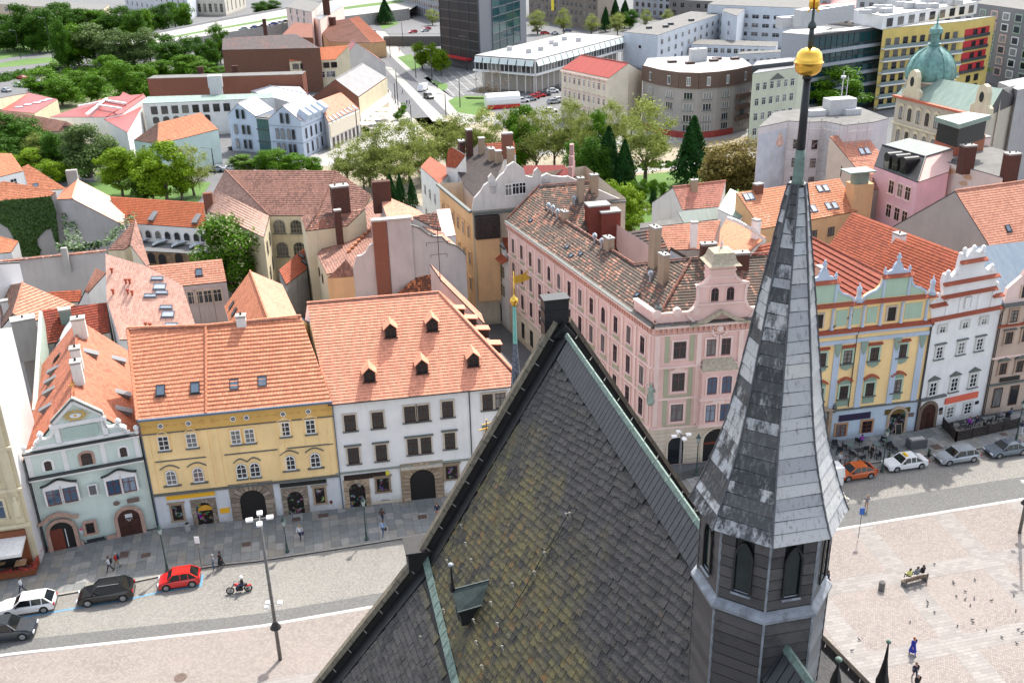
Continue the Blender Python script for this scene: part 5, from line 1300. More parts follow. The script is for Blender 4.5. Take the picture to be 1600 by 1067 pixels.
M_mor=plain('verdigris_ornament',(0,0,0))
for row_,pts in(('u',[(192,538),(372,520),(558,500),(752,478)]),('l',[(172,785),(345,765),(525,745),(713,722)])):
 wins(pl,[cb(*p)for p in pts],1.02,1.55,yl,fr=M_brown,sur=M_mint,sw=.2,nx=2,nz=3,pane=M_glassd,sill=M_capst)
 for p in pts:
  u,v=pl.hit(*cb(*p))
  if row_=='u':tstrip(pl,u-.85,u+.85,v+1.25,yl,.25,.16);outline(pl,[(u-.75,v-.95),(u-.55,v-1.35),(u,v-1.6),(u+.55,v-1.35),(u+.75,v-.95)],0,.12,'apron',M_mor,yl)
  else:
   outline(pl,[(u-.8,v+.95),(u+.8,v+.95),(u+.6,v+1.25),(u,v+1.5),(u-.6,v+1.25)],0,.08,'window_head_panel',M_mor,yl)
   outline(pl,[(u-.7,v-1.0),(u-.7,v-1.7),(u+.7,v-1.7),(u+.7,v-1.0)][::-1],0,.06,'apron',M_mor,yl)
   n_=8;mb=MB()
   for i in range(n_):t=(i+.5)/n_;x=u-.9+1.8*t;z=v+1.25+.45*math.sin(math.pi*t);mb.bar(pl.pt(x,z+.1,0),pl.pt(x,z-.06,.32),.2,.09)
   mb.obj('tile_hood',M_redl,yl)
q=pl.hit(*cb(165,1040));arch_door(pl,q[0],1.5,2.9,yl,M_sand,.4,door=M_brown,dmat=M_brown,name='portal')
pbox(pl,q[0]-1.3,q[0]-.9,.1,4.2,0,.5,name='portal_pier',mat=M_sand,parent=yl);pbox(pl,q[0]+.9,q[0]+1.3,.1,4.2,0,.5,name='portal_pier',mat=M_sand,parent=yl)
outline(pl,[(q[0]-1.5,4.2),(q[0]+1.5,4.2),(q[0]+.6,4.6),(q[0],4.95),(q[0]-.6,4.6)],0,.55,'portal_hood',M_sand,yl)
q=pl.hit(*cb(278,875));mb=MB();mb.lathe(pl.pt(q[0],q[1]-.4,.25),[(.2,0),(.1,.3),(.25,.5),(.2,.8),(.03,1.1)],8);mb.obj('urn',M_capst,yl)
for p in((325,1030),(505,1005)):u,v=pl.hit(*cb(*p));win(pl,u,v-.75,1.2,1.5,yl,fr=M_redbr,sur=plain('light_brown_surround',(.42,.24,.13),.7),sw=.2,nx=2,nz=3,pane=M_glassd)
q=pl.hit(*cb(705,1030));arch_door(pl,q[0],1.9,3.1,yl,M_sand,.3,door=M_shop,name='restaurant_door')
M_nsign=plain('dark_violet_sign',(.025,.015,.05),.5);a,b2=pl.hit(*cb(313,945)),pl.hit(*cb(530,925));on_wall_sign(pl,a[0],b2[0],(a[1]+b2[1])/2,.75,M_nsign,yl)
a,b2=pl.hit(*cb(632,905)),pl.hit(*cb(806,885));on_wall_sign(pl,a[0],b2[0],(a[1]+b2[1])/2,.62,plain('olive_brown_sign',(.11,.07,.012),.5),yl)
q=pl.hit(*cb(810,922));pbox(pl,q[0]-.4,q[0]+.4,q[1]-.25,q[1]+.25,.03,.09,name='plaque',mat=M_bronze,parent=yl)
downpipe(pl,2.15,4.2,13.2,yl);downpipe(pl,10.7,.1,13.2,yl)
TR=tiles('dark_red_ribbed_tiles',(.24,.055,.03),(.2,.05,.03),.15,row_h=.55,seam=.8);ra,rb=P(1388,434,18),P(1249,362,18);mb=MB();dl=S_*-9-Z_*5.2
p1=roof_face(mb,[ra-P_*2,rb,rb+dl,ra-P_*2+dl],row=.6,lift=.14,mi2=1);roof_face(mb,[rb,ra-P_*2,ra-P_*2+S_*4.2-Z_*2.4,rb+S_*4.2-Z_*2.4],row=.6,lift=.14,mi2=1)
yh5=_();yh5.roof=mb.obj('roof',[TR,M_gutter],yl);yh5.roofpl=[p1];yh5.root=yl
mb=MB();ridge_cap(mb,ra+Z_*.1,rb+Z_*.1);mb.obj('ridge_tiles',TR,yh5.roof,kind='stuff')
chimney(yh5,1281,433,1.1,.6,1.2,M_beige,pots=0)
# white stepped house
pl,Lx=facade((1432,672),(1530,649));pl=Pl(pl.pt(-.25,0),pl.x,Z_);u1=9.5
w6=thing('town_house',pl.pt(4.7,0,-6),'white renaissance house with three tiers of red tile ledges on its gable','house')
c8=lambda x,y:(1200+x/4,267+y/4)
q=[pl.pt(0,0),pl.pt(u1,0),pl.pt(u1,0,-13),pl.pt(0,0,-13)];mb=MB()
for i in range(4):a,b2=q[i],q[(i+1)%4];mb.quad(a,b2,b2+Z_*13.5,a+Z_*13.5)
mb.obj('wall',M_white2,w6)
og=[pl.hit(*c8(*p))for p in((1012,925),(1015,830),(1045,790),(1065,765),(1088,800),(1112,830),(1100,770),(1095,700),(1110,650),(1135,640),(1150,665),(1190,620),(1200,575),(1215,520),(1232,515),(1245,540),(1270,500),(1290,490),(1320,510),(1345,492),(1355,500),(1362,550),(1350,600),(1375,620),(1405,595),(1425,610),(1435,655),(1425,720),(1445,705),(1465,770),(1465,850))]
og[0]=(0,13.3);og[-1]=(u1,13.3)
outline(pl,og[::-1],-.5,0,'stepped_gable',M_white2,w6)
for a,b2 in(((1010,925),(1467,850)),((1085,780),(1425,735)),((1095,700),(1440,655)),((1200,567),(1365,548)),((1012,840),(1112,828)),((1400,778),(1467,768))):
 p,q=pl.hit(*c8(*a)),pl.hit(*c8(*b2));tstrip(pl,p[0],q[0],(p[1]+q[1])/2,w6,.4,.26)
for x in((1065,800),(1190,640),(1400,620),(1430,730),(1232,520),(1290,505),(1348,505),(1128,660)):u,v=pl.hit(*c8(*x));mb=MB();mb.lathe(pl.pt(u,v-.15,-.1),[(.25,0),(.28,.15),(.15,.3),(.27,.5),(.2,.75),(.03,.9)],8);mb.obj('urn',M_white2,w6,smooth=True)
wk6=dict(fr=M_whitefr,sur=plaster('grey_white_surround',(.60,.60,.56),.1),nx=2,pane=M_glassd)
for u in(1.6,3.4,5.9,7.8):pbox(pl,u,u+.3,13.8,15.6,0,.1,name='pilaster_strip',mat=M_white2,parent=w6)
wins(pl,[cb(1032,328),cb(1188,305),cb(1318,280)],.75,.75,w6,nz=1+1,sw=.28,**wk6)
wins(pl,[cb(1010,485),cb(1160,462),cb(1287,437)],.85,1.5,w6,nz=3,sw=.2,sill=M_capst,hood='flat',hm=M_capst,**wk6)
wins(pl,[cb(965,738),cb(1112,712),cb(1243,690)],.95,1.75,w6,nz=3,sw=.2,sill=M_capst,hood='tri',hm=M_capst,**wk6)
wins(pl,[cb(1083,903),cb(1205,880)],1.0,1.45,w6,nz=3,sw=.2,**wk6);win(pl,pl.hit(*cb(1205,158))[0],14.2,.7,1.2,w6,nz=1,sw=.1,**{**wk6,'pane':M_whitefr})
q=pl.hit(*cb(922,960));arch_door(pl,q[0],1.95,3.1,w6,plain('brown_stone',(.16,.115,.085),.8),.36,door=M_brown,dmat=M_brown,name='carriage_door')
pbox(pl,q[0]-1.5,q[0]-1.3,.1,3.9,0,.2,name='door_jamb',mat=plain('brown_stone',(0,0,0)),parent=w6);hline(pl,q[0]-1.5,q[0]+2.0,4.0,'door_cornice',M_capst,w6,.2,.4)
a,b2=pl.hit(*cb(1050,825)),pl.hit(*cb(1275,785));on_wall_sign(pl,a[0],b2[0],(a[1]+b2[1])/2,.75,plain('coral_sign_paint',(.72,.14,.08),.5,var=.03),w6)
for p,m_ in(((1022,885),M_blacks),((1020,910),M_bronze),((1272,838),M_blacks)):q=pl.hit(*cb(*p));pbox(pl,q[0]-.25,q[0]+.25,q[1]-.2,q[1]+.2,0,.06,name='plaque',mat=m_,parent=w6)
downpipe(pl,.0,.1,13.2,w6);downpipe(pl,u1,.1,13,w6)
mb=MB();e0,e1=pl.pt(0,13.3,-.3),pl.pt(u1,13.3,-.3);ra,rb=pl.pt(4.6,18.6,-.3),pl.pt(4.6,18.6,-12)
p1=roof_face(mb,[pl.pt(0,13.6,-12),e0,ra,rb],row=.35,mi2=1);p2=roof_face(mb,[e1,pl.pt(u1,13.6,-12),rb,ra],row=.35,mi2=1);mb.obj('roof',[T_red,M_gutter],w6)
# beige house at the right edge
pl,Lx=facade((1530,649),(1600,638));pl=Pl(pl.pt(.25,0),pl.x,Z_);u1=12
w7=thing('town_house',pl.pt(6,0,-6),'beige and brown house cut by the right edge, with a black sign over its windows','house')
q=[pl.pt(0,0),pl.pt(u1,0),pl.pt(u1,0,-12),pl.pt(0,0,-12)];mb=MB()
for i in range(4):a,b2=q[i],q[(i+1)%4];mb.quad(a,b2,b2+Z_*13.8,a+Z_*13.8)
mb.obj('wall',M_beige,w7)
hline(pl,0,u1,13.7,'cornice',M_capst,w7,.3,.45);tstrip(pl,0,u1,11.2,w7,.25,.16);hline(pl,0,u1,7.3,'string_course',M_pinkw,w7,.2,.2);hline(pl,0,u1,3.9,'string_course',M_capst,w7,.2,.25)
for u in(0,6):outline(pl,[(u+.3,13.8),(u+5,13.8),(u+5,15.6),(u+3.4,16.9),(u+2.7,18.3),(u+2.0,16.9),(u+.4,15.6)],-.4,0,'gable_wall',M_pinkw,w7);win(pl,u+2.7,14.3,.9,1.4,w7,fr=M_brown,sur=M_beige,pane=M_glassd,nz=3);mb=MB();mb.lathe(pl.pt(u+2.7,18.2,-.2),[(.3,0),(.15,.3),(.3,.6),(.05,1.1)],8);mb.obj('urn',M_pinkw,w7,smooth=True)
for u in(1.7,3.9,6.3,8.6):
 for z,hd in((11.5,None),(8.9,'flat'),(5.1,'tri')):win(pl,u+(.15 if z>11 else 0),z,.95,1.45,w7,fr=M_brown,sur=plaster('tan_surround',(.44,.31,.23),.2),sw=.2,nz=3,pane=M_glassd,hood=hd,hm=M_capst,sill=M_beige)
 win(pl,u,.9,1.15,2.5,w7,fr=M_brown,nx=1,nz=1,pane=M_glassd)
on_wall_sign(pl,1.6,4.2,4.4,.5,M_blacks,w7);downpipe(pl,.25,.1,13.5,w7)
mb=MB();p1=roof_face(mb,[pl.pt(0,13.9,0),pl.pt(u1,13.9,0),pl.pt(u1,18.5,-6),pl.pt(0,18.5,-6)],row=0,mi2=1);roof_face(mb,[pl.pt(0,18.5,-6),pl.pt(u1,18.5,-6),pl.pt(u1,13.9,-12),pl.pt(0,13.9,-12)],row=0,mi2=1);mb.obj('roof',[seamed('blue_grey_sheet_roof',(.13,.18,.23),(.2,.24,.28),.6),M_gutter],w7)
# pink corner palace
pk,Lk=facade((1014,728),(1101,720));ZP=16.3
cA=pk.pt(0,0);cB=pk.pt(14.0,0);tA=P(793,345,ZP);fA=V((tA.x,tA.y,0))
pr=thing('town_house',pk.pt(2,0,-12),'long pink corner palace with mottled tile roof and ornate turreted gable','house')
sl_pl=Pl(fA,cA-fA,Z_);LL=(cA-fA).length
inn=sl_pl.n*-9.5;mb=MB();far2=fA+pk.x*13
q=[fA,cA,cB,cB-pk.n*11]
pts=[fA,cA,cB,pk.pt(14,0,-11),pk.pt(9,0,-11),far2]
for i in range(len(pts)):a,b2=pts[i],pts[(i+1)%len(pts)];mb.quad(a,b2,b2+Z_*ZP,a+Z_*ZP)
mb.obj('wall',M_pinkp,pr)
up_=R_(33);nn=-sl_pl.n
RL=Pl(fA+Z_*ZP,sl_pl.x,nn*math.cos(up_)+Z_*math.sin(up_));RF=Pl(cA+Z_*ZP,pk.x,-pk.n*math.cos(up_)+Z_*math.sin(up_))
gp=lambda plx,*p:plx.pt(*plx.hit(*p))
hipt=gp(RL,1080,408);zk=hipt.z
L0,L1_,L2_=gp(RL,842,294),gp(RL,852,328),gp(RL,991,417)
o=sl_pl.n*.3-Z_*.18;o2=pk.n*.3-Z_*.18;e=Z_*.15
mb=MB()
pA=roof_face(mb,[fA+Z_*ZP+o+e,cA+Z_*ZP+o+o2*.6+e,hipt+e,L2_+e],row=.34,mi2=1,lift=.07)
roof_face(mb,[fA+Z_*ZP+o+e,L2_+e,L1_+e,L0+e],row=.34,mi2=1,lift=.07)
f3=P(1168,402,zk);f3=hipt+pk.x*(f3-hipt).dot(pk.x)
pF=roof_face(mb,[cA+Z_*ZP+o+o2*.6+e,cB+Z_*ZP+o2+e,f3+pk.x*3+e,hipt+e],row=.34,mi2=1,lift=.07)
bk=lambda v,d:v-pk.n*d-Z_*(v.z-ZP+.5)
roof_face(mb,[hipt+e,f3+pk.x*3+e,bk(f3+pk.x*3,5),bk(hipt,5)],row=.34,mi2=1)
W1,W2=P(842,294,L0.z),P(925,287,L0.z);wd_=(W2-W1).normalized();wn_=V((-wd_.y,wd_.x,0));RW=Pl(W1,wd_,wn_*math.cos(up_)+Z_*math.sin(up_));RWp=[RW.pt(*RW.hit(*q))for q in((852,329),(912,367),(942,345))]
pW=roof_face(mb,[RWp[0]+e,RWp[1]+e,RWp[2]+e,W2+e,W1+e],row=.34,mi2=1,lift=.07)
roof_face(mb,[W1+e,W2+e,W2-pk.n*7-Z_*5,W1-pk.n*7-Z_*5],row=.34,mi2=1)
prf=mb.obj('roof',[T_mot,M_gutter],pr)
mb=MB()
for v0,v1 in((L1_,L2_),(L2_,hipt)):
 mb.quad(V((v0.x,v0.y,4)),V((v1.x,v1.y,4)),v1+e,v0+e)
mb.obj('courtyard_wall',M_greyp,pr)
mb=MB()
for a,b2 in((L0,W2),(L0,fA+Z_*ZP),(cA+Z_*ZP,hipt),(hipt,f3+pk.x*3),(L1_,L2_),(L2_,hipt)):ridge_cap(mb,a+e*2.2,b2+e*2.2,.14)
mb.obj('ridge_tiles',T_mot2,prf,kind='stuff')
class _:pass
ph=_();ph.roof=prf;ph.roofpl=[pA,pF,pW];ph.root=pr
for q in((830,345),(887,386),(908,397),(996,461),(893,460-60)):skylight(ph,q[0],q[1],.7,.5,pA)
M_chb=plaster('tan_chimney',(.36,.27,.19),.5)
for i,(q,w_,d_,h_,pl_,m_)in enumerate([((907,312),.8,.9,3.0,pW,M_chb),((928,298),1.0,.9,2.2,pW,M_chb),((882,342),1.2,.6,1.0,pA,M_chb),((1022,415),1.3,.8,4.3,pA,M_chb),((1036,440),1.2,.7,3.0,pA,M_chb),((1149,418),2.6,.9,1.6,pF,M_brickd),((1106,402),1.6,.8,1.5,pF,M_brickd),((951,388),1.3,.8,1.3,pA,M_chb)]):chimney(ph,q[0],q[1],w_,d_,h_,m_,pl=pl_,pots=2 if w_>1 else 1,up=.15)
M_zinc=plain('galvanised_cowl',(.35,.39,.43),.35,.4)
for i,q in enumerate(((864,335),(871,341),(929,380),(940,388),(1016,440),(897,320),(857,331))):
 p=(pA if i!=5 else pW);c=p.pt(*p.hit(*q));mb=MB();mb.lathe(c-Z_*.3,[(.13,0),(.13,1.0),(.3,1.02),(.3,1.25),(.13,1.27),(.13,1.4),(.26,1.42),(.02,1.6)],10);mb.obj('flue_cowl',M_zinc,prf,smooth=False)
for(x,y,wd_,h_)in((933,372,2.9,4.6),(951,374,2.6,3.9)):
 c=P(x,y,14);F4=Matrix.Translation(c)@ax;mb=MB();mb.box(-wd_/2,wd_/2,-1,1,-6,h_,fr=F4);mb.obj('chimney',blocks('red_brickwork',(.30,.05,.03),(.2,.035,.025),.25,.08,(.2,.12,.1),.012),prf)
 mb=MB();mb.box(-wd_/2-.1,wd_/2+.1,-1.1,1.1,h_,h_+.2,fr=F4);mb.obj('chimney_cap',M_conc,prf)
def cornice(pl,u0,u1,v,par):
 hline(pl,u0,u1,v+.0,'cornice',M_pinkw,par,.3,.42);hline(pl,u0,u1,v+.22,'cornice_capping',M_capst,par,.08,.55);hline(pl,u0,u1,v-1.0,'cornice_moulding',M_pinkw,par,.14,.16)
 mb=MB();u=u0+.3
 while u<u1:mb.box(-.1,.1,-.3,0,-.75,-.15,fr=pl.m(u,v));mb.box(-.1,.1,-.36,0,-.35,-.15,fr=pl.m(u,v));u+=.55
 mb.obj('cornice_brackets',plaster('rose_bracket',(.66,.36,.28),.2),par)
cornice(sl_pl,0,LL,ZP-.15,pr);cornice(pk,0,14,ZP-.15,pr)
M_olp=M_olive
nb=13;cf=lambda i:(i+.5)*(LL-1.2)/nb+.6
for i in range(nb):
 u=cf(i)
 for j,(z,h_)in enumerate(((12.4,1.95),(8.9,2.1),(5.3,2.1))):
  win(sl_pl,u,z,.95,h_,pr,fr=plain('mauve_joinery',(.16,.07,.08),.5),sur=M_pinkw,sw=.2,nx=2,nz=2,pane=M_glassd,sill=M_pinkw,hood=('wave' if(j==1 and i%4==1)else None),hm=M_pinkw,arch=(True if(i in(4,5,9)and j==0)else False))
  pbox(sl_pl,u-.78,u+.78,z-1.0,z-.3,0,.03,name='olive_panel',mat=M_olp,parent=pr)
 win(sl_pl,u,1.0,1.15,2.4,pr,fr=M_brown,sur=M_creamw,sw=.14,nx=1,nz=2,pane=M_glassd,arch=(i%3==0))
for i in range(nb+1):
 u=.6+i*(LL-1.2)/nb-.0;pbox(sl_pl,u-.17,u+.17,5.0,15.2,0,.12 if i%2 else .16,name='pilaster_strip',mat=M_pinkw,parent=pr)
for z in(4.6,8.0,11.6):hline(sl_pl,0,LL,z,'string_course',M_pinkw,pr,.22,.2);hline(pk,0,14,z,'string_course',M_pinkw,pr,.22,.2)
for pl_,Lw in((sl_pl,LL),(pk,14)):
 for k in range(9):pbox(pl_,0,Lw,.15+k*.48,.15+k*.48+.42,0,.06,name='rustication_course',mat=M_creamw,parent=pr)
for z,h_ in((12.5,1.9),(8.8,2.1),(5.3,2.0)):
 for px in(1059,):
  u=2.75;win(pk,u,z,1.35,h_,pr,fr=plain('mauve_joinery',(0,0,0)),sur=M_pinkw,sw=.2,nx=2,nz=2,pane=M_glassd,sill=M_pinkw,hood='wave' if z==8.8 else None,hm=M_pinkw)
  for d_ in(-1.55,1.05):pbox(pk,u+d_,u+d_+.5,z-.4,z+h_+.6,0,.04,name='olive_panel',mat=M_olp,parent=pr)
  if z<9:pbox(pk,u-1.5,u+1.5,z-1.0,z-.45,0,.05,name='olive_panel',mat=M_olp,parent=pr)
 for u in(6.05,7.6,10.6):win(pk,u,z,1.0,h_,pr,fr=plain('mauve_joinery',(0,0,0)),sur=M_pinkw,sw=.2,nx=2,nz=2,pane=M_glassd,arch=True if z==8.8 else False)
for u in(.15,4.5,8.9,13.5):pbox(pk,u,u+.5,4.9,15.1,0,.18,name='pilaster_strip',mat=M_pinkw,parent=pr)
orl=MB();orl.box(5.0,8.6,-.95,0,4.9,11.3,fr=pk.m(0,0));oo=orl.obj('oriel',M_pinkp,pr)
opl=Pl(pk.pt(0,0,.95),pk.x,Z_)
for z,h_,ar in((5.4,2.0,False),(8.6,2.0,True)):
 for u in(6.05,7.6):win(opl,u,z,1.05,h_,pr,fr=plain('mauve_joinery',(0,0,0)),sur=M_pinkw,sw=.16,nx=2,nz=2,pane=M_glassb,arch=ar and .3)
for z in(4.9,8.0,11.2):pbox(opl,4.85,8.75,z-.12,z+.12,-.95,.12,name='oriel_moulding',mat=M_pinkw,parent=oo)
mb=MB();mb.prism([pk.pt(4.8,11.35,1.15),pk.pt(8.8,11.35,1.15),pk.pt(8.3,12.2,0),pk.pt(5.3,12.2,0)][::-1],Z_*-.08);mb.obj('oriel_roof',plain('lichened_sheet',(.42,.36,.26),.8,var=.25,scale=4,dark=(.2,.15,.1)),oo)
arch_door(pk,2.8,1.7,3.3,pr,M_creamw,.2,door=M_glassd,name='ground_window');arch_door(pk,7.3,3.0,3.9,pr,M_creamw,.3,door=M_dark,name='portal')
outline(pk,[(5.9,2.2),(8.7,2.2),(8.7,2.45),(5.9,2.45)],0,.12,'portal_transom',M_redbr,pr)
for k,txt in enumerate((0,)):pbox(opl,6.2,7.5,7.45,7.85,0,.1,name='inscription_tablet',mat=M_pinkw,parent=oo)
cs=cA+(pk.n+sl_pl.n).normalized()*.25;cs.z=8.1;st=MB()
st.lathe(cs,[(.3,-.5),(.42,-.3),(.42,0),(.3,.05),(.34,.4),(.26,1.0),(.3,1.35),(.12,1.55),(.15,1.7),(.14,1.85),(.02,1.95)],10)
st.tube([cs+Z_*1.3+pk.x*.25,cs+Z_*1.0+pk.x*.4+pk.n*.2,cs+Z_*1.2+pk.x*.2+pk.n*.35],[.09,.07,.05],6);st.tube([cs+Z_*1.9-pk.x*.4,cs+Z_*0-pk.x*.35],.03,5)
st.obj('corner_statue',plain('verdigris_statue',(.27,.33,.27),.7,var=.4,scale=9),pr,smooth=True)
cg=lambda x,y:(1000+x/5.333,330+y/5.333)
pbox(pk,.0,4.6,ZP,ZP+1.15,-.5,-.1,name='parapet',mat=M_pinkp,parent=pr);hline(pk,-.1,4.7,ZP+1.2,'parapet_cap',M_pinkw,pr,.16,.06)
pbox(pk,9.6,14,ZP,ZP+1.15,-.5,-.1,name='parapet',mat=M_pinkp,parent=pr)
pbox(sl_pl,LL-4.5,LL,ZP,ZP+1.15,-.5,-.1,name='parapet',mat=M_pinkp,parent=pr);pbox(sl_pl,LL-4.6,LL,ZP+1.15,ZP+1.32,-.55,.0,name='parapet_cap',mat=M_pinkw,parent=pr)
for u in(.3,2.4,4.3):mb=MB();mb.tube([pk.pt(u,ZP+1.2,-.55),pk.pt(u,ZP+1.2,0)],.45,12);mb.obj('round_crest',M_pinkw,pr)
mb=MB();mb.lathe(pk.pt(.4,ZP+1.1,-.4)+sl_pl.n*-.1,[(.3,0),(.42,.3),(.4,.7),(.15,.95),(.05,1.3)],8);mb.obj('urn',M_capst,pr)
ga=[(4.2,ZP),(9.8,ZP),(10.4,ZP+.9),(9.7,ZP+1.3),(9.3,ZP+2.2),(9.3,ZP+3.4),(9.55,ZP+3.9),(8.9,ZP+4.0),(8.2,ZP+4.6),(8.0,ZP+5.0),(5.6,ZP+5.0),(5.4,ZP+4.6),(4.9,ZP+4.0),(4.2,ZP+3.9),(4.4,ZP+3.4),(4.4,ZP+2.2),(4.1,ZP+1.5),(3.4,ZP+.9)]
at=outline(pk,ga,-.7,-.05,'attic_gable',M_pinkp,pr)
bar_on(pk,'gable_edge',M_pinkw,at,ga[1:10],.26,.06);bar_on(pk,'gable_edge',M_pinkw,at,ga[10:]+ga[:1],.26,.06)
for z in(ZP+1.9,ZP+3.85):hline(pk,4.3,9.4,z,'gable_moulding',M_pinkw,at,.16,.08)
p2=Pl(pk.pt(0,0,-.05),pk.x,Z_)
for u in(6.1,7.7):win(p2,u,ZP+2.15,.8,1.5,at,fr=plain('mauve_joinery',(0,0,0)),sur=M_pinkp,sw=.1,nx=2,nz=2,pane=M_dark,arch=True)
mb=MB();mb.box(5.5,8.1,.0,1.7,ZP+4.2,ZP+6.0,fr=pk.m(0,0));tw=mb.obj('turret_base',M_pinkp,pr)
for z in(ZP+4.7,ZP+5.4,ZP+5.95):pbox(pk,5.42,8.18,z-.07,z+.07,-1.78,.08,name='turret_moulding',mat=M_pinkw,parent=tw)
mb=MB();cc=pk.pt(6.8,ZP+6.0,-.85);ph_=math.atan2(pk.x.y,pk.x.x)+math.pi/4
mb.lathe(cc,[(2.35,0),(2.0,.18),(1.72,.5),(1.55,.9),(1.45,1.2),(.3,1.55)],4,ph=ph_,sx=1,sy=1);mb.obj('bell_roof',plain('lichened_sheet',(0,0,0)),pr)
mb=MB();mb.lathe(cc+Z_*1.5,[(.2,0),(.1,.2),(.18,.4),(.05,.7),(.03,1.3)],8);mb.obj('finial',M_pinkw,pr)
bar_on(pk,'pediment_moulding',plain('lichened_sheet',(0,0,0)),pr,[(3.6,ZP-.2),(5.0,ZP+.1),(6.8,ZP+1.15),(8.6,ZP+.1),(10,ZP-.2)],.3,.55)
mb=MB();c_=pk.pt(6.8,ZP-.9,.0)
for k in range(14):t=2*math.pi*k/14;mb.lathe(c_+pk.x*(.75*math.cos(t))+Z_*(.7*math.sin(t)-.1)+pk.n*.12,[(.02,-.1),(.2,.0),(.17,.15),(.02,.22)],6)
mb.lathe(c_+pk.n*.15-Z_*.3,[(.1,0),(.4,.2),(.4,.6),(.1,.85)],8);mb.obj('coat_of_arms',M_pinkw,pr,smooth=True)
# roofs behind the row
def ZT(px,py,bx,by):
 b2=P(bx,by);d=ray(px,py);t=(b2.x*d.x+b2.y*d.y)/(d.x*d.x+d.y*d.y);return CAMH+t*d.z
def wrow(h,a,b2,z,pts,w_=.95,ht=1.4,**k):wins(vpl(a,b2,z),pts,w_,ht,h.root,**k)
KW=dict(fr=M_whitefr,pane=M_glassd);KB=dict(fr=M_brown,pane=M_glassd)
T_bry=tiles('faded_brown_tiles',(.30,.155,.115),(.17,.09,.07),.2,seam=.6)
c0=P(64,880,.12);c0.z=0;sw=Pl(c0,P_,Z_);Dw,zw=sw.hit(18,512);Dw=abs(Dw);zw=abs(zw)
r0=thing('town_house',c0-S_*4,'tall cream house at the left edge with a blank white side wall','house')
mb=MB();q=[c0-S_*14,c0,c0+P_*Dw,c0+P_*Dw-S_*14]
for i in(0,2,3):a,b2=q[i],q[(i+1)%4];mb.quad(a,b2,b2+Z_*zw,a+Z_*zw)
mb.quad(*[v+Z_*zw for v in q]);mb.obj('wall',M_cream,r0);mb=MB();mb.quad(q[1],q[2],q[2]+Z_*zw,q[1]+Z_*zw);mb.obj('side_wall',plaster('bright_white_wall',(.72,.70,.69),.12),r0)
f0=Pl(c0-S_*14,S_,Z_)
for v in(4.6,8.3,12.5):hline(f0,0,14.1,v,'cornice',M_cream,r0,.3,.35)
for u in(12.9,):pbox(f0,u,u+.75,4.8,zw,0,.2,name='pilaster_strip',mat=M_cream,parent=r0)
for z in(5.4,9.2,13.2):
 for u in(11.6,9.2):win(f0,u,z,1.25,2.0,r0,fr=M_cream,pane=M_glassb,nz=2,sur=M_cream,sw=.18,sill=M_cream)
mb=MB();st=f0.pt(13.3,5.6,.3);mb.lathe(st,[(.3,0),(.35,.2),(.3,.9),(.36,1.4),(.15,1.65),(.18,1.85),(.15,2.05),(.02,2.15)],8);mb.obj('stone_figure',M_cream,r0,smooth=True)
pbox(f0,4,13.4,.3,4.1,0,.25,name='cafe_front',mat=plain('orange_brown_wood',(.20,.06,.02),.5),parent=r0);pbox(f0,5,12.6,.4,3.0,.2,.3,name='cafe_window',mat=M_dark,parent=r0)
mb=MB();mb.prism([f0.pt(4,3.5,.1),f0.pt(4,3.1,2.6),f0.pt(4,2.8,2.6),f0.pt(4,3.3,.1)],S_*9.4);mb.obj('awning',plain('off_white_awning',(.72,.70,.66),.7),r0)
free('narrow flat-roofed infill beside the green house with pale green capped parapet',[[(33,702,9),(53,694,9),(78,580,9),(62,578,9)]],plain('brown_grey_roofing',(.22,.19,.175),.8),M_greyp,row=0,name='infill_building',cat='building')
h=free('white metal roof with four slanted windows behind the green house',[[(73,576,11),(90,540,11),(124,502,14),(107,500,14),(88,520,12)][0:4]],plain('white_sheet_roof',(.58,.59,.6),.6,var=.05),M_white2,row=0)
for q in((86,525),(84,539),(83,550),(84,562)):skylight(h,q[0]+6,q[1]-3,.7,1.0)
mb=MB();q=[P(58,640,10.5),P(50,640,10.5),P(61,486,13),P(66,486,13)];mb.prism(q,Z_*-4);mb.obj('green_capped_wall',plain('pale_green_capping',(.36,.41,.35),.7),None,label='long pale green capped wall running back from the cream house',cat='wall')
h=free('dark red tiled roof with a metal box chimney behind the eye-emblem house',[[(60,541,9.5),(172,520,9.5),(167,474,13.5),(65,486,13.5)]],T_redd,M_greyp);chimney(h,104,500,1.3,1.0,1.4,plain('green_grey_metal',(.14,.17,.15),.5),pots=0)
h=free('salmon hipped roof left of the white rooflights, ridge running away',[[(36,443,13.5),(21,492,13.5),(45,507,9.5),(118,478,9.5)],[(21,492,13.5),(36,443,13.5),(0,450,9.5),(2,514,9.5)]],[T_or2,T_brn],M_white,row=.42,lift=.08);chimney(h,10,486,.8,.8,1.4,M_white,pl=h.roofpl[1],pots=0)
h=free('small red roof below the salmon hipped roof, with big pale chimney',[[(36,562,7),(66,556,7),(62,512,9.6),(19,512,9.6)]],T_red,M_greyp);chimney(h,47,548,2.6,1.8,4.2,M_greyc,pots=1)
h=free('coarse red tiled roof at the left edge beside the grey yard wall',[[(-25,480,8.5),(34,448,10),(30,410,14),(-30,413,14)]],tiles('coarse_red_tiles',(.42,.12,.06),(.25,.07,.04),.1,row_h=.5,seam=.9),M_white2,row=.55,lift=.12)
free('short red roof beside the long grey yard wall',[[(60,475,8),(128,472,8),(127,454,10),(70,458,10)]],T_red,M_greyp)
free('brown lean-to roof left of the pale salmon roof',[[(122,477,8),(128,470,8),(166,428,12),(150,420,12)]],T_or2,M_white)
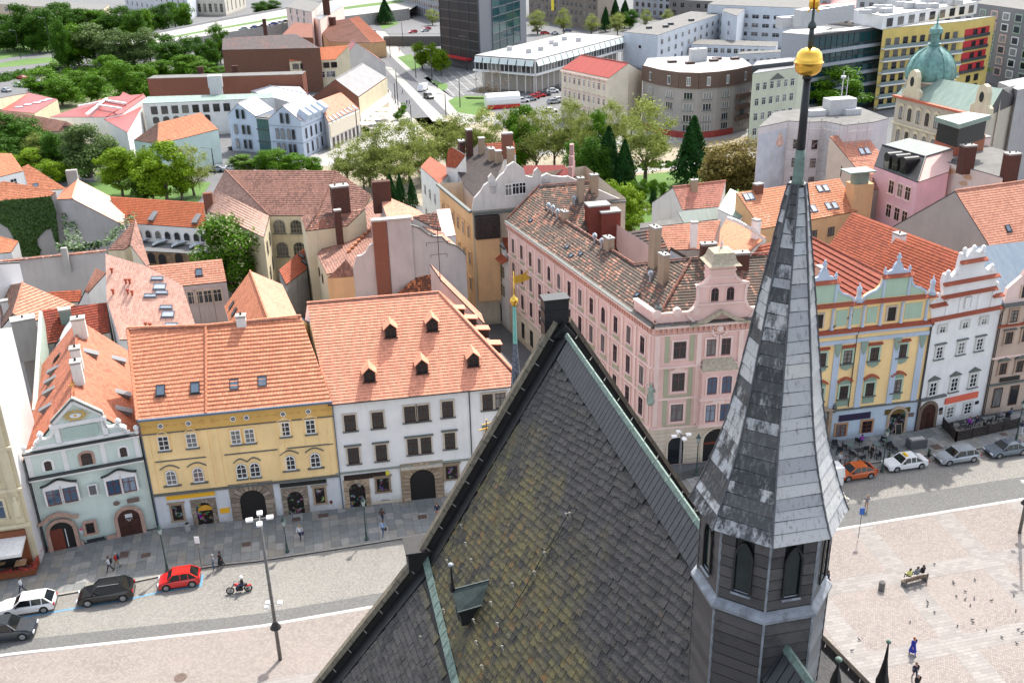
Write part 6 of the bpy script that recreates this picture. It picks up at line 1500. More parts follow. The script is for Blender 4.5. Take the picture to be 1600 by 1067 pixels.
mb=MB();a,b2=P(-30,412,12),P(166,392,12);g=lambda v,z:V((v.x,v.y,z));mb.quad(g(a,0),g(b2,0),b2,a);n=perp(a,b2)*.4;mb.quad(g(a+n,0),g(b2+n,0),b2+n,a+n);yw=thing('yard_wall',(a+b2)/2-Z_*6,'long grey rendered wall with tile coping and a lone grey chimney stub','wall');mb.obj('wall_face',M_greyc,yw)
mb=MB();mb.bar(a+n/2,b2+n/2,.8,.15);mb.obj('coping',T_mot2,yw);mb=MB();c=P(102,400,12);mb.box(-.4,.4,-.3,.3,-2.5,1.2,fr=Matrix.Translation(c)@ax);mb.obj('chimney_stub',M_conc,yw)
h=free('house with ivy all over its wall, by the left edge',[[(-30,318,12),(79,308,12),(87,301,13.5),(-30,297,13.5)]],T_or,M_greyc)
ivp=vpl((-30,318),(79,308),12);ivy=thing('ivy',ivp.pt(5,0),'dense green ivy climbing the blank house wall at the left','ivy')
M_ivy=plain('ivy_leaf',(.035,.085,.008),.6,var=.4,scale=3)
u1_,v1_=ivp.hit(79,309);rv=random.Random(4)
def inpoly(p,q):
 c=False;j=len(q)-1
 for i in range(len(q)):
  if(q[i][1]>p[1])!=(q[j][1]>p[1])and p[0]<(q[j][0]-q[i][0])*(p[1]-q[i][1])/(q[j][1]-q[i][1])+q[i][0]:c=not c
  j=i
 return c
mb=MB();ivpoly=[ivp.hit(*q)for q in((-5,314),(79,307),(87,330),(93,392),(86,372),(80,356),(72,358),(64,364),(57,374),(58,384),(64,391),(60,400),(34,400),(33,386),(24,374),(14,356),(-5,345))]
us=[q[0]for q in ivpoly];vs_=[q[1]for q in ivpoly]
def leafq(mb,p,n,s):
 a=V((rv.gauss(0,1),rv.gauss(0,1),rv.gauss(0,1))).normalized();b2=(n+a*.7).normalized();c=b2.cross(a).normalized();d=b2.cross(c);mb.quad(p-c*s-d*s,p+c*s-d*s,p+c*s+d*s,p-c*s+d*s)
k=0
while k<5200:
 q=(rv.uniform(min(us),max(us)),rv.uniform(min(vs_),max(vs_)))
 if inpoly(q,ivpoly):leafq(mb,ivp.pt(q[0],q[1],rv.uniform(.03,.45)),ivp.n,rv.uniform(.1,.2));k+=1
for a,b2 in(((93,388),(125,392)),((125,392),(168,380)),((168,380),(206,340)),((97,313),(108,385)),((110,315),(122,388))):
 A_,B_=P(*a,9),P(*b2,9)
 for i in range(260):p=A_.lerp(B_,rv.random());leafq(mb,p+V((rv.gauss(0,.35),rv.gauss(0,.3),rv.gauss(0,.3)))+Z_*.3,Z_,rv.uniform(.1,.2))
mb.obj('foliage',M_ivy,ivy)
h=free('gabled house with pale ribbed salmon roof beside the ivy wall',[[(113,312,13.5),(193,353,8.5),(197,321,8.5),(122,282,13.5)],[(122,282,13.5),(100,297,11),(89,313,11),(113,312,13.5)]],[T_pale,T_or],M_greyc,row=.42)
mb=MB();c=P(115,285,12.5);mb.box(-.9,.9,-.5,.5,-4,2.2,fr=Matrix.Translation(c)@ax);mb.obj('chimney',M_greyp,h.roof)
h=free('long low building with bright orange roof and arched windows under the eaves',[[(190,349,7.5),(321,358,7.5),(321,318,12),(172,308,12)]],tiles('even_orange_tiles',(.42,.125,.055),(.34,.1,.045),.0,seam=.3),M_white2)
wrow(h,(190,349),(321,358),7.5,[(217,366),(232,366),(247,366.5),(262,367.5),(277,369),(292,370),(307,371),(318,371.5)],1.2,1.5,arch=True,fr=M_white,pane=M_glassd,nx=1,nz=1)
for q in((240,338),(308,342)):shed_dormer(h,q[0],q[1],1.0,2.2,h.roofpl[0])
h=free('flat dark annex with four glazed rooflights over a stone wall',[[(205,392,4.2),(330,399,4.2),(330,377,4.6),(215,370,4.6)]],plain('dark_roofing_felt',(.13,.13,.13),.8),plain('old_stone_wall',(.22,.15,.09),.9,var=.35,scale=1.5,dark=(.07,.05,.035)),row=0,name='annex',cat='building')
for q in((232,375),(254,379),(284,381),(312,383)):c=P(*q,4.7);mb=MB();mb.prism([c-S_*1.7,c+S_*1.0+P_*1.6,c+S_*1.9+P_*1.6+Z_*.5,c-S_*.6+Z_*.5],V((.5,-1.5,0))*.9);mb.obj('rooflight',M_skyw,h.roof)
for q in((237,403),(254,405),(280,404)):wins(vpl((205,392),(330,399),4.2),[q],1.4,1.9,h.root,fr=M_brown,arch=True,pane=M_dark,nx=1,nz=1)
h=free('tall narrow cream gable standing behind the pale salmon roof',[[(169,392,9.5),(194,391,9.5),(204,384,11),(229,416,8),(212,343,14.5)][0:3]+[(212,343,14.5)]],T_bry,M_cream)
free('cream side wall of the tall narrow gable',[[(204,384,11),(229,417,8.5),(234,414,8.5),(212,343,14.5)]],T_bry,plaster('light_cream_wall',(.70,.62,.48),.15),row=0,name='side_building',cat='building')
h=free('large pale ribbed salmon roof with a row of white-framed rooflights',[[(187,532,9.5),(313,532,9.5),(285,447,15),(228,417,16.5),(165,398,16.5),(167,470,13)]],T_pale,plaster('lavender_wall',(.45,.46,.50),.15),row=0)
for q in((246,435),(250,448),(253,457),(235,462),(260,480),(263,491),(268,507),(267,512)):skylight(h,q[0],q[1],1.5,.45 if q[1]not in(448,491)else .8,gm_=1)
M_r=plain('rust_red_pipe',(.3,.05,.02),.6)
for q in((175,426),(197,443),(203,443),(177,459),(200,459),(207,461),(228,511),(235,512)):c=h.roofpl[0].pt(*h.roofpl[0].hit(*q));mb=MB();mb.lathe(c-Z_*.2,[(.12,0),(.12,.6),(.22,.62),(.2,.8),(.02,.85)],8);mb.obj('vent_pipe',M_r,h.roof)
h=free('orange tiled roof over a scaffolded courtyard front, right of the big salmon roof',[[(283,448,9.5),(354,441,9.5),(347,406,13),(230,417,13)]],T_or2,plaster('rose_grey_wall',(.46,.37,.34),.3));skylight(h,311,426,.9,1.1)
wrow(h,(283,448),(354,441),9.5,[(300,466),(311,464),(325,463),(340,461)],1.1,1.9,sur=M_beige,fr=M_beige,pane=M_glassd,nx=2,nz=2)
mb=MB();pl_=vpl((283,448),(354,441),9.5)
for u in(0,2,4,6,7.8):mb.bar(pl_.pt(u,0,1.3),pl_.pt(u,8.5,1.3),.07)
for z in(2.2,4.2):mb.bar(pl_.pt(0,z,1.3),pl_.pt(8,z,1.3),.06);pbox(pl_,0,8,z-1,z-.9,.2,1.4,mb=mb)
mb.obj('scaffold',plain('old_wood_pole',(.2,.15,.1),.8),h.root)
h=free('orange gabled roof beside the chestnut tree behind the yellow house',[[(391,425,13),(420,503,13),(362,516,8.5),(351,480,8.5)],[(420,503,13),(391,425,13),(441,446,9.5),(466,500,9.5)]],[T_or,T_or2],M_greyp)
for q in((363,477),(367,488)):skylight(h,q[0],q[1],.8,1.1,h.roofpl[0])
h=free('big old schoolhouse with brown hipped roof and arched mullioned windows',[[(421,338,11),(495,338,11),(525,268,17.5),(352,267,17.5)],[(352,267,17.5),(319,328,11),(412,372,11),(421,338,11)],[(525,268,17.5),(495,338,11),(560,345,11),(580,306,13)]],[T_bry,tiles('faded_pink_brown_tiles',(.38,.24,.19),(.25,.15,.11),.1),T_bry],M_cream,name='school_building',cat='building',row=.4)
wrow(h,(421,338),(495,338),11,[(436.5,354),(463,354),(480,354)],1.9,2.2,arch=.8,fr=plain('grey_olive_joinery',(.28,.26,.2),.6),pane=M_glassd,nx=4,nz=3,sill=M_capst)
wrow(h,(421,338),(495,338),11,[(441.5,390),(468,389)],1.9,2.4,arch=.8,fr=plain('grey_olive_joinery',(0,0,0)),pane=M_glassd,nx=4,nz=3,sill=M_capst)
h2_=vpl((412,372),(421,338),11)
for z in(7.4,3.4):vgrid(h.root,h2_,11,2,(z,),1.6,2.2,arch=.8,fr=plain('grey_olive_joinery',(0,0,0)),pane=M_glassd,nx=3,nz=3)
mb=MB();c=P(327,324,11.5);mb.box(-.7,.7,-.5,.5,-1,2.4,fr=Matrix.Translation(c)@ax);mb.obj('chimney',M_brick,h.roof)
h=free('cream house with mottled red hipped roof and slim brown chimney',[[(478,362,14.5),(543,354,14.5),(571,327,17),(495,336,17)],[(495,336,17),(470,340,14.5),(478,362,14.5)]],T_mot2,M_cream);chimney(h,531,372,.9,.7,4.0,M_brickd,pots=0);chimney(h,533,325,2.4,1.6,3.2,M_brickd,pots=2)
h=free('steep brown roof with snow guard tiles beside the grey fire wall',[[(495,398,11.5),(511,430,11.5),(555,420,12),(584,380,15),(610,345,18),(593,303,18)]],T_bry,M_cream,row=.4);wrow(h,(495,398),(511,430),11.5,[(499,420),(505,440)],.8,1.3,**KB)
g=MB();rf=h.roofpl[0]
for i in range(13):u,v=rf.hit(543+i*5.2,395-i*5.4);g.box(-.25,.25,-.3,0,0,.5,fr=rf.m(u,v,.1))
g.obj('snow_guard_tiles',T_or,h.roof,kind='stuff')
free('low cream wing with a small round vent beside the fire wall',[[(512,436,11.3),(541,407,13.5),(554,424,12),(556,432,11)]],T_bry,M_ocre,row=0,name='house_wing',cat='building')
h=free('small steep red lean-to roof behind the orange gabled roof',[[(447,446,8),(479,422,8),(475,389,11),(436,423,11)]],T_red,M_conc);skylight(h,470,400,.7,.9);skylight(h,475,410,.7,.9)
fw0=P(640,465,11.5);fwp=Pl(V((fw0.x,fw0.y,0)),S_,Z_)
fw=thing('fire_wall',fwp.pt(0,0),'tall grey fire wall with a brick chimney strip and curved top edge','wall')
top=[fwp.hit(*q)for q in((552,421),(558,401),(566,399),(572,394),(577,384),(583,381),(580,350),(605,348),(640,343),(643,352),(655,356),(668,366),(678,370),(690,370),(700,380),(713,384),(722,391),(728,398))]
outline(fwp,[(top[0][0],0),(top[-1][0],0)]+top[::-1],-.5,0,'wall_face',M_greyc,fw)
a,b2=fwp.hit(581,349),fwp.hit(603,347);pbox(fwp,a[0],b2[0],0,a[1]+.2,0,.3,name='brick_chimney',mat=M_brick,parent=fw);pbox(fwp,b2[0]+.1,fwp.hit(642,343)[0],0,fwp.hit(642,343)[1]+.2,0,.18,name='rendered_flue',mat=M_greyc,parent=fw)
pbox(fwp,a[0]-.1,fwp.hit(642,343)[0]+.1,a[1]+.2,a[1]+.4,-.8,.35,name='flue_cap',mat=M_conc,parent=fw)
bar_on(fwp,'coping',M_capst,fw,top[9:],.18,.1)
h=free('faded orange roof behind the curved fire wall',[[(606,346,16),(640,343,16),(722,392,15),(690,364,15),(655,330,16),(592,303,16.5)]],T_or2,M_greyc,row=0)
free('small brown tile hip beside a red and white sheet roof above the alley',[[(645,340,16.8),(690,364,15.5),(682,333,17.5)]],T_mot2,M_greyc);free('patchy red and white sheet metal roof above the alley',[[(692,372,15),(712,369,15),(703,327,17),(682,329,17)]],plain('flaking_red_sheet',(.5,.22,.2),.5,var=.5,scale=2.5),M_white,row=0)
mb=MB();c=P(596,300,18);mb.box(-1.3,1.3,-.6,.6,-3,1.6,fr=Matrix.Translation(c)@ax);mb.obj('chimney_block',M_brickd,None,label='wide dark brick chimney block behind the snow guard roof',cat='chimney')
T_dko=tiles('half_sooted_tiles',(.12,.055,.035),(.45,.14,.05),.22,light=(.55,.2,.08))
h=free('sooty brown and orange patched roof just behind the big salmon hip',[[(610,470,12),(692,466,12),(690,438,16.5),(672,414,18)]],T_dko,M_greyc)
h=free('narrow orange roof sloping down into the alley behind the salmon hip',[[(672,414,18),(690,440,16.8),(757,507,12),(752,492,12)]],T_or2,M_greyc)
mb=MB();c=P(688,440,17);
for z,w_ in((3.2,.9),(4.6,1.3),(5.6,.7),(6.2,.4)):mb.bar(c+Z_*z-S_*w_,c+Z_*z+S_*w_,.06);mb.bar(c+Z_*z-S_*w_,c+Z_*(z-.4)-S_*w_,.06);mb.bar(c+Z_*z+S_*w_,c+Z_*(z-.4)+S_*w_,.06)
mb.bar(c,c+Z_*6.6,.08);mb.obj('aerial',M_gutter,None,label='dark roof aerial mast with three crossbars behind the salmon hip',cat='aerial')
Yp0=P(738,330,17);Yl=vpl((686,287),(738,330),17);Yr_=Pl(V((Yp0.x,Yp0.y,0)),S_,Z_)
yy=thing('town_house',Yp0-Z_*17,'cream and yellow corner house with curly grey gables and dark roof beyond the alley','house');LY=(P(686,287,17)-Yp0).length
q=[Yl.pt(0,0),Yr_.pt(0,0),Yr_.pt(22,0),Yr_.pt(22,0)+P_*20,Yl.pt(0,0)+S_*9];mb=MB()
for i in range(5):a,b2=q[i],q[(i+1)%5];mb.quad(a,b2,b2+Z_*17,a+Z_*17,mi=0 if i==0 else 1)
mb.obj('wall',[M_ocre,plaster('stained_cream_wall',(.60,.52,.40),.4)],yy)
tp=[Yr_.hit(700+x/8,200+y/8)for x,y in((305,990),(330,880),(410,790),(450,720),(510,680),(505,620),(545,570),(585,620),(600,660),(660,590),(700,560),(740,480),(825,425),(900,480),(950,520),(970,600),(1060,620),(1080,540),(1120,500),(1160,545),(1165,610),(1240,570),(1300,600),(1440,615),(1500,605))]
outline(Yr_,[(0,16.5),(22,16.5)]+[p for p in tp[::-1]if p[0]>0],-.5,0,'curly_gable',plaster('grey_white_gable',(.60,.57,.53),.4),yy)
for c in((755,780),(845,765),(930,755)):u,v=Yr_.hit(700+c[0]/8,200+c[1]/8);win(Yr_,u,v-.8,1.0,1.7,yy,fr=M_whitefr,pane=M_glassd,nz=2)
hline(Yr_,0,22,16.6,'cornice',M_capst,yy,.25,.4);hline(Yl,0,LY,16.9,'cornice',M_capst,yy,.3,.5)
for q in((755,250),(815,262-4),(711,265)):pass
for u in(3.0,10.4):mb=MB();z=19.3;mb.lathe(Yr_.pt(u,z,-.2),[(.5,0),(.5,.9),(.65,1.0),(.5,1.5),(.1,1.8)],8);mb.obj('urn',M_greyc,yy)
pbox(Yr_,.2,3.6,13.2,16.3,0,1.2,name='bay_roof',mat=T_blk,parent=yy);pbox(Yr_,.3,3.5,4,13.2,0,1.0,name='bay',mat=M_ocre,parent=yy)
vgrid(yy,Yl,LY,6,(12.5,8.6,4.8),.95,1.9,m=.6,fr=M_beige,sur=M_ocre,pane=M_glassd,hood='flat',hm=M_ocre);vgrid(yy,Yr_,14,4,(9.6,5.5),1.0,1.7,u0=5,fr=M_beige,pane=M_glassd)
fy=free('dark tiled roofs with many tall chimneys behind the curly gables',[[(726,292,16.8),(742,310,16.8),(774,282,18),(787,250,21),(746,227,23.5),(711,261,18)]],T_blk,M_greyc,row=0,name='roof_block',cat='building')
for i,(q,a,h_)in enumerate((((734,243),1.4,4.2),((722,245),1.6,2.6),((753,240),1.1,2.5),((768,250),1.7,1.8),((779,254),1.1,1.8),((798,252),1.3,2.0))):chimney(fy,q[0],q[1],a,.9,h_,M_brickd if i<2 else M_chb,pots=1 if i%2 else 0)
h=free('bright orange-red roof left of the dark roofs with a small hatch',[[(697,262,17.2),(712,264,17.5),(728,244,20),(706,231,20),(700,236,19)]],T_red,M_white,row=0)
h=free('orange-red roof with a brick chimney behind the dark roof block',[[(775,243,18),(806,241,18),(803,222,21),(757,226,21)]],T_red,M_white);chimney(h,793,239,1.7,1.2,3.2,M_brick,pots=0)
h=free('red sheet roof with raised brick gable right of the curly gables',[[(816,276,16),(900,277,16),(880,259,19),(818,260,19)]],T_met,M_greyc,row=0);c=P(893,268,17);mb=MB()
for s0,hh in((-2.2,1.2),(-1.2,2.6),(-.2,4.2),(.8,2.6),(1.8,1.0)):mb.box(s0,s0+1,-.3,.3,-3,hh,fr=Matrix.Translation(c)@Matrix.Rotation(AZ+1.2,4,'Z'))
mb.obj('stepped_gable',plaster('faded_rose_brick',(.45,.27,.25),.3),h.root)
free('white house front left of the yellow alley facade',[[(657,262,16),(687,289,16),(706,268,16),(672,246,16)]],T_red,plaster('cold_white_front',(.66,.68,.68),.15),row=0);vgrid(bpy.data.objects['town_house.%03d'%0]if False else yy,vpl((657,262),(687,289),16),11,3,(12,8,4),.9,1.7,**KW)
sp=Pl(fA-sl_pl.x*13,sl_pl.x,Z_);wh2=thing('town_house',sp.pt(6,0),'small white house with swept baroque gable facing the alley','house');mb=MB()
q=[sp.pt(0,0),sp.pt(12.8,0),sp.pt(12.8,0)-sl_pl.n*9,sp.pt(0,0)-sl_pl.n*9]
for i in range(4):a,b2=q[i],q[(i+1)%4];mb.quad(a,b2,b2+Z_*10.5,a+Z_*10.5)
mb.obj('wall',M_white2,wh2)
outline(sp,[(1,10.4),(11.5,10.4),(11,11.5),(9.2,12.2),(8.6,14),(7.8,14.4),(7.3,15.8),(6.2,16.4),(5.1,15.8),(4.6,14.4),(3.8,14),(3.2,12.2),(1.5,11.5)],-.5,0,'swept_gable',M_white2,wh2)
tstrip(sp,0,12.8,10.5,wh2,.9,.6);hline(sp,.5,12,12.0,'ledge',M_capst,wh2,.2,.3);win(sp,6.2,12.6,1.0,1.9,wh2,fr=M_brown,pane=M_glassd)
vgrid(wh2,sp,12.8,4,(7.4,4.6),1.3,1.7,fr=M_cream,pane=M_glassd,nz=3);
for u in(2,5.2,9):win(sp,u,.4,1.7,2.9,wh2,fr=M_brown,pane=M_dark,nx=1,nz=1,arch=True)
mb=MB();roof_face(mb,[sp.pt(4,15,-.5),sp.pt(9,15,-.5),sp.pt(9.5,15,-9),sp.pt(4,15,-9)],row=0);roof_face(mb,[sp.pt(6.2,15.2,-.5),sp.pt(12.5,10.6,-.5),sp.pt(12.5,10.6,-9),sp.pt(6.2,15.2,-9)],row=.4);mb.obj('roof',[T_red,M_gutter],wh2)
# behind the pink palace and the right-hand row
h=free('dark old tiled roof behind the pink palace courtyard',[[(978,402,12),(1044,392,12),(1027,356,15.5),(928,373,15.5)]],tiles('sooty_rows',(.07,.06,.055),(.3,.1,.06),.12),M_greyp,row=.45,lift=.1)
h=free('even orange-red roof with a white chimney behind the pink palace',[[(1044,392,12),(1112,390,12),(1126,345,15.5),(1027,356,15.5)]],T_or2,M_greyp);chimney(h,1083,383,.9,.7,3.2,M_white2,pots=0)
h=free('bright fine-tiled orange roof with curved white verge near the spire',[[(1110,388,11.5),(1160,404,11.5),(1197,372,12.5),(1165,354,15),(1136,341,16)]],T_or,M_white,row=0);chimney(h,1180,372,1.0,.8,2.6,M_white2,pots=0)
mb=MB();pts=[P(1136,341,16.3),P(1150,345,16),P(1165,353,15.3),P(1180,362,14),P(1194,375,12.7)]
for a,b2 in zip(pts,pts[1:]):mb.bar(a,b2,.5,.4)
mb.obj('curved_verge',M_white2,h.roof)
free('red tiled roof between the spire and the dark brick chimney',[[(1184,432,9),(1215,425,9),(1205,380,12.5),(1164,390,12.5)]],T_red,M_greyp,row=.45,lift=.1)
free('blue-grey rendered lean-to behind the pink palace',[[(1043,404,13),(1080,410,12),(1079,405,12.5),(1048,387,15)]],M_capst,plaster('blue_grey_render',(.33,.40,.46),.2),row=0,name='lean_to',cat='building')
h=free('white gabled house with faded salmon roof at the park edge',(lambda g:[[(1066,329,8.5),(1123,324,8.5),(1134,284,g),(1051,294,g)],[(1051,294,g),(1134,284,g),(1102,306,8.5),(1019,317,8.5)]])(gz((1019,317),(1066,329),8.5,(1051,294))),[tiles('faded_salmon_tiles',(.52,.22,.16),(.35,.17,.12),.1),T_or2],M_white);chimney(h,1084,296,1.1,.8,1.6,M_chb,pots=1)
free('pale green sheet roof in front of the faded salmon roof',[[(1069,350,7.5),(1132,342,7.5),(1121,325,9),(1059,333,9)]],seamed('pale_verdigris_roof',(.30,.34,.29),(.38,.41,.36),.8),M_white,row=0)
h=free('streaked green copper roof on a white house beside the spire',[[(1122,328,10.5),(1154,343,9.5),(1193,318,10.5),(1141,296,14)]],T_cop,M_white2,row=0);wins(vpl((1154,343),(1193,318),10),[(1172,345)],1.1,1.9,h.root,**KB)
free('grey felt shed roof beside the park trees',[[(1000,358,9),(1068,350,8),(1060,343,8.5),(1000,350,9)]],T_flat,M_greyp,row=0,name='shed',cat='shed')
h=free('broad orange roof with paired white rooflights right of the spire',[[(1190,359,8.5),(1340,331,8.5),(1312,280,14),(1150,302,14)]],tiles('glowing_orange_tiles',(.52,.21,.11),(.62,.33,.22),.1,seam=.3),M_ocre,row=.42)
for q in((1247,299),(1256,298),(1280,295),(1290,294),(1261,327),(1271,326),(1294,322),(1304,321),(1166,308),(1173,307)):skylight(h,q[0],q[1],1.0,1.3,gm_=1)
wrow(h,(1190,359),(1340,331),8.5,[(1271,366),(1298,363)],1.3,1.5,**KB);chimney(h,1184,299,1.4,1,1.2,M_brick,pots=0)
mb=MB();c=P(1343,318,9.5);mb.box(-1.9,1.6,-1,1.6,-6,3.4,fr=Matrix.Translation(c)@ax);mb.obj('stack',M_ocre,h.roof);mb=MB();mb.box(-3.2,1.4,-1.5,1.6,5.4,5.6,fr=Matrix.Translation(c)@ax);mb.box(-1.5,.8,-.6,1,3.4,5.4,fr=Matrix.Translation(c)@ax);mb.obj('green_canopy',T_cop,h.roof)
h=free('brown patched roof strip with one rooflight beside the pink mansard',[[(1342,302,11),(1372,297,11),(1369,272,14),(1330,279,14)]],T_bry,M_greyp);skylight(h,1354,286,1.6,1.3,gm_=1)
h=free('cream gable with steep orange roof and double rooflight',[[(1347,275,9),(1398,268,9),(1349,208,17),(1296,214,17)]],T_or2,plaster('sunny_cream',(.68,.57,.46),.12));skylight(h,1346,237,1.0,1.4,gm_=1);skylight(h,1355,236,1.0,1.4,gm_=1)
wins(vpl((1296,214),(1347,275),13),[(1300,239),(1298,262),(1315,268)],.8,2.0,h.root,snap=False,**KB)
zz=17.0;rp_=[(1185,200,zz),(1233,190,zz),(1262,192,zz),(1290,191,zz),(1319,197,zz),(1365,192,zz),(1389,186,zz),(1345,169,zz),(1295,166,zz),(1210,176,zz)]
h=free('white block wrapped in scaffolding with a faded painted fire wall, behind the spire pole',[rp_],T_flat,plaster('flaking_white',(.62,.60,.60),.3),row=0,name='apartment_building',cat='building')
for a,b2 in zip(rp_[1:5],rp_[2:6]):
 pl_=vpl(a[:2],b2[:2],zz);L_=(P(*a)-P(*b2)).length;vgrid(h.root,pl_,L_,max(1,int(L_/3.4)),(1.5,5,8.5,12),1.1,1.7,**KB)
 mb=MB();k=0
 while k*2.2<L_:mb.bar(pl_.pt(k*2.2,0,1.0),pl_.pt(k*2.2,zz+.8,1.0),.08);k+=1
 for j in range(8):mb.bar(pl_.pt(0,2+j*2,1.0),pl_.pt(L_,2+j*2,1.0),.07);mb.bar(pl_.pt(0,2+j*2,1.0),pl_.pt(min(L_,2.5),4+j*2 if j<7 else 16.5,1.0),.05)
 mb.obj('scaffold',plain('scaffold_tube',(.4,.38,.37),.5),h.root)
pl_=vpl((1185,200),(1233,190),zz);L_=(P(1185,200,zz)-P(1233,190,zz)).length
pbox(pl_,.3,L_-.3,1,15.8,0,.04,name='painted_wall',mat=plain('faded_blue_paint',(.50,.55,.60),.9,var=.15,scale=.5,dark=(.4,.36,.3)),parent=h.root)
mb=MB();u,v=pl_.hit(1218,219);mb.prism([pl_.pt(u+a,v+b2,.1)for a,b2 in((-1.2,-.6),(0,-1.4),(1.2,-.8),(.5,.9),(0,1.6))],-pl_.n*.06);mb.obj('painted_emblem',plain('faded_orange_paint',(.6,.42,.35),.9,var=.4,scale=1.2),h.root)
for q in((1275,182),(1303,172),(1330,180)):c=P(*q,zz);mb=MB();mb.box(-1.6,1.6,-.8,.8,0,1.2,fr=Matrix.Translation(c)@ax);mb.obj('roof_plant',plain('pale_grey_plant',(.5,.5,.5),.5),h.roof)
c=P(1312,178,zz);mb=MB();mb.box(-3,2.5,-1.5,1.5,0,3.0,fr=Matrix.Translation(c)@ax);mb.bar(c+Z_*3,c+Z_*8,.15);mb.bar(c+Z_*3+S_,c+Z_*7+S_,.12);mb.lathe(c+Z_*6.6,[(.05,0),(.5,.1),(.5,.5),(.05,.6)],10);mb.obj('roof_hut',plain('pale_grey_plant',(0,0,0)),h.roof)
h=free('pink block with black mansard and three round-topped dormers',[[(1366,260,14.5),(1434,286,14.5),(1446,247,18.5),(1378,228,18.5)],[(1378,228,18.5),(1446,247,18.5),(1490,234,18.5),(1420,217,18.5)],[(1446,247,18.5),(1434,286,14.5),(1482,270,14.5),(1490,234,18.5)]],[M_black,seamed('grey_green_shingle',(.17,.19,.175),(.12,.135,.125),.4),M_pinkp],plaster('candy_pink',(.74,.46,.50),.12),row=0,name='apartment_building',cat='building')
c6=lambda x,y:(1350+x/4.444,100+y/4.444);pl_=vpl((1366,260),(1434,286),14.5)
wins(pl_,[c6(192,855),c6(252,880),c6(306,900)],1.35,2.2,h.root,fr=M_pinkp,sur=M_pinkw,sw=.1,pane=M_glassd,sill=M_pinkw);wins(pl_,[c6(172,1025),c6(230,1045),c6(284,1060)],1.35,2.2,h.root,fr=M_pinkp,sur=M_pinkw,sw=.1,pane=M_glassd)
for q in((190,690),(246,705),(304,725)):
 u,v=h.roofpl[0].hit(*c6(*q));c=h.roofpl[0].pt(u,v);F4=Matrix(((pl_.x.x,-pl_.n.x,0,c.x),(pl_.x.y,-pl_.n.y,0,c.y),(0,0,1,c.z),(0,0,0,1)));mb=MB();mb.box(-.75,.75,-.9,1.6,-1.5,1.1,fr=F4);mb.tube([F4@V((0,-1.0,1.1)),F4@V((0,1.6,1.1))],.75,12);d_=mb.obj('dormer',M_black,h.roof)
 mb=MB();mb.quad(*[F4@V(p)for p in((-.6,-.92,-1.3),(.6,-.92,-1.3),(.6,-.92,1),(-.6,-.92,1))]);mb.obj('pane',M_glassd,d_)
h=free('flat grey roof with brick chimneys and patched cream wall, right of the pink block',[[(1449,244,17),(1480,254,17),(1567,279,17),(1584,241,17),(1532,226,17)]],T_flat,plaster('patched_cream_wall',(.60,.55,.50),.15),row=0,name='apartment_building',cat='building')
for q in((1508,262),(1576,276)):chimney(h,q[0],q[1],2.0,1.4,3.4,M_brickd,pots=2)
for q,m_ in(((1483,235),M_pinkw),((1529,227),M_pinkw)):chimney(h,q[0],q[1],3.0,1.6,1.4,m_,pots=2)
mb=MB();pl_=vpl((1480,254),(1567,279),17);
for q in((1487,268),(1512,278),(1505,287)):u,v=pl_.hit(*q);mb.prism([pl_.pt(u+a,v+b2,.03)for a,b2 in((-1,0),(-.3,-.4),(.9,-.1),(.7,.5),(-.2,.4))],pl_.n*-.02)
mb.obj('bare_plaster_patch',plain('bare_plaster_patch',(.5,.34,.22),.9),h.root)
h=free('roof pavilion with black glazing and oversailing green lid',[[(1462,210,19.5),(1500,221,19.5),(1540,212,19.5),(1505,202,19.5)]],plain('rust_wall',(.3,.1,.05),.7),plain('rust_wall',(0,0,0)),row=0,name='roof_pavilion',cat='building')
mb=MB();A_,B_,C_,D_=[P(*q,23)for q in((1460,190),(1498,202),(1548,187),(1512,182))];mb.prism([A_,B_,C_,D_],Z_*.7);mb.obj('lid',T_cop,h.root);mb=MB();k=(A_+C_)/2;q=[k+(v-k)*.86 for v in(A_,B_,C_,D_)];mb.prism(q,Z_*-3);mb.obj('glazing',M_black,h.root)
h=free('large salmon roof with bare grey gable at the right edge',[[(1552,396,11.5),(1680,375,11.5),(1640,279,18.5),(1492,300,18.5)],[(1640,279,18.5),(1545,335,12),(1392,357,12),(1492,300,18.5)]],T_or2,plaster('taupe_gable',(.40,.34,.31),.3));skylight(h,1575,357,.8,1.0)
h=free('weathered red roof with a tapering white chimney behind the stepped gable',[[(1332,333,17),(1502,397,17),(1452,490,11.5),(1285,400,11.5)]],T_red,M_greyp);chimney(h,1402,392,1.3,1.0,2.2,M_white2,pots=1)
# ground beyond: roads, lawns, park
def gpoly(name,pts,z,mat,**k):return sheet(name,[P(*q,z)for q in pts],z,mat,**k)
gpoly('park_ground',[(440,275),(560,222),(612,188),(760,176),(900,172),(1185,205),(1190,300),(1000,365),(640,320)],.02,plain('sandy_park_ground',(.27,.23,.165),.95,var=.18,scale=.3,dark=(.25,.22,.15)))
gpoly('lawn',[(880,288),(1185,252),(1190,310),(1000,360),(880,330)],.03,M_lawn)
gpoly('park_path',[(880,272),(1000,258),(1180,238),(1180,250),(1000,270),(880,286)],.035,M_path)
gpoly('park_path',[(690,240),(880,212),(1170,190),(1180,212),(900,238),(700,262)],.036,M_path)
gpoly('park_path',[(925,335),(1010,318),(1020,326),(930,350)],.04,M_path)
gpoly('lawn',[(120,285),(330,285),(300,330),(100,320)],.025,M_lawn);gpoly('park_path',[(120,272),(240,279),(240,286),(120,281)],.03,M_path)
gpoly('rough_ground',[(-60,120),(230,105),(350,118),(235,270),(-60,300)],.012,M_scrub)
gpoly('pavement_strip',[(585,48),(602,50),(628,82),(655,108),(706,152),(745,176),(790,188),(720,196),(690,168),(648,124),(607,84)],.03,M_path)
gpoly('tram_median',[(600,104),(612,106),(700,190),(676,190)],.03,M_path)
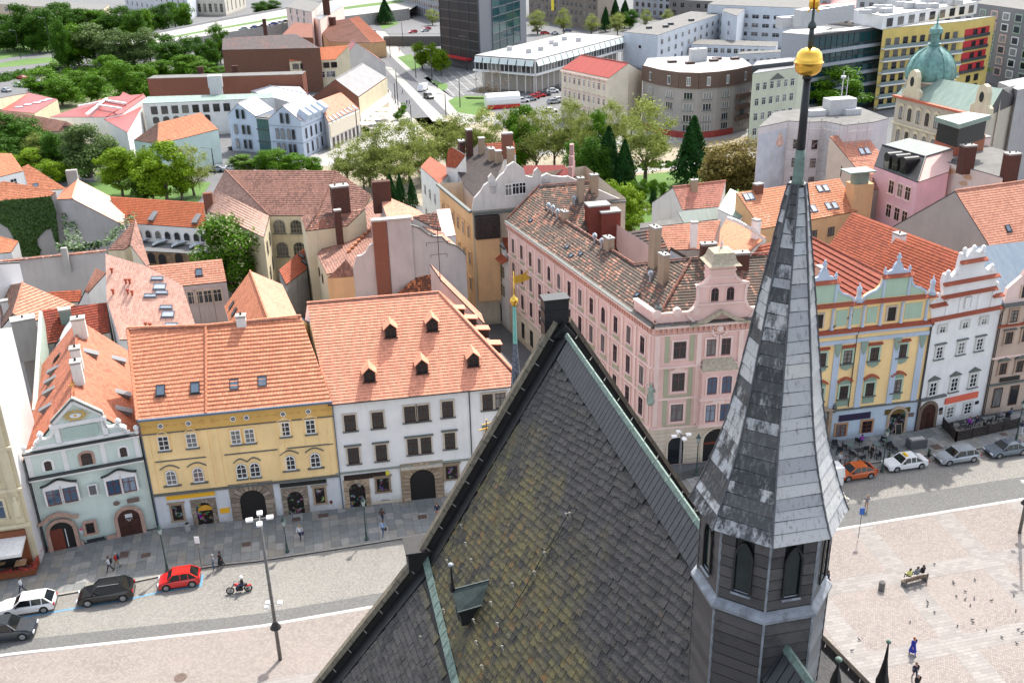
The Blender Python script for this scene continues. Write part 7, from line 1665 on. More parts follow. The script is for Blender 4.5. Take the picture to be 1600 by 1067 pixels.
gpoly('pavement_strip',[(604,135),(615,150),(645,185),(660,200),(600,262),(440,258),(520,215),(575,185),(603,160)],.03,M_path)
gpoly('road',[(556,-10),(628,-8),(600,28),(606,62),(704,176),(684,180),(612,104),(572,50)],.02,M_asph);gpoly('road',[(700,190),(760,214),(690,222),(660,200),(630,165),(604,118),(612,118)],.02,M_asph)
for q in([(621,90),(642,85),(660,104),(645,111)],[(582,25),(595,20),(625,14),(622,38),(598,47)],[(700,158),(712,152),(760,153),(772,160),(772,170),(748,181),(715,176)],[(672,125),(700,132),(698,140),(690,142)],[(722,150),(800,150),(800,155),(730,155)],[(690,0),(540,3),(540,6),(640,9)]):gpoly('lawn',q,.04,M_lawn)
gpoly('checkered_plaza',[(662,122),(700,112),(742,112),(765,142),(705,152)],.03,blocks('checkered_paving',(.13,.13,.13),(.17,.17,.17),3.2,3.2,(.4,.4,.39),.2,off=0))
gpoly('parking_ground',[(800,128),(880,120),(882,210),(770,200),(775,170)],.022,M_asph_l)
gpoly('lawn',[(-60,66),(95,66),(118,74),(90,84),(-60,108)],.03,M_lawn);gpoly('lawn',[(-60,112),(100,96),(100,88),(-60,100)],.032,M_lawn)
gpoly('road',[(-60,114),(100,96),(130,96),(130,104),(-60,132)],.02,M_asph_l);gpoly('road',[(-60,104),(110,74),(118,78),(-60,110)],.036,M_asph_l)
gpoly('car_park',[(-60,130),(60,118),(70,140),(-60,165)],.025,M_asph_l)
hz=5.0;HW=[(150,72),(330,36),(450,14),(560,-6),(700,-22)];HB=[(150,88),(330,58),(440,40),(560,26),(640,16)]
mb=MB()
for i in range(4):mb.quad(P(*HB[i],hz),P(*HB[i+1],hz),P(*HW[i+1],hz),P(*HW[i],hz));a,b2=P(*HB[i],hz),P(*HB[i+1],hz);mb.quad(V((a.x,a.y,0)),V((b2.x,b2.y,0)),b2+Z_*.8,a+Z_*.8)
mb.obj('road_viaduct',M_conc,kind='structure')
mb=MB();
for i in range(4):mb.bar(P(*HW[i],hz)+Z_*.5,P(*HW[i+1],hz)+Z_*.5,.3,1.0)
mb.obj('road_parapet',plain('grey_barrier',(.3,.3,.3),.8),kind='structure')
mb=MB();mid=lambda i,t:P(HB[i][0]*(1-t)+HW[i][0]*t,HB[i][1]*(1-t)+HW[i][1]*t,hz+.02)
for i in range(4):mb.quad(mid(i,.42),mid(i+1,.42),mid(i+1,.56),mid(i,.56))
mb.obj('grass_verge',M_lawn,kind='structure')
mb=MB();a,b2=P(600,72),P(690,72);mb.prism([a,b2,b2+Z_*4,a+Z_*4],V((0,1,0)));mb.bar(a+Z_*5,b2+Z_*5,.1);o=mb.obj('retaining_wall',plain('river_wall',(.12,.12,.115),.9,var=.3),None,label='dark grey retaining wall with railing beside the road bend near the glass tower',cat='wall')
# buildings beyond
def blk(label,L,C,R,z,wall,roof=None,name='office_building',cat='building',z0=0,group=None,para=0,thk=None):
 "block seen on two sides: photo points of left, near and right top corners, all at height z"
 l,c,r=P(*L,z),P(*C,z),P(*R,z);b2=l+r-c;h=House();h.root=thing(name,((l+r)/2-Z_*(z-z0)),label,cat,group)
 mb=MB();g=lambda v:V((v.x,v.y,z0))
 for p,q in((l,c),(c,r),(r,b2),(b2,l)):mb.quad(g(p),g(q),q,p)
 h.wall=mb.obj('wall',wall,h.root);mb=MB();mb.prism([l,c,r,b2],Z_*.15)
 if para:
  for p,q in((l,c),(c,r),(r,b2),(b2,l)):mb.bar(p+Z_*para/2,q+Z_*para/2,.35,para)
 h.roof=mb.obj('roof',roof or T_flat,h.root)
 G=lambda v:V((v.x,v.y,0));h.lf=Pl(G(l),c-l,Z_);h.rf=Pl(G(c),r-c,Z_);h.Ll,h.Lr=(c-l).length,(r-c).length;h.z=z
 ctr=(l+r)/2;up=Pl(l+Z_*.15,c-l,(b2-l));h.roofpl=[up if up.n.z>0 else Pl(l+Z_*.15,c-l,l-b2)];return h
def band(h,pl,L,zs,mat,dep=.2,hh=.5,name='floor_band'):
 for z in zs:pbox(pl,-.05,L+.05,z-hh/2,z+hh/2,0,dep,name=name,mat=mat,parent=h.root)
KG=dict(fr=M_whitefr,pane=M_glassd,sd=.2)
def boxes(h,pts,w_,hh,mat,z=None):
 for q in pts:c=P(*q,z or h.z);mb=MB();mb.box(-w_/2,w_/2,-w_*.35,w_*.35,0,hh,fr=Matrix.Translation(c)@ax);mb.obj('roof_plant',mat,h.roof)
M_steel=plain('dark_steel',(.05,.055,.06),.4);M_pgrey=plain('panel_grey',(.15,.16,.18),.7,var=.06);M_plant=plain('pale_grey_plant',(0,0,0));M_gl=pane_mat('tower_glass',(.005,.011,.016),.15,(.03,.035,.04),.4);M_teal=pane_mat('teal_glass',(.01,.06,.07),.3,(.1,.2,.2),.06)
M_pb=plaster('ice_blue_render',(.50,.57,.68),.06);zE=ZT(470,190,478,248);zP=gz((419,187),(470,190),zE,(442,167));zQ=gz((356,180),(400,183),zE,(372,163))
h=free('pale ice-blue modern house with twin gables and a glass strip between, right part',[[(470,190,zE),(512,172,zE),(484,150,zP),(442,167,zP)],[(442,167,zP),(484,150,zP),(461,170,zE),(419,187,zE)]],plain('pale_ribbed_roof',(.42,.38,.38),.5),M_pb,row=.6,name='modern_building',cat='building')
fpl=vpl((419,187),(470,190),zE);rpl=vpl((470,190),(512,172),zE);LF=(P(419,187,zE)-P(470,190,zE)).length;LR=(P(470,190,zE)-P(512,172,zE)).length
kk=dict(fr=M_pgrey,pane=M_glass,nx=1,nz=1)
for i,z in enumerate((zE-8.2,zE-4.6)):
 for u in(3,5,7.4,9.2):win(fpl,u*LF/12.5,z,.9,2.6,h.root,**kk)
 vgrid(h.root,rpl,LR,5,(z,),.9,2.6,**kk)
for u in(.42,.6):win(fpl,u*LF,zE-.8,.9,2.6,h.root,**kk)
for z in(zE-9,zE-5.3,zE-1.4):band(h,fpl,LF,(z,),M_pgrey,.06,.08);band(h,rpl,LR,(z,),M_pgrey,.06,.08)
pbox(fpl,0,LF,0,zE-9.2,0,.1,name='ground_glazing',mat=M_steel,parent=h.root);pbox(rpl,0,LR,0,zE-9.2,0,.1,name='ground_glazing',mat=M_steel,parent=h.root)
for i in range(4):u,v=h.roofpl[0].hit(474+9*i,184-4*i);h.roofpl[0];mb=MB();mb.box(-.9,.9,-1.7,0,-1.2,1.6,fr=h.roofpl[0].m(u,v));mb.obj('dormer',M_pb,h.roof)
h=free('pale ice-blue modern gable standing left of the glass strip',[[(400,183,zE),(428,172,zE),(400,152,zQ),(372,163,zQ)],[(372,163,zQ),(400,152,zQ),(384,169,zE),(356,180,zE)]],plain('pale_ribbed_roof',(0,0,0)),M_pb,row=.6,name='modern_building',cat='building')
fp2=vpl((356,180),(400,183),zE);L2_2=(P(356,180,zE)-P(400,183,zE)).length
for z in(zE-8.2,zE-4.6):
 for u in(.22,.5,.68):win(fp2,u*L2_2,z,.9,2.4,h.root,**kk)
for u in(.35,.55):win(fp2,u*L2_2,zE-.8,.9,2.4,h.root,**kk)
pbox(fp2,0,L2_2,0,zE-9.2,0,.1,name='ground_glazing',mat=M_steel,parent=h.root)
h=blk('teal glass link between the two ice-blue gables',(399,186),(419,188),(428,180),zE-.5,M_teal,name='glass_link');band(h,h.lf,h.Ll,(3,6,9),M_steel,.1,.25)
free('angular white folded roof behind the ice-blue gables',[[(391,143,zE),(478,168,zE),(480,148,zE+1.5),(418,134,zE+1.5)],[(418,134,zE+1.5),(480,148,zE+1.5),(470,138,zE+1),(456,126,zE+1)]],plain('white_sheet_roof',(0,0,0)),M_greyc,row=0,name='modern_building',cat='building')
zb_=10
h=free('long brick-topped white works building with square windows',[[(223,163,9),(470,152,9),(470,145,9.5),(230,152,9.5)]],T_cop,M_white,row=0,name='factory_building',cat='building')
wrow(h,(223,163),(470,152),9,[(241+16.2*i,173-.75*i)for i in range(8)],1.7,2.1,**KB);wrow(h,(223,163),(470,152),9,[(244+16*i,188-.7*i)for i in range(6)],1.6,1.8,arch=.6,**KB)
h=blk('long red-brown brick upper storey above the white works',(230,124),(472,117),(478,112),13.2,M_brick,T_flat,name='factory_building');boxes(h,[(314,116),(368,114)],1.6,2.0,M_brickd)
mb=MB();c=P(337,133,12);mb.box(-1.9,1.9,-1.5,1,-.5,2.6,fr=Matrix.Translation(c)@ax);mb.box(-1.7,1.7,-1.4,0,-4.5,-.5,fr=Matrix.Translation(c)@ax);mb.obj('hoist_dormer',M_plant,h.roof)
h=free('long brick warehouse with patchy grey and red roof',[[(347,79,14),(500,76,14),(462,54,18),(348,61,18)]],tiles('patchy_grey_roof',(.22,.19,.18),(.42,.17,.12),.0,big=.12),blocks('brown_brickwork',(.24,.115,.07),(.18,.08,.05),.4,.15,(.14,.09,.07),.03),name='factory_building',cat='building');mb=MB();c=P(422,112);mb.tube([c,c+Z_*19],[.9,.7],10);mb.obj('chimney',M_brickd,h.root)
h=free('long orange-red roofed workshop with a gallery of windows',[[(452,97,10),(524,94,10),(545,72,14),(451,78,14)]],tiles('vivid_orange_roof',(.58,.19,.09),(.5,.15,.07),.0),M_cream,name='workshop',cat='building');wrow(h,(452,97),(524,94),10,[(462+12*i,104-.4*i)for i in range(6)],2,1.8,**KB);wrow(h,(452,97),(524,94),10,[(492,118),(504,117),(514,116),(520,116)],1.6,2.0,**KW)
h=free('white end wall house with sharp red sheet roof by the bending road',(lambda g:[[(526,105,5),(557,68,g),(551,64,g),(518,96,5)],[(557,68,g),(602,100,5),(590,90,5),(551,64,g)]])(gz((526,105),(602,100),5,(557,68))),T_met,plaster('flaky_white_wall',(.60,.58,.56),.25),row=0);
zB=ZT(604,122,606,172);h=free('grey-roofed brick house with cream tall-windowed front on the main road',(lambda g:[[(560,152,zB),(604,122,zB),(567,100,g),(524,125,g)],[(524,125,g),(567,100,g),(530,128,zB),(478,160,zB)]])(gz((478,160),(560,152),zB,(524,125))),[plain('plain_grey_roof',(.26,.25,.25),.8,var=.12,scale=.5),M_brick],M_brick,row=0)
pl_=vpl((560,152),(604,122),zB);L_=(P(560,152,zB)-P(604,122,zB)).length;pbox(pl_,.1,L_,0,zB-.2,0,.12,name='front',mat=M_cream,parent=h.root)
vgrid(h.root,pl_,L_,11,(zB-3.6,),1.1,2.6,fr=M_cream,sur=M_cream,nx=1,pane=M_glassd);pbox(pl_,.1,L_,zB-7,zB-4.6,.1,.2,name='pale_fascia',mat=M_white2,parent=h.root);vgrid(h.root,pl_,L_,7,(.6,),1.8,2.6,fr=M_brown,nx=1,nz=1,pane=M_shop)
for i in range(4):c=P(575+i*8,193-i*7,2.8);mb=MB();mb.prism([c-S_*2-P_*2,c+S_*2-P_*2,c+S_*2+P_*2,c-S_*2+P_*2],Z_*.1);mb.bar(c,c-Z_*2.8,.1);mb.obj('market_parasol',M_whitefr,None,label='white square cafe parasol outside the grey-roofed brick house, %s from the near end'%['first','second','third','fourth'][i],cat='parasol',group='white parasols along the road front')
h=free('salmon roofed house with a row of rooflights and blank cream band',[[(513,192,7),(561,171,7),(533,145,11),(498,158,11)]],T_or2,M_white,row=.4)
pl_=vpl((513,192),(561,171),7);L_=(P(513,192,7)-P(561,171,7)).length;pbox(pl_,.4,L_-.3,3.2,6.6,0,.2,name='billboard',mat=plain('cream_board',(.72,.64,.50),.6,var=.04),parent=h.root);vgrid(h.root,pl_,L_,7,(.5,),1.2,2.4,fr=M_redbr,pane=M_glassd)
for i in range(7):skylight(h,517+i*6,186-i*3,1.0,1.4,gm_=1)
h=free('cluster of red and brown roofs around a tall brick chimney on the main road',[[(515,66,6),(580,68,6),(545,30,10),(490,38,10)],[(545,30,10),(580,68,6),(603,66,6),(560,26,10)]],[T_bry,T_or2],M_ocre);chimney(h,520,40,2.4,2,3.5,M_brickd)
free('rust brown shed gable beside the viaduct',[[(438,58,12),(489,60,12),(488,38,13),(460,36,16)]],M_brick,M_brick,row=0,name='shed',cat='building')
h=blk('pink corner block with flat roof next to the viaduct',(447,12),(487,20),(502,6),16,M_pinkw,T_flat,name='apartment_building');wins(h.lf,[(454,18),(464,19),(475,22)],1.6,2.4,h.root,**KG);wins(h.lf,[(456,30),(466,31),(475,32)],1.6,2.4,h.root,**KG)
h=blk('pink house with tall chimney behind the pink corner block',(485,28),(500,32),(537,10),13,M_pinkw,T_gry,name='apartment_building');boxes(h,[(511,24)],3,8,M_brickd)
h=free('red roofed hall with five roof hatches at the left edge',[[(-30,170,6),(54,178,6),(90,156,6),(45,146,9)],[(45,146,9),(20,150,8),(-30,160,7),(-30,170,6)]],T_met,M_cream,row=0,name='hall',cat='building')
for q in((30,168),(44,164),(58,161),(68,158),(76,156)):skylight(h,q[0],q[1],2.2,2.2,gm_=1)
h=free('long dark brown roof ending in a cream gable among the trees',[[(-30,196,6),(92,207,6),(104,191,10),(-30,166,10)],[(104,191,10),(92,207,6),(129,204,6)]],T_bry,M_cream);wins(vpl((92,207),(129,204),6),[(104,206),(109,205)],1.1,2.6,h.root,**KB)
h=free('wide red sheet roof with white seams and a white side wall',[[(78,184,8),(166,184,8),(224,148,10),(167,153,10)],[(224,148,10),(166,184,8),(192,178,8),(228,152,9)]],T_met,M_white2,row=0,name='hall',cat='building')
for a,b2 in(((167,154),(135,179)),((165,157),(197,162)),((152,164),(190,170)),((122,166),(160,159))):
 A_,B_=P(*a,9.8),P(*b2,9.6);mb=MB();mb.bar(A_,B_,.5,.4);mb.obj('white_roof_seam',M_white2,h.roof)
blk('white side block with tall blank wall below the red sheet roof',(162,187),(199,208),(226,160),7.5,M_white2,T_met,name='hall')
h=free('orange hipped roof on a mint green house behind the bright trees',[[(209,220,8),(245,226,8),(247,193,13)],[(247,193,13),(245,226,8),(286,217,8),(341,203,8),(314,177,13)]],[T_brn,T_or],plaster('mint_render',(.52,.64,.62),.1));wrow(h,(245,226),(341,203),8,[(250,233),(309,219),(324,216)],1.1,2.0,**KW);wrow(h,(209,220),(245,226),8,[(225,233),(237,235)],1.1,2.0,**KW)
h=free('white house with even orange roof and one rooflight at the left edge',[[(-30,285,9),(37,268,9),(18,241,14),(-30,240,14)]],T_or,M_white2);wins(vpl((-30,285),(37,268),9),[(22,287)],1.4,2.0,h.root,**KW)
h=free('orange hip behind the pale ribbed roof with one small rooflight',[[(46,300,8),(104,296,8),(44,258,13),(35,262,13)]],T_or,M_white);skylight(h,56,291,1.0,1.2)
free('low orange roof ridge between the ivy wall and the left edge house',[[(-30,306,10),(82,303,10),(80,297,11.5),(5,284,13)]],T_or,M_white)
free('small curved red roof at the left edge above an ivy hedge',[[(-30,400,6),(18,395,6),(29,378,7),(-30,362,10)]],T_or,M_white)
h=blk('long cream terrace at the top edge above the dark trees',(-80,2),(158,18),(170,8),10,plaster('far_cream',(.62,.50,.36),.1),T_flat,name='apartment_building');vgrid(h.root,h.lf,h.Ll,16,(6.2,1.5),3,2.6,**KG)
h=blk('white-blue arched-window block at the top edge',(192,-16),(292,-2),(310,-10),12,plaster('far_pale_blue',(.55,.58,.62),.1),T_gry,name='apartment_building');vgrid(h.root,h.lf,h.Ll,12,(8,3),2,2.8,arch=True,**KG)
h=blk('pale classical building with tall columns windows near the top edge',(286,-4),(350,-4),(382,-14),10.5,plaster('far_ivory',(.60,.56,.48),.15),T_cop,name='museum_building');vgrid(h.root,h.rf,h.Lr,5,(2,),1.6,6.5,fr=M_cream,pane=M_glassd,nz=4);vgrid(h.root,h.lf,h.Ll,7,(2,),2,5,fr=M_cream,pane=M_glassd,nz=3)
h=blk('tall dark glass office tower with grey corner strips',(682,-150),(754,-125),(826,-142),52,M_pgrey,T_flat,name='office_tower');tb=P(754,108)
G=lambda v:V((v.x,v.y,0));bpy.data.objects.remove(h.wall);bpy.data.objects.remove(h.roof)
tl,tcn,tr=P(690,98),P(752,111),P(823,80);tbk=tl+tr-tcn;mb=MB()
for a,b2 in((tl,tcn),(tcn,tr),(tr,tbk),(tbk,tl)):mb.quad(a,b2,b2+Z_*52,a+Z_*52)
h.root.location=(tl+tr)/2;WM[h.root.name]=Matrix.Translation(h.root.location);mb.obj('wall',M_pgrey,h.root);lf=Pl(tl,tcn-tl,Z_);rf=Pl(tcn,tr-tcn,Z_);LA,LB=(tcn-tl).length,(tr-tcn).length
mb=MB();mb.prism([tl+Z_*52,tcn+Z_*52,tr+Z_*52,tbk+Z_*52],Z_*.5);mb.obj('roof',T_flat,h.root)
def curtain(pl,u0,u1,nx_,z0,z1,nz_,gmat,fmat,root):
 g=MB();g.box(u0,u1,-.1,0,z0,z1,fr=pl.m(0,0));g.obj('glazed_backing',M_steel,root);dx,dz=(u1-u0)/nx_,(z1-z0)/nz_
 me=MB();me.quad((.08,-.14,.1),(dx-.08,-.14,.1),(dx-.08,-.14,dz-.25),(.08,-.14,dz-.25));me=me.mesh('glass_panel',gmat)
 for i in range(nx_):
  for j in range(nz_):link('glass_panel',me,root,pl.m(u0+i*dx,z0+j*dz))
 f=MB()
 for i in range(nx_+1):f.box(u0+i*dx-.08,u0+i*dx+.08,-.28,0,z0,z1,fr=pl.m(0,0))
 for j in range(nz_+1):f.box(u0,u1,-.24,0,z0+j*dz-.12,z0+j*dz+.12,fr=pl.m(0,0))
 f.obj('mullion_grid',fmat,root)
M_mul=plain('mullion_grey',(.10,.105,.115),.5);curtain(lf,.6,LA*.98,4,3.5,30,8,M_gl,M_mul,h.root);curtain(rf,LB*.24,LB*.84,4,5,30,8,M_teal,M_mul,h.root)
pbox(lf,LA*.15,LA*.8,3.2,3.7,0,3.0,name='entrance_canopy',mat=plain('red_canopy',(.6,.01,.02),.4),parent=h.root)
zp=ZT(836,94,837,147);h=blk('long flat-roofed glass pavilion with slanted white shades',(742.5,87),(836,94),(974,57.5),zp,M_steel,T_flatl,name='library_building',z0=zp-4.5)
M_shade=plain('white_shade',(.62,.68,.66),.5);M_wst=plain('white_steel',(.66,.66,.64),.5)
for pl_,L_,n_ in((h.lf,h.Ll,7),(h.rf,h.Lr,16)):
 curtain(pl_,0,L_,n_*2,zp-4.4,zp-.3,1,M_glassd,M_wst,h.root);dx=L_/n_
 for i in range(n_):mb=MB();mb.prism([pl_.pt(i*dx+.2,zp-.3,.3),pl_.pt((i+1)*dx-.2,zp-.3,.3),pl_.pt((i+1)*dx-.2,zp-2.0,1.0),pl_.pt(i*dx+.2,zp-2.0,1.0)],pl_.n*.06);mb.obj('sun_shade',M_shade,h.root)
 pbox(pl_,-.5,L_+.5,zp-4.9,zp-4.4,0,.9,name='floor_edge',mat=M_wst,parent=h.root);pbox(pl_,1,L_-1,0,zp-4.6,-2.5,-2.2,name='plinth_wall',mat=plain('beige_plinth',(.40,.36,.31),.8),parent=h.root)
 for i in range(n_+1):mb=MB();mb.bar(pl_.pt(i*dx*.98+.1,0,.2),pl_.pt(i*dx*.98+.1,zp-4.5,.2),.3);mb.obj('column',M_wst,h.root)
boxes(h,[(796,80),(862,70),(868,73),(882,64),(904,66),(826,84),(845,80)],1.6,1.5,M_plant)
zc=13.5;h=free('cream stuccoed block with bright red sheet roof and ornate window hoods',[[(877,108,zc),(951,123,zc),(982,100,zc+3.5),(908,87,zc+3.5)],[(908,87,zc+3.5),(982,100,zc+3.5),(1004,113,zc),(935,100,zc)]],seamed('signal_red_sheet',(.42,.06,.035),(.34,.055,.035)),plaster('pale_cream_stucco',(.70,.62,.50),.1),row=0,name='apartment_building',cat='building')
pl_=vpl((877,108),(951,123),zc);L_=(P(877,108,zc)-P(951,123,zc)).length;vgrid(h.root,pl_,L_,9,(zc-3.5,zc-7.4,zc-11.3),.95,2.0,fr=M_whitefr,sur=M_pinkw,hood='wave',hm=M_pinkst,pane=M_glass);hline(pl_,0,L_,zc-.5,'cornice',M_pinkw,h.root,.4,.4)
zt=16;cp=[(1005,104),(1033,111),(1062,115),(1092,116),(1122,114),(1150,110),(1176,104)]
h=free('concave curved grey apartment house with brown attic band and white roof',[[(*q,zt)for q in cp]+[(1160,92,zt),(1085,88,zt),(1012,92,zt)]],T_flatl,plaster('beige_grey_render',(.37,.34,.315),.15),row=0,name='apartment_building',cat='building')
for i in range(6):
 pl_=vpl(cp[i],cp[i+1],zt);L_=(P(*cp[i],zt)-P(*cp[i+1],zt)).length
 pbox(pl_,-.05,L_+.05,zt-3.6,zt+.3,0,.35,name='attic_band',mat=plain('brown_cladding',(.13,.08,.06),.7),parent=h.root);pl2=Pl(pl_.pt(0,0,.35),pl_.x,Z_)
 win(pl2,L_/2,zt-3,1.0,2.2,h.root,fr=M_whitefr,pane=M_glass,nx=2,nz=1)
 for z in(zt-6.3,zt-9.1,zt-11.9,zt-14.3):win(pl_,L_/2,z,2.3,1.7,h.root,fr=M_whitefr,pane=M_glass,nx=3,nz=1,sill=M_capst)
 if i==5:
  for z in(zt-6.6,zt-9.4,zt-12.2):pbox(pl_,L_*.1,L_*.98,z-.6,z+.5,0,1.0,name='balcony',mat=plain('brown_cladding',(0,0,0)),parent=h.root)
 if i<5:pbox(pl_,0,L_,0,1.6,0,.3,name='shop_band',mat=plain('shop_red',(.35,.05,.04),.5),parent=h.root)
boxes(h,[(1086,97),(1094,96)],3,3.4,M_plant,zt);boxes(h,[(1050,99),(1078,101),(1115,97),(1120,94),(1148,94)],2.2,.7,M_brown,zt)
h=blk('pale green apartment front with small pediment beside the curved house',(1176,116),(1249,106),(1262,96),17,plaster('pale_lime_render',(.56,.58,.45),.1),T_gry,name='apartment_building');vgrid(h.root,h.lf,h.Ll,6,(12.8,9.2,5.6,2),1.2,1.9,**KG)
outline(h.lf,[(h.Ll*.38,15),(h.Ll*.68,15),(h.Ll*.53,16.4)],0,.3,'pediment',M_capst,h.root)
M_mod=plaster('modernist_white',(.62,.66,.70),.08)
def modern(label,L,C,R,z,nl,nr,zs,w_=2.2,hh=1.7,wall=M_mod,roof=T_flat,**k):
 h=blk(label,L,C,R,z,wall,roof,**k)
 if nl:vgrid(h.root,h.lf,h.Ll,nl,zs,w_,hh,**KG)
 if nr:vgrid(h.root,h.rf,h.Lr,nr,zs,w_,hh,**KG)
 return h
h=modern('long white modernist wing receding behind the cream block',(974,51),(1028,56),(1128,22),12,0,10,(8.5,5,1.5));boxes(h,[(1014,46),(1040,44),(1048,40),(1080,34)],2,1,M_steel);win(h.lf,h.Ll*.5,7,1.2,1,h.root,**KB)
modern('white modernist cross wing with large stair window',(1128,18),(1152,26),(1172,8),14.5,1,0,(10,6.5,3));modern('white modernist block with round portholes at the top edge',(1106,8),(1262,14),(1275,0),15.6,9,0,(11,7.6,4.2,1),3.0,1.5)
modern('low white wing with square windows in front of the modernist block',(1080,70),(1212,74),(1216,66),5,12,0,(2.2,),1.6,1.8);modern('low white service range behind the curved house',(1150,86),(1262,80),(1268,76),5.5,10,0,(3,),1.2,.8)
h=modern('dark roofed grey range right of the curved house',(1176,104),(1240,97),(1245,90),18,0,0,(),wall=M_steel,roof=T_gry)
h=blk('pale grey blank office core with rooftop ducts behind the gilded ball',(1222,52),(1270,56),(1300,44),22,plain('pale_core',(.36,.38,.41),.6),T_flatl,name='office_building');boxes(h,[(1232,44),(1250,44),(1262,40),(1282,34),(1300,32)],6,3,M_plant)
h=blk('dark teal glass office block with pale floor slabs',(1270,56),(1380,42),(1392,36),22,M_steel,T_flatl,name='office_building');curtain(h.lf,.5,h.Ll-.5,12,1,21.5,7,M_teal,M_steel,h.root);band(h,h.lf,h.Ll,(3.5,7,10.5,14,17.5),plain('pale_core',(0,0,0)),1.1,.8)
for i in range(6):c=P(1262+i*10,34-i*1.6,26);mb=MB();mb.box(-3,3,-2,2,-1,3,fr=Matrix.Translation(c)@ax);mb.obj('rooftop_screen',M_plant,h.roof)
h=blk('yellow apartment block with strip balconies and red recesses',(1380,46),(1505,34),(1556,26),22,plaster('lemon_render',(.68,.52,.17),.06),T_flatl,name='apartment_building')
M_red=plain('red_recess',(.5,.02,.03),.6);M_balg=plain('balcony_glass',(.2,.25,.24),.2)
for z in(19,15.7,12.4,9.1,5.8,3):
 vgrid(h.root,h.lf,h.Ll,9,(z-1.8,),1.8,2.2,fr=M_steel,pane=M_glassd);pbox(h.lf,0,h.Ll,z-2.4,z-2.1,0,1.5,name='balcony_slab',mat=M_whitefr,parent=h.root);pbox(h.lf,0,h.Ll,z-2.1,z-1.2,1.3,1.4,name='balcony_rail',mat=M_balg,parent=h.root)
 if z>9:pbox(h.rf,h.Lr*.1,h.Lr*.85,z-2,z+.6,0,.1,name='red_recess',mat=M_red,parent=h.root);pbox(h.rf,h.Lr*.1,h.Lr*.85,z-2.1,z-1.2,.3,.5,name='balcony_rail',mat=M_steel,parent=h.root)
 for u in(.35,.6):pbox(h.rf,h.Lr*u,h.Lr*(u+.12),z-1.6,z+.3,.05,.2,name='pane',mat=M_glassd,parent=h.root)
h=blk('white penthouse storey with rooftop plant on the yellow block',(1330,16),(1380,27),(1528,4),25.3,M_white2,T_flatl,name='penthouse',z0=22);vgrid(h.root,h.rf,h.Lr,9,(22.5,),3,2.2,fr=M_steel,pane=M_glassd)
rv.seed(3)
for i in range(22):q=(1350+rv.uniform(0,150),14);c=P(q[0],20-(q[0]-1350)*.1+rv.uniform(-8,4),25.5);mb=MB();mb.box(-1.4,1.4,-1,1,0,rv.uniform(.8,1.8),fr=Matrix.Translation(c)@ax);mb.obj('roof_plant',M_plant,h.roof)
h=blk('grey panel tower with scattered red and green framed windows',(1524,6),(1640,22),(1660,10),23,plain('panel_grey_brown',(.22,.215,.22),.7,var=.08),T_flat,name='apartment_tower')
for z in(19.5,16.2,12.9,9.6,6.3,3):
 for i in range(6):pbox(h.lf,3+i*h.Ll/6,6.4+i*h.Ll/6,z-.2,z+2.2,0,.15,name='window',mat=[M_whitefr,M_mint,M_pinkp][(i+int(z))%3],parent=h.root);pbox(h.lf,3.4+i*h.Ll/6,6+i*h.Ll/6,z+.1,z+1.9,.1,.2,name='pane',mat=M_glass,parent=h.root)
for L,C,R,z,lab,w_ in(((826,-22),(934,-8),(960,-22),16.5,'dark brown stone hall with yellow banner at the top edge',(.20,.17,.14)),((990,-12),(1070,-6),(1110,-20),12,'grey-white office front between dark trees at the top edge',(.42,.44,.47)),((1046,0),(1180,6),(1200,-6),10,'long taupe office slab at the top edge behind the modernist wing',(.22,.20,.19)),((622,-40),(686,-28),(700,-40),20,'striped office slab with copper-tinted windows left of the glass tower',(.34,.36,.39)),((1280,8),(1345,14),(1360,4),8,'low house with red tile roof near the top edge',(.6,.5,.4)),((1060,-20),(1300,-14),(1320,-30),14,'distant pale block along the top edge',(.5,.5,.5)),((1340,-14),(1530,-6),(1560,-20),16,'distant white slab behind the rooftop plant',(.55,.55,.53)),((430,-30),(560,-22),(600,-34),10,'distant low block beyond the road junction',(.45,.44,.42))):
 h=blk(lab,L,C,R,z,plaster('far_wall_'+str(int(w_[0]*100)),w_,.2),T_met if 'red tile' in lab else T_flat,name='office_building');vgrid(h.root,h.lf,h.Ll,max(4,int(h.Ll/4.5)),[z-3.4-3.6*i for i in range(max(1,int(z/3.8)))],2.2,2.2,fr=M_greyc,pane=pane_mat('copper_pane',(.2,.09,.06),.5,(.5,.3,.25))if 'copper' in lab else M_glassd)
 if 'banner' in lab:pbox(h.lf,h.Ll*.36,h.Ll*.40,6,12,0,.3,name='banner',mat=plain('yellow_banner',(.8,.65,.03),.6),parent=h.root)
zd=17;h=free('ornate cream corner palace with green copper roofs',[[(1401,149,zd),(1541,183,zd),(1566,140,zd+5),(1428,118,zd+5)],[(1566,140,zd+5),(1541,183,zd),(1592,160,zd),(1600,130,zd+3)]],[T_cop,seamed('pale_sheet_roof',(.5,.52,.46),(.4,.46,.4),.8)],plaster('warm_stone_stucco',(.52,.46,.37),.35),row=0,name='palace',cat='building')
pl_=vpl((1401,149),(1541,183),zd);L_=(P(1401,149,zd)-P(1541,183,zd)).length
pbox(pl_,-.3,L_+.3,zd-.3,zd+.1,0,.9,name='cornice',mat=plain('rust_red_cornice',(.42,.1,.05),.7),parent=h.root);vgrid(h.root,pl_,L_,9,(zd-4.6,zd-9.4,zd-14),1.3,2.7,fr=M_brown,sur=M_cream,hood='tri',hm=M_cream,pane=M_glass,arch=True)
for z in(zd-5.6,zd-10.4):hline(pl_,0,L_,z,'string_course',M_cream,h.root,.35,.4)
c=P(1449,148,zd);mb=MB();mb.lathe(c,[(4.6,-17),(4.6,2.6),(5,2.8),(5,3.2)],16);mb.obj('corner_bay',plaster('warm_stone_stucco',(0,0,0)),h.root)
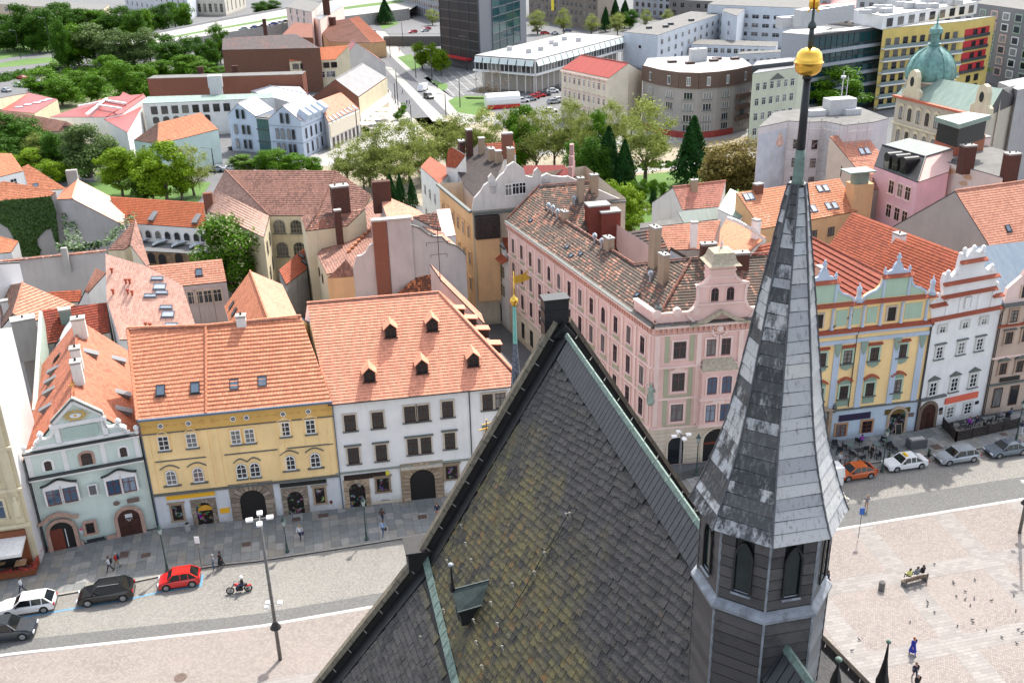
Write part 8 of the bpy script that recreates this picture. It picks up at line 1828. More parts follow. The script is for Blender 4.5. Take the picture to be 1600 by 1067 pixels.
M_dome=plain('dome_verdigris',(.13,.27,.24),.5,var=.35,scale=1.2,dark=(.035,.06,.055));mb=MB();mb.lathe(c,[(4.8,3.2),(4.9,4.2),(4.7,5.6),(4.1,7.2),(3.0,8.6),(1.6,9.5),(1.1,9.8),(1.0,10.2)],16);mb.obj('dome',M_dome,h.root,smooth=True)
for k in range(8):t=k*math.pi/4+.2;mb=MB();pr_=[(4.95,3.6),(5,4.4),(4.8,5.7),(4.2,7.3),(3.1,8.7),(1.7,9.6)];mb.tube([c+V((r_*math.cos(t),r_*math.sin(t),z))for r_,z in pr_],.12,5);mb.obj('dome_rib',M_dome,h.root)
mb=MB();mb.lathe(c,[(1.3,10),(1.4,10.3),(.9,10.4),(.9,12.2),(1.5,12.4),(1.3,13.2),(.5,13.9),(.15,14.4),(.2,14.9),(.05,16.5)],8);mb.obj('lantern',M_dome,h.root)
for q in((1425,140),(1533,165)):
 u,v=pl_.hit(*q);o_=outline(pl_,[(u-2.6,zd),(u+2.6,zd),(u+2.4,zd+1.6),(u+1.5,zd+2.2),(u+1.4,zd+4.4),(u+.9,zd+5.4),(u,zd+5.8),(u-.9,zd+5.4),(u-1.4,zd+4.4),(u-1.5,zd+2.2),(u-2.4,zd+1.6)],-.8,.2,'attic_gable',M_cream,h.root);mb=MB();mb.poly(*[pl_.pt(u+.6*math.cos(t),zd+3.4+1.0*math.sin(t),.23)for t in np.linspace(0,6.283,13)[:-1]]);mb.obj('oval_window',M_dark,o_)
blk('pale flat-roofed office behind the green copper palace',(1560,130),(1590,142),(1660,128),20,M_greyc,T_flatl,name='office_building')
# trees
def leafm(name,a,b2,c=None):
 m,n,l,b=newmat(name);g=n.new('ShaderNodeNewGeometry');oi=n.new('ShaderNodeObjectInfo')
 r=g.outputs['Random Per Island'];f=noise(n,l,g.outputs['Position'],.5,4,.6)
 x=mixc(n,l,r,a,b2);x=mixc(n,l,rng(n,l,f,.35,.65,0,.6),x,sc_(a,.7));x=mixc(n,l,math_(n,l,'MULTIPLY',oi.outputs['Random'],.35),x,sc_(b2,1.2))
 if c:x=mixc(n,l,math_(n,l,'GREATER_THAN',r,.88),x,c)
 l.new(x,b.inputs['Base Color']);b.inputs['Roughness'].default_value=.55;b.inputs['Specular IOR Level'].default_value=.1
 t=n.new('ShaderNodeBsdfTranslucent');l.new(x,t.inputs[0]);ms=n.new('ShaderNodeMixShader');ms.inputs[0].default_value=.28;l.new(b.outputs[0],ms.inputs[1]);l.new(t.outputs[0],ms.inputs[2])
 l.new(ms.outputs[0],[x for x in n if x.type=='OUTPUT_MATERIAL'][0].inputs[0]);return m
L_=dict(deep=leafm('deep_green_leaf',(.028,.085,.008),(.08,.18,.014)),lush=leafm('fresh_green_leaf',(.05,.14,.006),(.13,.26,.014)),bright=leafm('yellow_green_leaf',(.10,.2,.007),(.23,.34,.015)),bud=leafm('pale_budding_leaf',(.18,.225,.05),(.32,.36,.09)),ochre=leafm('ochre_leaf',(.16,.13,.03),(.34,.27,.09)),conifer=leafm('dark_needle_spray',(.012,.045,.01),(.03,.10,.02)),willow=leafm('grey_green_leaf',(.08,.14,.035),(.17,.24,.08)),chest=leafm('chestnut_leaf',(.045,.13,.006),(.12,.24,.014),(.42,.42,.24)),bare=leafm('brown_twig',(.10,.075,.05),(.2,.16,.11)))
M_bark=plain('bark',(.10,.08,.06),.9,var=.3,scale=6)
def tree_mesh(kind,seed,n_l):
 "unit tree: height 1, crown about .62 wide; returns trunk and crown meshes"
 r=random.Random(seed);tr=MB();cr=MB();sparse=kind in('bud','bare')
 tips=[]
 def branch(p,d,ln,rad,lev):
  q=p+d*ln;m=p.lerp(q,.5)+V((r.gauss(0,.04),r.gauss(0,.04),0))*ln;tr.tube([p,m,q],[rad,rad*.8,rad*.6],6 if lev==0 else 4,cap=False);
  if lev==(3 if sparse else 2):tips.append((m,q));return
  for k in range(r.choice((3,4))if lev else 5):
   a=V((r.gauss(0,1),r.gauss(0,1),r.uniform(.1,.9)if lev else r.uniform(.3,1))).normalized();branch(p.lerp(q,r.uniform(.45,1)),(d*.45+a*.75).normalized(),ln*r.uniform(.55,.75),rad*.5,lev+1)
 if kind=='conifer':
  tr.tube([V((0,0,0)),V((0,0,.9))],[.02,.004],6)
  for i in range(n_l):
   t=r.random()**.8;z=.1+.9*t;rr=(.24*(1-t)**.85+.01)*r.uniform(.55,1.08);a=r.uniform(0,6.283);lob=1+.15*math.sin(5*a+9*t)
   p=V((rr*lob*math.cos(a),rr*lob*math.sin(a),z-rr*.15));leaf(cr,r,p,.018,V((math.cos(a),math.sin(a),.2)))
  return tr,cr
 branch(V((0,0,0)),V((r.gauss(0,.03),r.gauss(0,.03),1)).normalized(),.34 if not sparse else .3,.022,0)
 cl=[]
 for k in range(30 if not sparse else 34):
  a=r.uniform(0,6.283);z=r.uniform(-1,1);rad=math.sqrt(max(0,1-z*z))*r.uniform(.35,1)
  cl.append((V((rad*math.cos(a)*.3,rad*math.sin(a)*.3,.56+z*.37)),r.uniform(.08,.15)))
 cl+=[(q+V((0,0,.02)),r.uniform(.05,.09))for m,q in tips if .25<q.z<.97][:40]
 for i in range(n_l):
  c,s=r.choice(cl);d=V((r.gauss(0,1),r.gauss(0,1),r.gauss(0,.8))).normalized();p=c+d*s*(r.random()**(.35 if not sparse else .7));leaf(cr,r,p,.0145 if not sparse else .0105,d)
 return tr,cr
def leaf(mb,r,p,s,d):
 a=(d+V((r.gauss(0,.6),r.gauss(0,.6),r.gauss(0,.6)+.25))).normalized();u=a.cross(V((r.gauss(0,1),r.gauss(0,1),r.gauss(0,1)))).normalized()*s*r.uniform(.6,1.4);v=a.cross(u)*.8;k=len(mb.v)
 mb.v+=[tuple(p-u),tuple(p-v*.7),tuple(p+u),tuple(p+v)];mb.f.append((k,k+1,k+2,k+3));mb.mi.append(0)
TM={}
def tmesh(kind,var):
 if(kind,var)not in TM:
  n_l=dict(bud=9500,bare=1500,conifer=8000,chest=15000,bright=14000).get(kind,14000);a,b2=tree_mesh(kind,hash_(kind)+var*7,n_l);TM[(kind,var)]=(a.mesh('trunk',M_bark),b2.mesh('crown',L_[kind]))
 return TM[(kind,var)]
def hash_(s):return sum(ord(c)*(i+3)for i,c in enumerate(s))
rt2=random.Random(9)
def tree(x,top,base,wpx,kind,label,group=None):
 b2=P(x,base);hh=ZT(x,top,x,base)*1.02;dep=(b2+Z_*hh/2-CAM).dot(FW);wd=wpx*dep/FPX;a,c=tmesh(kind,rt2.randrange(3))
 t=thing('conifer_tree' if kind=='conifer' else 'tree',b2,label,'tree',group);base_w=.46 if kind=='conifer' else .58
 M=Matrix.Translation(b2)@Matrix.Rotation(rt2.uniform(0,6.28),4,'Z')@Matrix.Diagonal((wd/base_w,wd/base_w,hh,1));link('trunk',a,t,M);link('crown',c,t,M)
ORD='first second third fourth fifth sixth seventh eighth ninth tenth eleventh twelfth thirteenth fourteenth fifteenth sixteenth seventeenth eighteenth nineteenth'.split()
TL=[('deep','dark full tree in the wooded bank at the top left','dark trees of the top left bank',[(8,20,72,44),(22,30,78,36),(50,3,80,62),(75,12,82,44),(102,2,55,50),(128,12,56,40),(158,14,54,40),(195,8,62,46),(216,14,64,34),(257,4,52,32),(275,2,44,30),(95,24,80,30),(62,50,84,30),(12,48,82,36),(408,2,24,26),(425,0,22,26),(175,20,58,30),(240,16,54,30)]),('lush','fresh green tree mixed into the wooded bank at the top left','fresh trees of the top left bank',[(150,16,56,36),(230,14,58,30),(290,5,48,34),(200,40,66,34),(38,26,76,36)]),('willow','soft grey-green willow in the middle of the left woods','willows of the left woods',[(150,38,104,74),(186,46,106,52),(212,52,104,46),(236,44,102,46)]),('lush','rounded bright tree in the left woods below the willows','round bright trees of the left woods',[(125,40,106,52),(205,97,166,60),(230,100,160,44),(250,94,122,44),(292,86,122,52),(318,96,124,40),(152,118,160,34),(128,110,148,44),(180,96,130,40),(345,104,126,36),(362,106,126,30),(345,40,100,34),(175,86,126,44)]),('deep','dark rounded tree in the left woods near the brick works','dark round trees near the brick works',[(277,53,112,60),(322,56,114,34),(335,66,112,26),(108,60,108,40),(305,84,118,30)]),('deep','leaning slim dark tree at the meadow edge',None,[(102,28,112,26)]),('lush','broad spreading green tree above the red-roofed hall','spreading trees above the red hall',[(70,108,152,62),(98,122,166,58)]),('deep','large shady tree in front of the long brown roof','shady trees before the brown roof',[(22,176,246,84),(58,196,250,60),(96,204,268,54),(20,214,262,50)]),('willow','wide airy grey-green tree left of the parked red car',None,[(142,196,278,80)]),('bud','thin pale tree among the shady trees',None,[(62,206,258,40)]),('bright','light yellow-green tree above the orange roofs at the left','light trees above the left orange roofs',[(48,232,276,54),(84,248,290,44),(14,236,268,34)]),('bright','tall glowing yellow-green tree behind the long orange roof','glowing trees behind the long orange roof',[(192,230,308,66),(218,236,306,50),(262,222,318,78),(240,232,312,50),(285,250,312,56)]),('chest','dark blossoming chestnut between the glowing trees',None,[(228,268,316,56)]),('bud','pale blossoming tree right of the glowing trees',None,[(304,224,306,58)]),('deep','narrow small evergreen by the white hall wall',None,[(191,198,232,18)]),('chest','round chestnut dotted with white flowers by the ice-blue house',None,[(385,240,272,46)]),('lush','young green tree in front of the ice-blue house','young trees by the ice-blue house',[(416,236,272,38),(436,234,274,44),(462,240,274,44),(490,246,276,34)]),('chest','big blossoming chestnut in the courtyard behind the yellow house',None,[(367,338,470,98)]),('bud','tall pale budding tree in the park row','pale budding trees of the park',[(545,218,290,60),(578,205,292,62),(606,188,290,72),(640,182,284,70),(668,184,276,62),(700,178,268,62),(732,172,262,58),(760,166,262,58),(790,172,262,50),(838,168,272,60),(866,162,266,56),(893,152,262,60),(912,172,276,44),(955,156,240,56),(570,236,300,50),(622,228,302,56),(660,220,290,46),(985,178,250,44),(715,205,272,44)]),('bud','lone tall pale tree with visible trunk on the park lawn',None,[(1008,152,284,92)]),('lush','green leafy tree among the pale park trees','green trees among the pale park trees',[(820,164,262,58),(932,176,270,46),(812,196,270,46)]),('deep','dark broad tree at the park edge behind the red sheet roof','dark broad park trees',[(914,214,302,62),(938,228,300,46)]),('conifer','tall pointed dark conifer on the park lawn',None,[(1080,184,290,62)]),('conifer','dark conifer left of the lone pale tree','dark conifers at the park edge',[(950,200,298,52),(975,220,300,40)]),('conifer','small dark thuja beside the curly gables','small thujas beside the curly gables',[(612,272,322,22),(627,272,324,20),(645,280,326,20),(600,280,318,18),(995,300,340,20),(1020,296,330,18)]),('ochre','broad ochre-leaved tree in front of the painted fire wall','ochre trees before the painted fire wall',[(1146,216,312,92),(1122,236,310,60),(1166,236,312,50)]),('bright','yellow-green spreading tree in the rose garden','yellow-green garden trees',[(975,290,360,62),(952,284,350,48),(985,322,368,44)]),('lush','small clipped tree of the garden pergola','small pergola trees',[(1005,280,316,18),(1020,280,312,16),(988,284,320,18),(1035,284,310,14),(950,320,352,20)]),('lush','wide green tree in front of the dark glass office',None,[(1307,108,186,92)]),('bright','pale green tree right of the green dome',None,[(1502,80,136,62)]),('lush','small tree by the right edge behind the palace',None,[(1590,78,128,44)]),('bud','small round pale tree in front of the brown stone hall','small round pale street trees',[(840,16,54,34),(881,12,54,28),(924,22,54,26),(965,20,56,30),(1008,14,44,22),(1043,14,36,20),(676,14,40,24)]),('conifer','slim dark poplar beside the brown stone hall','slim dark poplars',[(946,12,50,18),(961,0,42,20),(976,2,44,24)]),('deep','dark round tree behind the slim poplars',None,[(984,14,48,24)]),('bare','bare brown-twigged tree beside the glass pavilion',None,[(770,108,160,58)]),('bright','low bright plane tree before the glass tower','low bright trees before the glass tower',[(660,66,108,34),(680,68,112,34),(690,80,118,26)]),('conifer','dark spruce on the traffic island',None,[(603,0,38,28)]),('lush','clipped ball tree beside the main road','three ball trees by the main road',[(622,175,188,13),(628,168,181,12),(631,161,174,12),(572,198,210,13)])]
for kind,lab,grp,pts in TL:
 for i,q in enumerate(sorted(pts,key=lambda q:q[0])):tree(*q,kind,lab if len(pts)==1 else lab+', '+ORD[i]+' from the left',grp or None)
def shrubs(name,poly,n,h,kind,seed):
 r=random.Random(seed);mb=MB();xs=[q[0]for q in poly];ys=[q[1]for q in poly];k=0
 while k<n:
  q=(r.uniform(min(xs),max(xs)),r.uniform(min(ys),max(ys)))
  if not inpoly(q,poly):continue
  c=P(*q);k+=1;s=h*r.uniform(.5,1.2)
  for i in range(70):d=V((r.gauss(0,1),r.gauss(0,1),abs(r.gauss(0,.8)))).normalized();leaf(mb,r,c+V((d.x*s,d.y*s,d.z*s*.9)),.3,d)
 mb.obj(name,L_[kind],kind='stuff')
shrubs('undergrowth',[(-20,40),(220,20),(300,40),(220,60),(100,84),(-20,80)],240,3.5,'deep',1);shrubs('undergrowth',[(60,108),(100,96),(220,100),(345,110),(340,122),(228,122),(225,160),(110,160)],260,2.2,'lush',2)
shrubs('hedge_foliage',[(-20,122),(100,100),(104,108),(-20,134)],90,1.6,'deep',3);shrubs('undergrowth',[(100,262),(160,270),(110,285),(60,300),(-20,270),(-20,250)],60,2,'deep',4);shrubs('flower_bed_foliage',[(900,270),(1060,252),(1060,260),(900,282)],60,.8,'deep',5)
# vehicles
def paint(name,c,metal=.0):return plain(name,c,.22,metal,var=.04,scale=1,coat=.6)
M_tyre=plain('tyre_rubber',(.012,.012,.012),.8);M_rim=plain('wheel_rim',(.35,.36,.37),.3,.6);M_cgl=plain('car_glass',(.008,.01,.012),.05,spec=.8,var=.05);M_lamp=plain('headlamp_glass',(.6,.62,.65),.1);M_tail=plain('tail_lamp_red',(.4,.005,.008),.2);M_trim=plain('black_trim',(.015,.015,.016),.5)
SH=dict(hatch=(4.1,1.76,1.45,.95,(-.52,-.2,.42,.88)),small=(3.6,1.68,1.5,.95,(-.55,-.25,.55,.93)),sedan=(4.6,1.78,1.45,.92,(-.42,-.14,.38,.72)),wagon=(4.65,1.8,1.5,.95,(-.42,-.14,.68,.94)),suv=(4.7,1.9,1.72,1.08,(-.45,-.18,.66,.93)),van=(5.0,1.95,2.3,1.25,(-.8,-.62,.97,.99)),truck=(6.5,2.3,2.7,1.4,(-.85,-.72,.98,1.0)))
CM={}
def car_meshes(kind,mat,roofm=None):
 if(kind,mat.name)in CM:return CM[(kind,mat.name)]
 L,Wd,H,bz,(g0,g1,g2,g3)=SH[kind];h=L/2;w2=Wd/2;out={}
 hood=bz-.02;nose=.62 if kind not in('van','truck')else 1.0;wr=.33 if kind!='suv' else .37;wx=h*.62
 def arch(x):return[(x+(wr+.07)*math.cos(t),.3+(wr+.07)*math.sin(t))for t in[math.pi*(1-i/7)for i in range(8)]]
 low=[(-h+.05,.28)]+[(a,max(b2,.24))for a,b2 in arch(-wx)]+[(a,max(b2,.24))for a,b2 in arch(wx)]+[(h-.05,.3)]
 up=[(h,.55),(h-.02,bz-.12),(h-.12,bz+.0),(g3*h,bz+.02),(g0*h,bz),(-h*.8,hood-.1),(-h+.1,nose+.08),(-h,nose-.1),(-h,.42)]
 prof=low+up;mb=MB();n=len(prof)
 def tap(z,x):t=max(0,(z-.6)/(bz-.6));e=max(0,(abs(x)/h-.82)/.18);return 1-.05*t-.13*e*e
 secs=[(-1,.93,.02),(-1.0,1,0),(1.0,1,0)]
 k=0
 for sy in(-1,1):
  for x,z in prof:mb.v.append((x,sy*w2*tap(z,x),z))
 mb.f.append(tuple(range(n))[::-1]);mb.f.append(tuple(range(n,2*n)));mb.mi+=[0,0]
 for i in range(n):j=(i+1)%n;mb.f.append((i,j,n+j,n+i));mb.mi.append(0)
 me=mb.mesh('body',mat);bm=bmesh.new();bm.from_mesh(me);bmesh.ops.bevel(bm,geom=[e for e in bm.edges if len(e.link_faces)==2 and e.calc_face_angle()>.7 and max(v.co.z for v in e.verts)>.5],offset=.05,segments=2,affect='EDGES');bm.to_mesh(me);bm.free();me.polygons.foreach_set('use_smooth',[False]*len(me.polygons));out['body']=me
 wb,wt=w2*.93,w2*.74;ro=H-.05;mb=MB()
 b_=[(g0*h,bz,wb),(g1*h,ro,wt),(g2*h,ro,wt),(g3*h,bz,wb)]
 for sy in(-1,1):mb.v+=[(x,sy*w_,z)for x,z,w_ in b_]
 for f in((0,1,2,3),(7,6,5,4),(0,4,5,1),(3,2,6,7)):mb.f.append(f);mb.mi.append(0)
 out['windows']=mb.mesh('windows',M_cgl if kind not in('van','truck')else mat)
 mb=MB();mid=(g1+g2)/2*h;w3=wt+.015
 mb.prism([(g1*h-.06,-w3,ro-.02),(g1*h-.06,w3,ro-.02),(g2*h+.06,w3,ro-.02),(g2*h+.06,-w3,ro-.02)],(0,0,.05));mb.prism([(g1*h+.25,-wt*.85,ro+.02),(g1*h+.25,wt*.85,ro+.02),(g2*h-.2,wt*.85,ro+.02),(g2*h-.2,-wt*.85,ro+.02)],(0,0,.04))
 for sy in(-1,1):
  for a,b2 in((0,1),(2,3)):p,q=b_[a],b_[b2];mb.bar((p[0],sy*p[2],p[1]),(q[0],sy*q[2],q[1]),.1,.07)
  if kind not in('van','truck'):
   for x in(mid-.1,g2*h*.8+mid*.2):mb.bar((x,sy*wb*1.0,bz),(x,sy*wt,ro),.07,.04)
 out['roof']=mb.mesh('roof',roofm or mat)
 mb=MB();mb.tube([(0,-.11,0),(0,.11,0)],wr,18);out['tyre']=mb.mesh('wheel',M_tyre);mb=MB();mb.tube([(0,-.125,0),(0,.125,0)],wr*.66,10);out['rim']=mb.mesh('rim',M_rim)
 mb=MB();mb.box(-.06,.02,-.2,.2,-.07,.08);out['hl']=mb.mesh('headlight',M_lamp);mb=MB();mb.box(-.03,.05,-.14,.14,-.12,.12);out['tl']=mb.mesh('tail_light',M_tail)
 mb=MB();mb.box(-h-.02,-h+.1,-w2*.55,w2*.55,.32,.5);mb.box(h-.1,h+.02,-w2*.8,w2*.8,.35,.45)
 for sy in(-1,1):mb.box(g0*h+.25,g0*h+.4,sy*(w2+.02)-.1,sy*(w2+.02)+.1,bz,bz+.14)
 out['trim']=mb.mesh('bumper_trim',M_trim);out['d']=(wx,w2,wr,h,nose,bz);CM[(kind,mat.name)]=out;return out
def car(px,py,kind,mat,label,head=None,group=None,cat='car',roofm=None,detail=True,z=0,name='parked_car'):
 "px,py: ground point under the middle; head: compass direction of the nose in degrees (0 = away from camera)"
 c=P(px,py,z+.01);o=car_meshes(kind,mat,roofm);az=R_(258 if head is None else head);t=thing(name,c,label,cat,group)
 M=Matrix.Translation(c)@Matrix.Rotation(math.pi/2-az+math.pi,4,'Z');bd=link('body',o['body'],t,M);link('windows',o['windows'],t,M);link('roof',o['roof'],t,M)
 wx,w2,wr,h,nose,bz=o['d']
 for x in(-wx,wx):
  for y in(-w2+.12,w2-.12):
   w_=link('wheel',o['tyre'],t,M@Matrix.Translation((x,y,wr)))
   if detail:q=link('rim',o['rim']);q.parent=w_
 if detail:
  for y in(-w2*.7,w2*.7):link('headlight',o['hl'],t,M@Matrix.Translation((-h+.03,y,nose-.02)));link('tail_light',o['tl'],t,M@Matrix.Translation((h-.02,y*1.1,bz-.2)))
  link('bumper_trim',o['trim'],t,M)
 return t,M
Cw=paint('white_car_paint',(.75,.75,.74));Ck=paint('black_car_paint',(.008,.008,.009));Cr=paint('red_car_paint',(.55,.012,.012));Co=paint('burnt_orange_car_paint',(.5,.10,.02));Cs=paint('silver_car_paint',(.36,.39,.42),.5);Cg=paint('blue_grey_car_paint',(.16,.20,.25),.5);Cb=paint('blue_car_paint',(.02,.05,.2));Cd=paint('dark_grey_car_paint',(.03,.035,.045));Cc=paint('cream_car_paint',(.55,.50,.42))
G1='cars parked along the kerb of the square'
car(45,952,'wagon',Cw,'white hatchback parked at the kerb below the cafe terrace',group=G1);_t,M_=car(168,934,'suv',Ck,'glossy black car with silver roof rails parked behind the white hatchback',group=G1)
mb=MB()
for y in(-.62,.62):mb.bar((-.5,y,1.76),(1.3,y,1.76),.05,.05)
link('roof_rail',mb.mesh('roof_rail',M_rim),_t,M_)
car(282,912,'small',Cr,'small bright red hatchback parked in the blue bay corner',group=G1);car(12,993,'suv',Cd,'dark blue-grey estate cut off by the left edge of the photo',80)
car(1336,744,'hatch',Co,'burnt orange hatchback parked near the spire',group=G1);_t,M_=car(1413,729,'sedan',Cw,'white taxi with a yellow sign on its roof',group=G1);mb=MB();mb.prism([(-.25,-.35,1.47),(.05,-.35,1.47),(.0,-.3,1.62),(-.2,-.3,1.62)],(0,.65,0));link('taxi_sign',mb.mesh('taxi_sign',plain('taxi_yellow',(.8,.5,.0),.4)),_t,M_)
car(1494,719,'wagon',Cs,'silver estate car parked between the white taxi and the grey saloon',group=G1);car(1571,708,'sedan',Cg,'blue-grey saloon parked beside the black cafe fence',group=G1)
car(1276,760,'van',Cw,'white van half hidden behind the spire',cat='van',name='parked_van');car(1294,786,'small',Cc,'small cream car with its front hidden behind the spire',80)
FARC=[(10,144,Cs,'silver'),(35,124,Cr,'red'),(30,136,Cw,'white'),(52,132,Cs,'pale'),(334,243,Cw,'white'),(371,234,Cd,'dark'),(340,268,Cs,'silver'),(362,266,Cw,'white'),(425,256,Cw,'white'),(571,24,Co,'orange'),(568,45,Cw,'white'),(581,52,Cw,'white'),(198,226,Cr,'red'),(207,232,Cb,'blue'),(380,48,Cs,'silver'),(397,45,Cb,'blue'),(410,43,Ck,'black'),(426,40,Cb,'deep blue'),(437,38,Cs,'grey'),(445,36,Ck,'dark'),(645,52,Cr,'red'),(664,50,Cs,'silver'),(667,47,Cr,'crimson'),(828,158,Cs,'silver'),(834,155,Cr,'red'),(842,152,Cr,'scarlet'),(850,150,Cd,'dark'),(864,145,Cw,'white'),(872,142,Ck,'black'),(866,162,Cs,'silver'),(873,159,Cw,'white'),(860,176,Cw,'white'),(816,160,Cw,'white'),(632,240-46,Cd,'dark'),(838,50,Ck,'black'),(852,54,Cr,'red'),(866,54,Cw,'white'),(886,50,Cb,'blue'),(938,48,Cs,'silver'),(1000,230,Cw,'white'),(978,228,Cw,'white'),(660,228,Cs,'silver')]
def place_of(x,y):
 return('on the car park at the far left' if x<70 else 'in the yard behind the bright trees' if x<230 and y>150 else 'by the ice-blue gables' if x<450 and y>200 else 'on the raised road' if x<450 else 'on the main road' if x<620 and y<100 else 'by the retaining wall' if x<700 and y<100 else 'in front of the stone hall' if y<60 else 'in the lot beside the red-roofed block' if x<900 and y<200 else 'behind the park trees')
seen={}
for i,(x,y,m_,cn)in enumerate(FARC):
 k=cn+' car parked '+place_of(x,y)if x<560 or x>590 else cn+' car driving '+place_of(x,y);seen[k]=seen.get(k,0)+1
 k=(ORD[seen[k]-1]+' ' if seen[k]>1 else '')+k
 car(x,y,['hatch','sedan','wagon'][i%3],m_,k,(60+i*7%40 if x>800 else 300-i*3)%360,None,detail=False,z=5.02 if 375<x<450 and y<50 else 0)
car(661,142,'van',Cw,'white delivery van on the square before the glass pavilion',200,cat='van',detail=False,name='van');car(670,154,'suv',Ck,'black car driving on the main road',150,detail=False,name='car');car(569,38,'truck',Cw,'white lorry queueing on the main road',160,cat='truck',detail=False,name='truck')
c=P(785,168);t=thing('kiosk',c,'red kiosk with curved white roof beside the oval lawn','kiosk');mb=MB();mb.box(-5,5,-2.2,2.2,0,2.6,fr=Matrix.Translation(c)@ax);mb.obj('body',Cr,t);mb=MB();mb.tube([c+Z_*2-S_*5.1,c+Z_*2+S_*5.1],2.4,14);mb.obj('roof',M_whitefr,t)
# people
SK=plain('skin',(.45,.24,.16),.6);HAIR={k:plain('hair_'+k,c,.7)for k,c in dict(dark=(.02,.012,.008),brown=(.08,.04,.02),fair=(.3,.2,.09),grey=(.3,.3,.3),red=(.2,.06,.02)).items()}
def cloth(n_,c):return plain('cloth_'+n_,c,.85,var=.15,scale=9)
PC={}
def person(px,py,label,top,legs,hair='dark',face=258,pose='walk',skirt=False,bag=None,z=0,h=1.72,pack=None,arm=0,loc_=None):
 s=h/1.72;c=loc_ if loc_ is not None else P(px,py,z);sit=pose=='sit'
 J=dict(hip=(0,0,.94),ch=(.02,0,1.22),nk=(.02,0,1.44),hd=(.03,0,1.56),ht=(.02,0,1.68));st=.26 if pose=='walk' else .03
 for sd,k in((-1,'r'),(1,'l')):
  fx=st*sd;J['h'+k]=(0,.09*sd,.9);J['k'+k]=(.06+fx*.45,.1*sd,.5);J['a'+k]=(fx-(.06 if fx<0 else 0),.1*sd,.09+(.05 if fx<0 else 0));J['t'+k]=(fx+.14,.11*sd,.03)
  J['s'+k]=(0,.19*sd,1.4);J['e'+k]=(-fx*.4-.02,.25*sd,1.14);J['w'+k]=(-fx*.8+.12,.24*sd,.93);J['f'+k]=(-fx*.85+.15,.23*sd,.84)
  if(arm==1 and sd==1)or arm==2:J['e'+k]=(.16,.26*sd,1.2);J['w'+k]=(.26,.12*sd,1.42);J['f'+k]=(.24,.1*sd,1.5)
  if sit:J['k'+k]=(.42,.12*sd,.92);J['a'+k]=(.44,.12*sd,.5);J['t'+k]=(.56,.12*sd,.45);J['w'+k]=(.3,.16*sd,1.04);J['f'+k]=(.38,.12*sd,1.02);J['e'+k]=(.05,.26*sd,1.14)
 rad_=dict(hip=.15,ch=.155,nk=.06,hd=.095,ht=.07,h=.095,k=.06,a=.042,t=.04,s=.07,e=.045,w=.033,f=.035)
 E_=[('hip','ch'),('ch','nk'),('nk','hd'),('hd','ht')]+[(a+k if len(a)==1 else a,b2+k)for k in 'rl' for a,b2 in(('hip','h'),('h','k'),('k','a'),('a','t'),('ch','s'),('s','e'),('e','w'),('w','f'))]
 key=(pose,arm);names=list(J)
 if key not in PC:
  me=bpy.data.meshes.new('body');me.from_pydata([J[n_]for n_ in names],[(names.index(a),names.index(b2))for a,b2 in E_],[]);o=bpy.data.objects.new('tmp',me);col.objects.link(o)
  md=o.modifiers.new('skin','SKIN');md.use_smooth_shade=True;sv=me.skin_vertices[0].data
  for i,n_ in enumerate(names):r_=rad_.get(n_,rad_.get(n_[0],.05));sv[i].radius=(r_,r_*(1.15 if n_=='ch' else 1));sv[i].use_root=n_=='hip'
  sb=o.modifiers.new('sub','SUBSURF');sb.levels=1;sb.render_levels=1;dg=bpy.context.evaluated_depsgraph_get();dg.update();m2=bpy.data.meshes.new_from_object(o.evaluated_get(dg));bpy.data.objects.remove(o);PC[key]=m2
 me=PC[key].copy();me.name='body';me.materials.clear();hm=HAIR[hair]
 for m_ in(top,legs,SK,hm,M_trim):me.materials.append(m_)
 for p in me.polygons:
  q=p.center;armz=abs(q.y)>.2 and q.z>.8;f=0
  if q.z>1.47:f=3 if(q.x<.07 or q.z>1.63)else 2
  elif q.z>1.42 and abs(q.y)<.08:f=2
  elif q.z<(.1 if not sit else .52)and not(sit and q.x<.3):f=4
  elif armz and q.z<1.0 and not sit:f=2
  elif q.z<.95 and not armz or(sit and q.z<1.0 and abs(q.y)<.2):f=1
  p.material_index=f;p.use_smooth=True
 az=R_(face);off=-.45 if sit else 0;Mx=Matrix.Translation(c)@Matrix.Rotation(math.pi/2-az,4,'Z')@Matrix.Scale(s,4)@Matrix.Translation((0,0,off));t=thing('person',c,label,'person');link('body',me,t,Mx)
 if skirt:mb=MB();mb.lathe((0,0,0),[(.3,.38),(.24,.65),(.17,.98)],12);link('skirt',mb.mesh('skirt',legs),t,Mx)
 if pack:mb=MB();mb.prism([(-.14,-.14,1.0),(-.3,-.12,1.02),(-.3,-.12,1.36),(-.14,-.14,1.42)],(0,.28,0));link('backpack',mb.mesh('backpack',pack),t,Mx)
 if bag:mb=MB();mb.box(-.12,.14,.24,.34,.62,.9);link('bag',mb.mesh('bag',bag),t,Mx)
 mb=MB();mb.lathe((.0,0,1.49),[(.06,0),(.1,.05),(.105,.13),(.07,.2),(.02,.215)],10);link('hair',mb.mesh('hair',hm),t,Mx@Matrix.Translation((-.02,0,0)));return t
wht,blk_,nvy,red,jean,gry,blu,kha,pnk=[cloth(n_,c)for n_,c in(('white',(.6,.62,.64)),('black',(.012,.012,.014)),('navy',(.02,.025,.06)),('red',(.5,.02,.02)),('denim',(.05,.08,.16)),('grey',(.2,.21,.23)),('royal_blue',(.02,.03,.3)),('khaki',(.3,.22,.13)),('purple',(.22,.04,.3)))]
person(36,926,'person in white shirt and dark trousers walking past the cafe terrace',wht,nvy,'brown',z=.13);person(173,893,'person in pale top and black trousers with backpack, left of the red shirt',wht,blk_,'brown',z=.13,pack=blk_);person(184,887,'person in red shirt and khaki shorts carrying a dark backpack',red,kha,'grey',z=.13,pack=nvy)
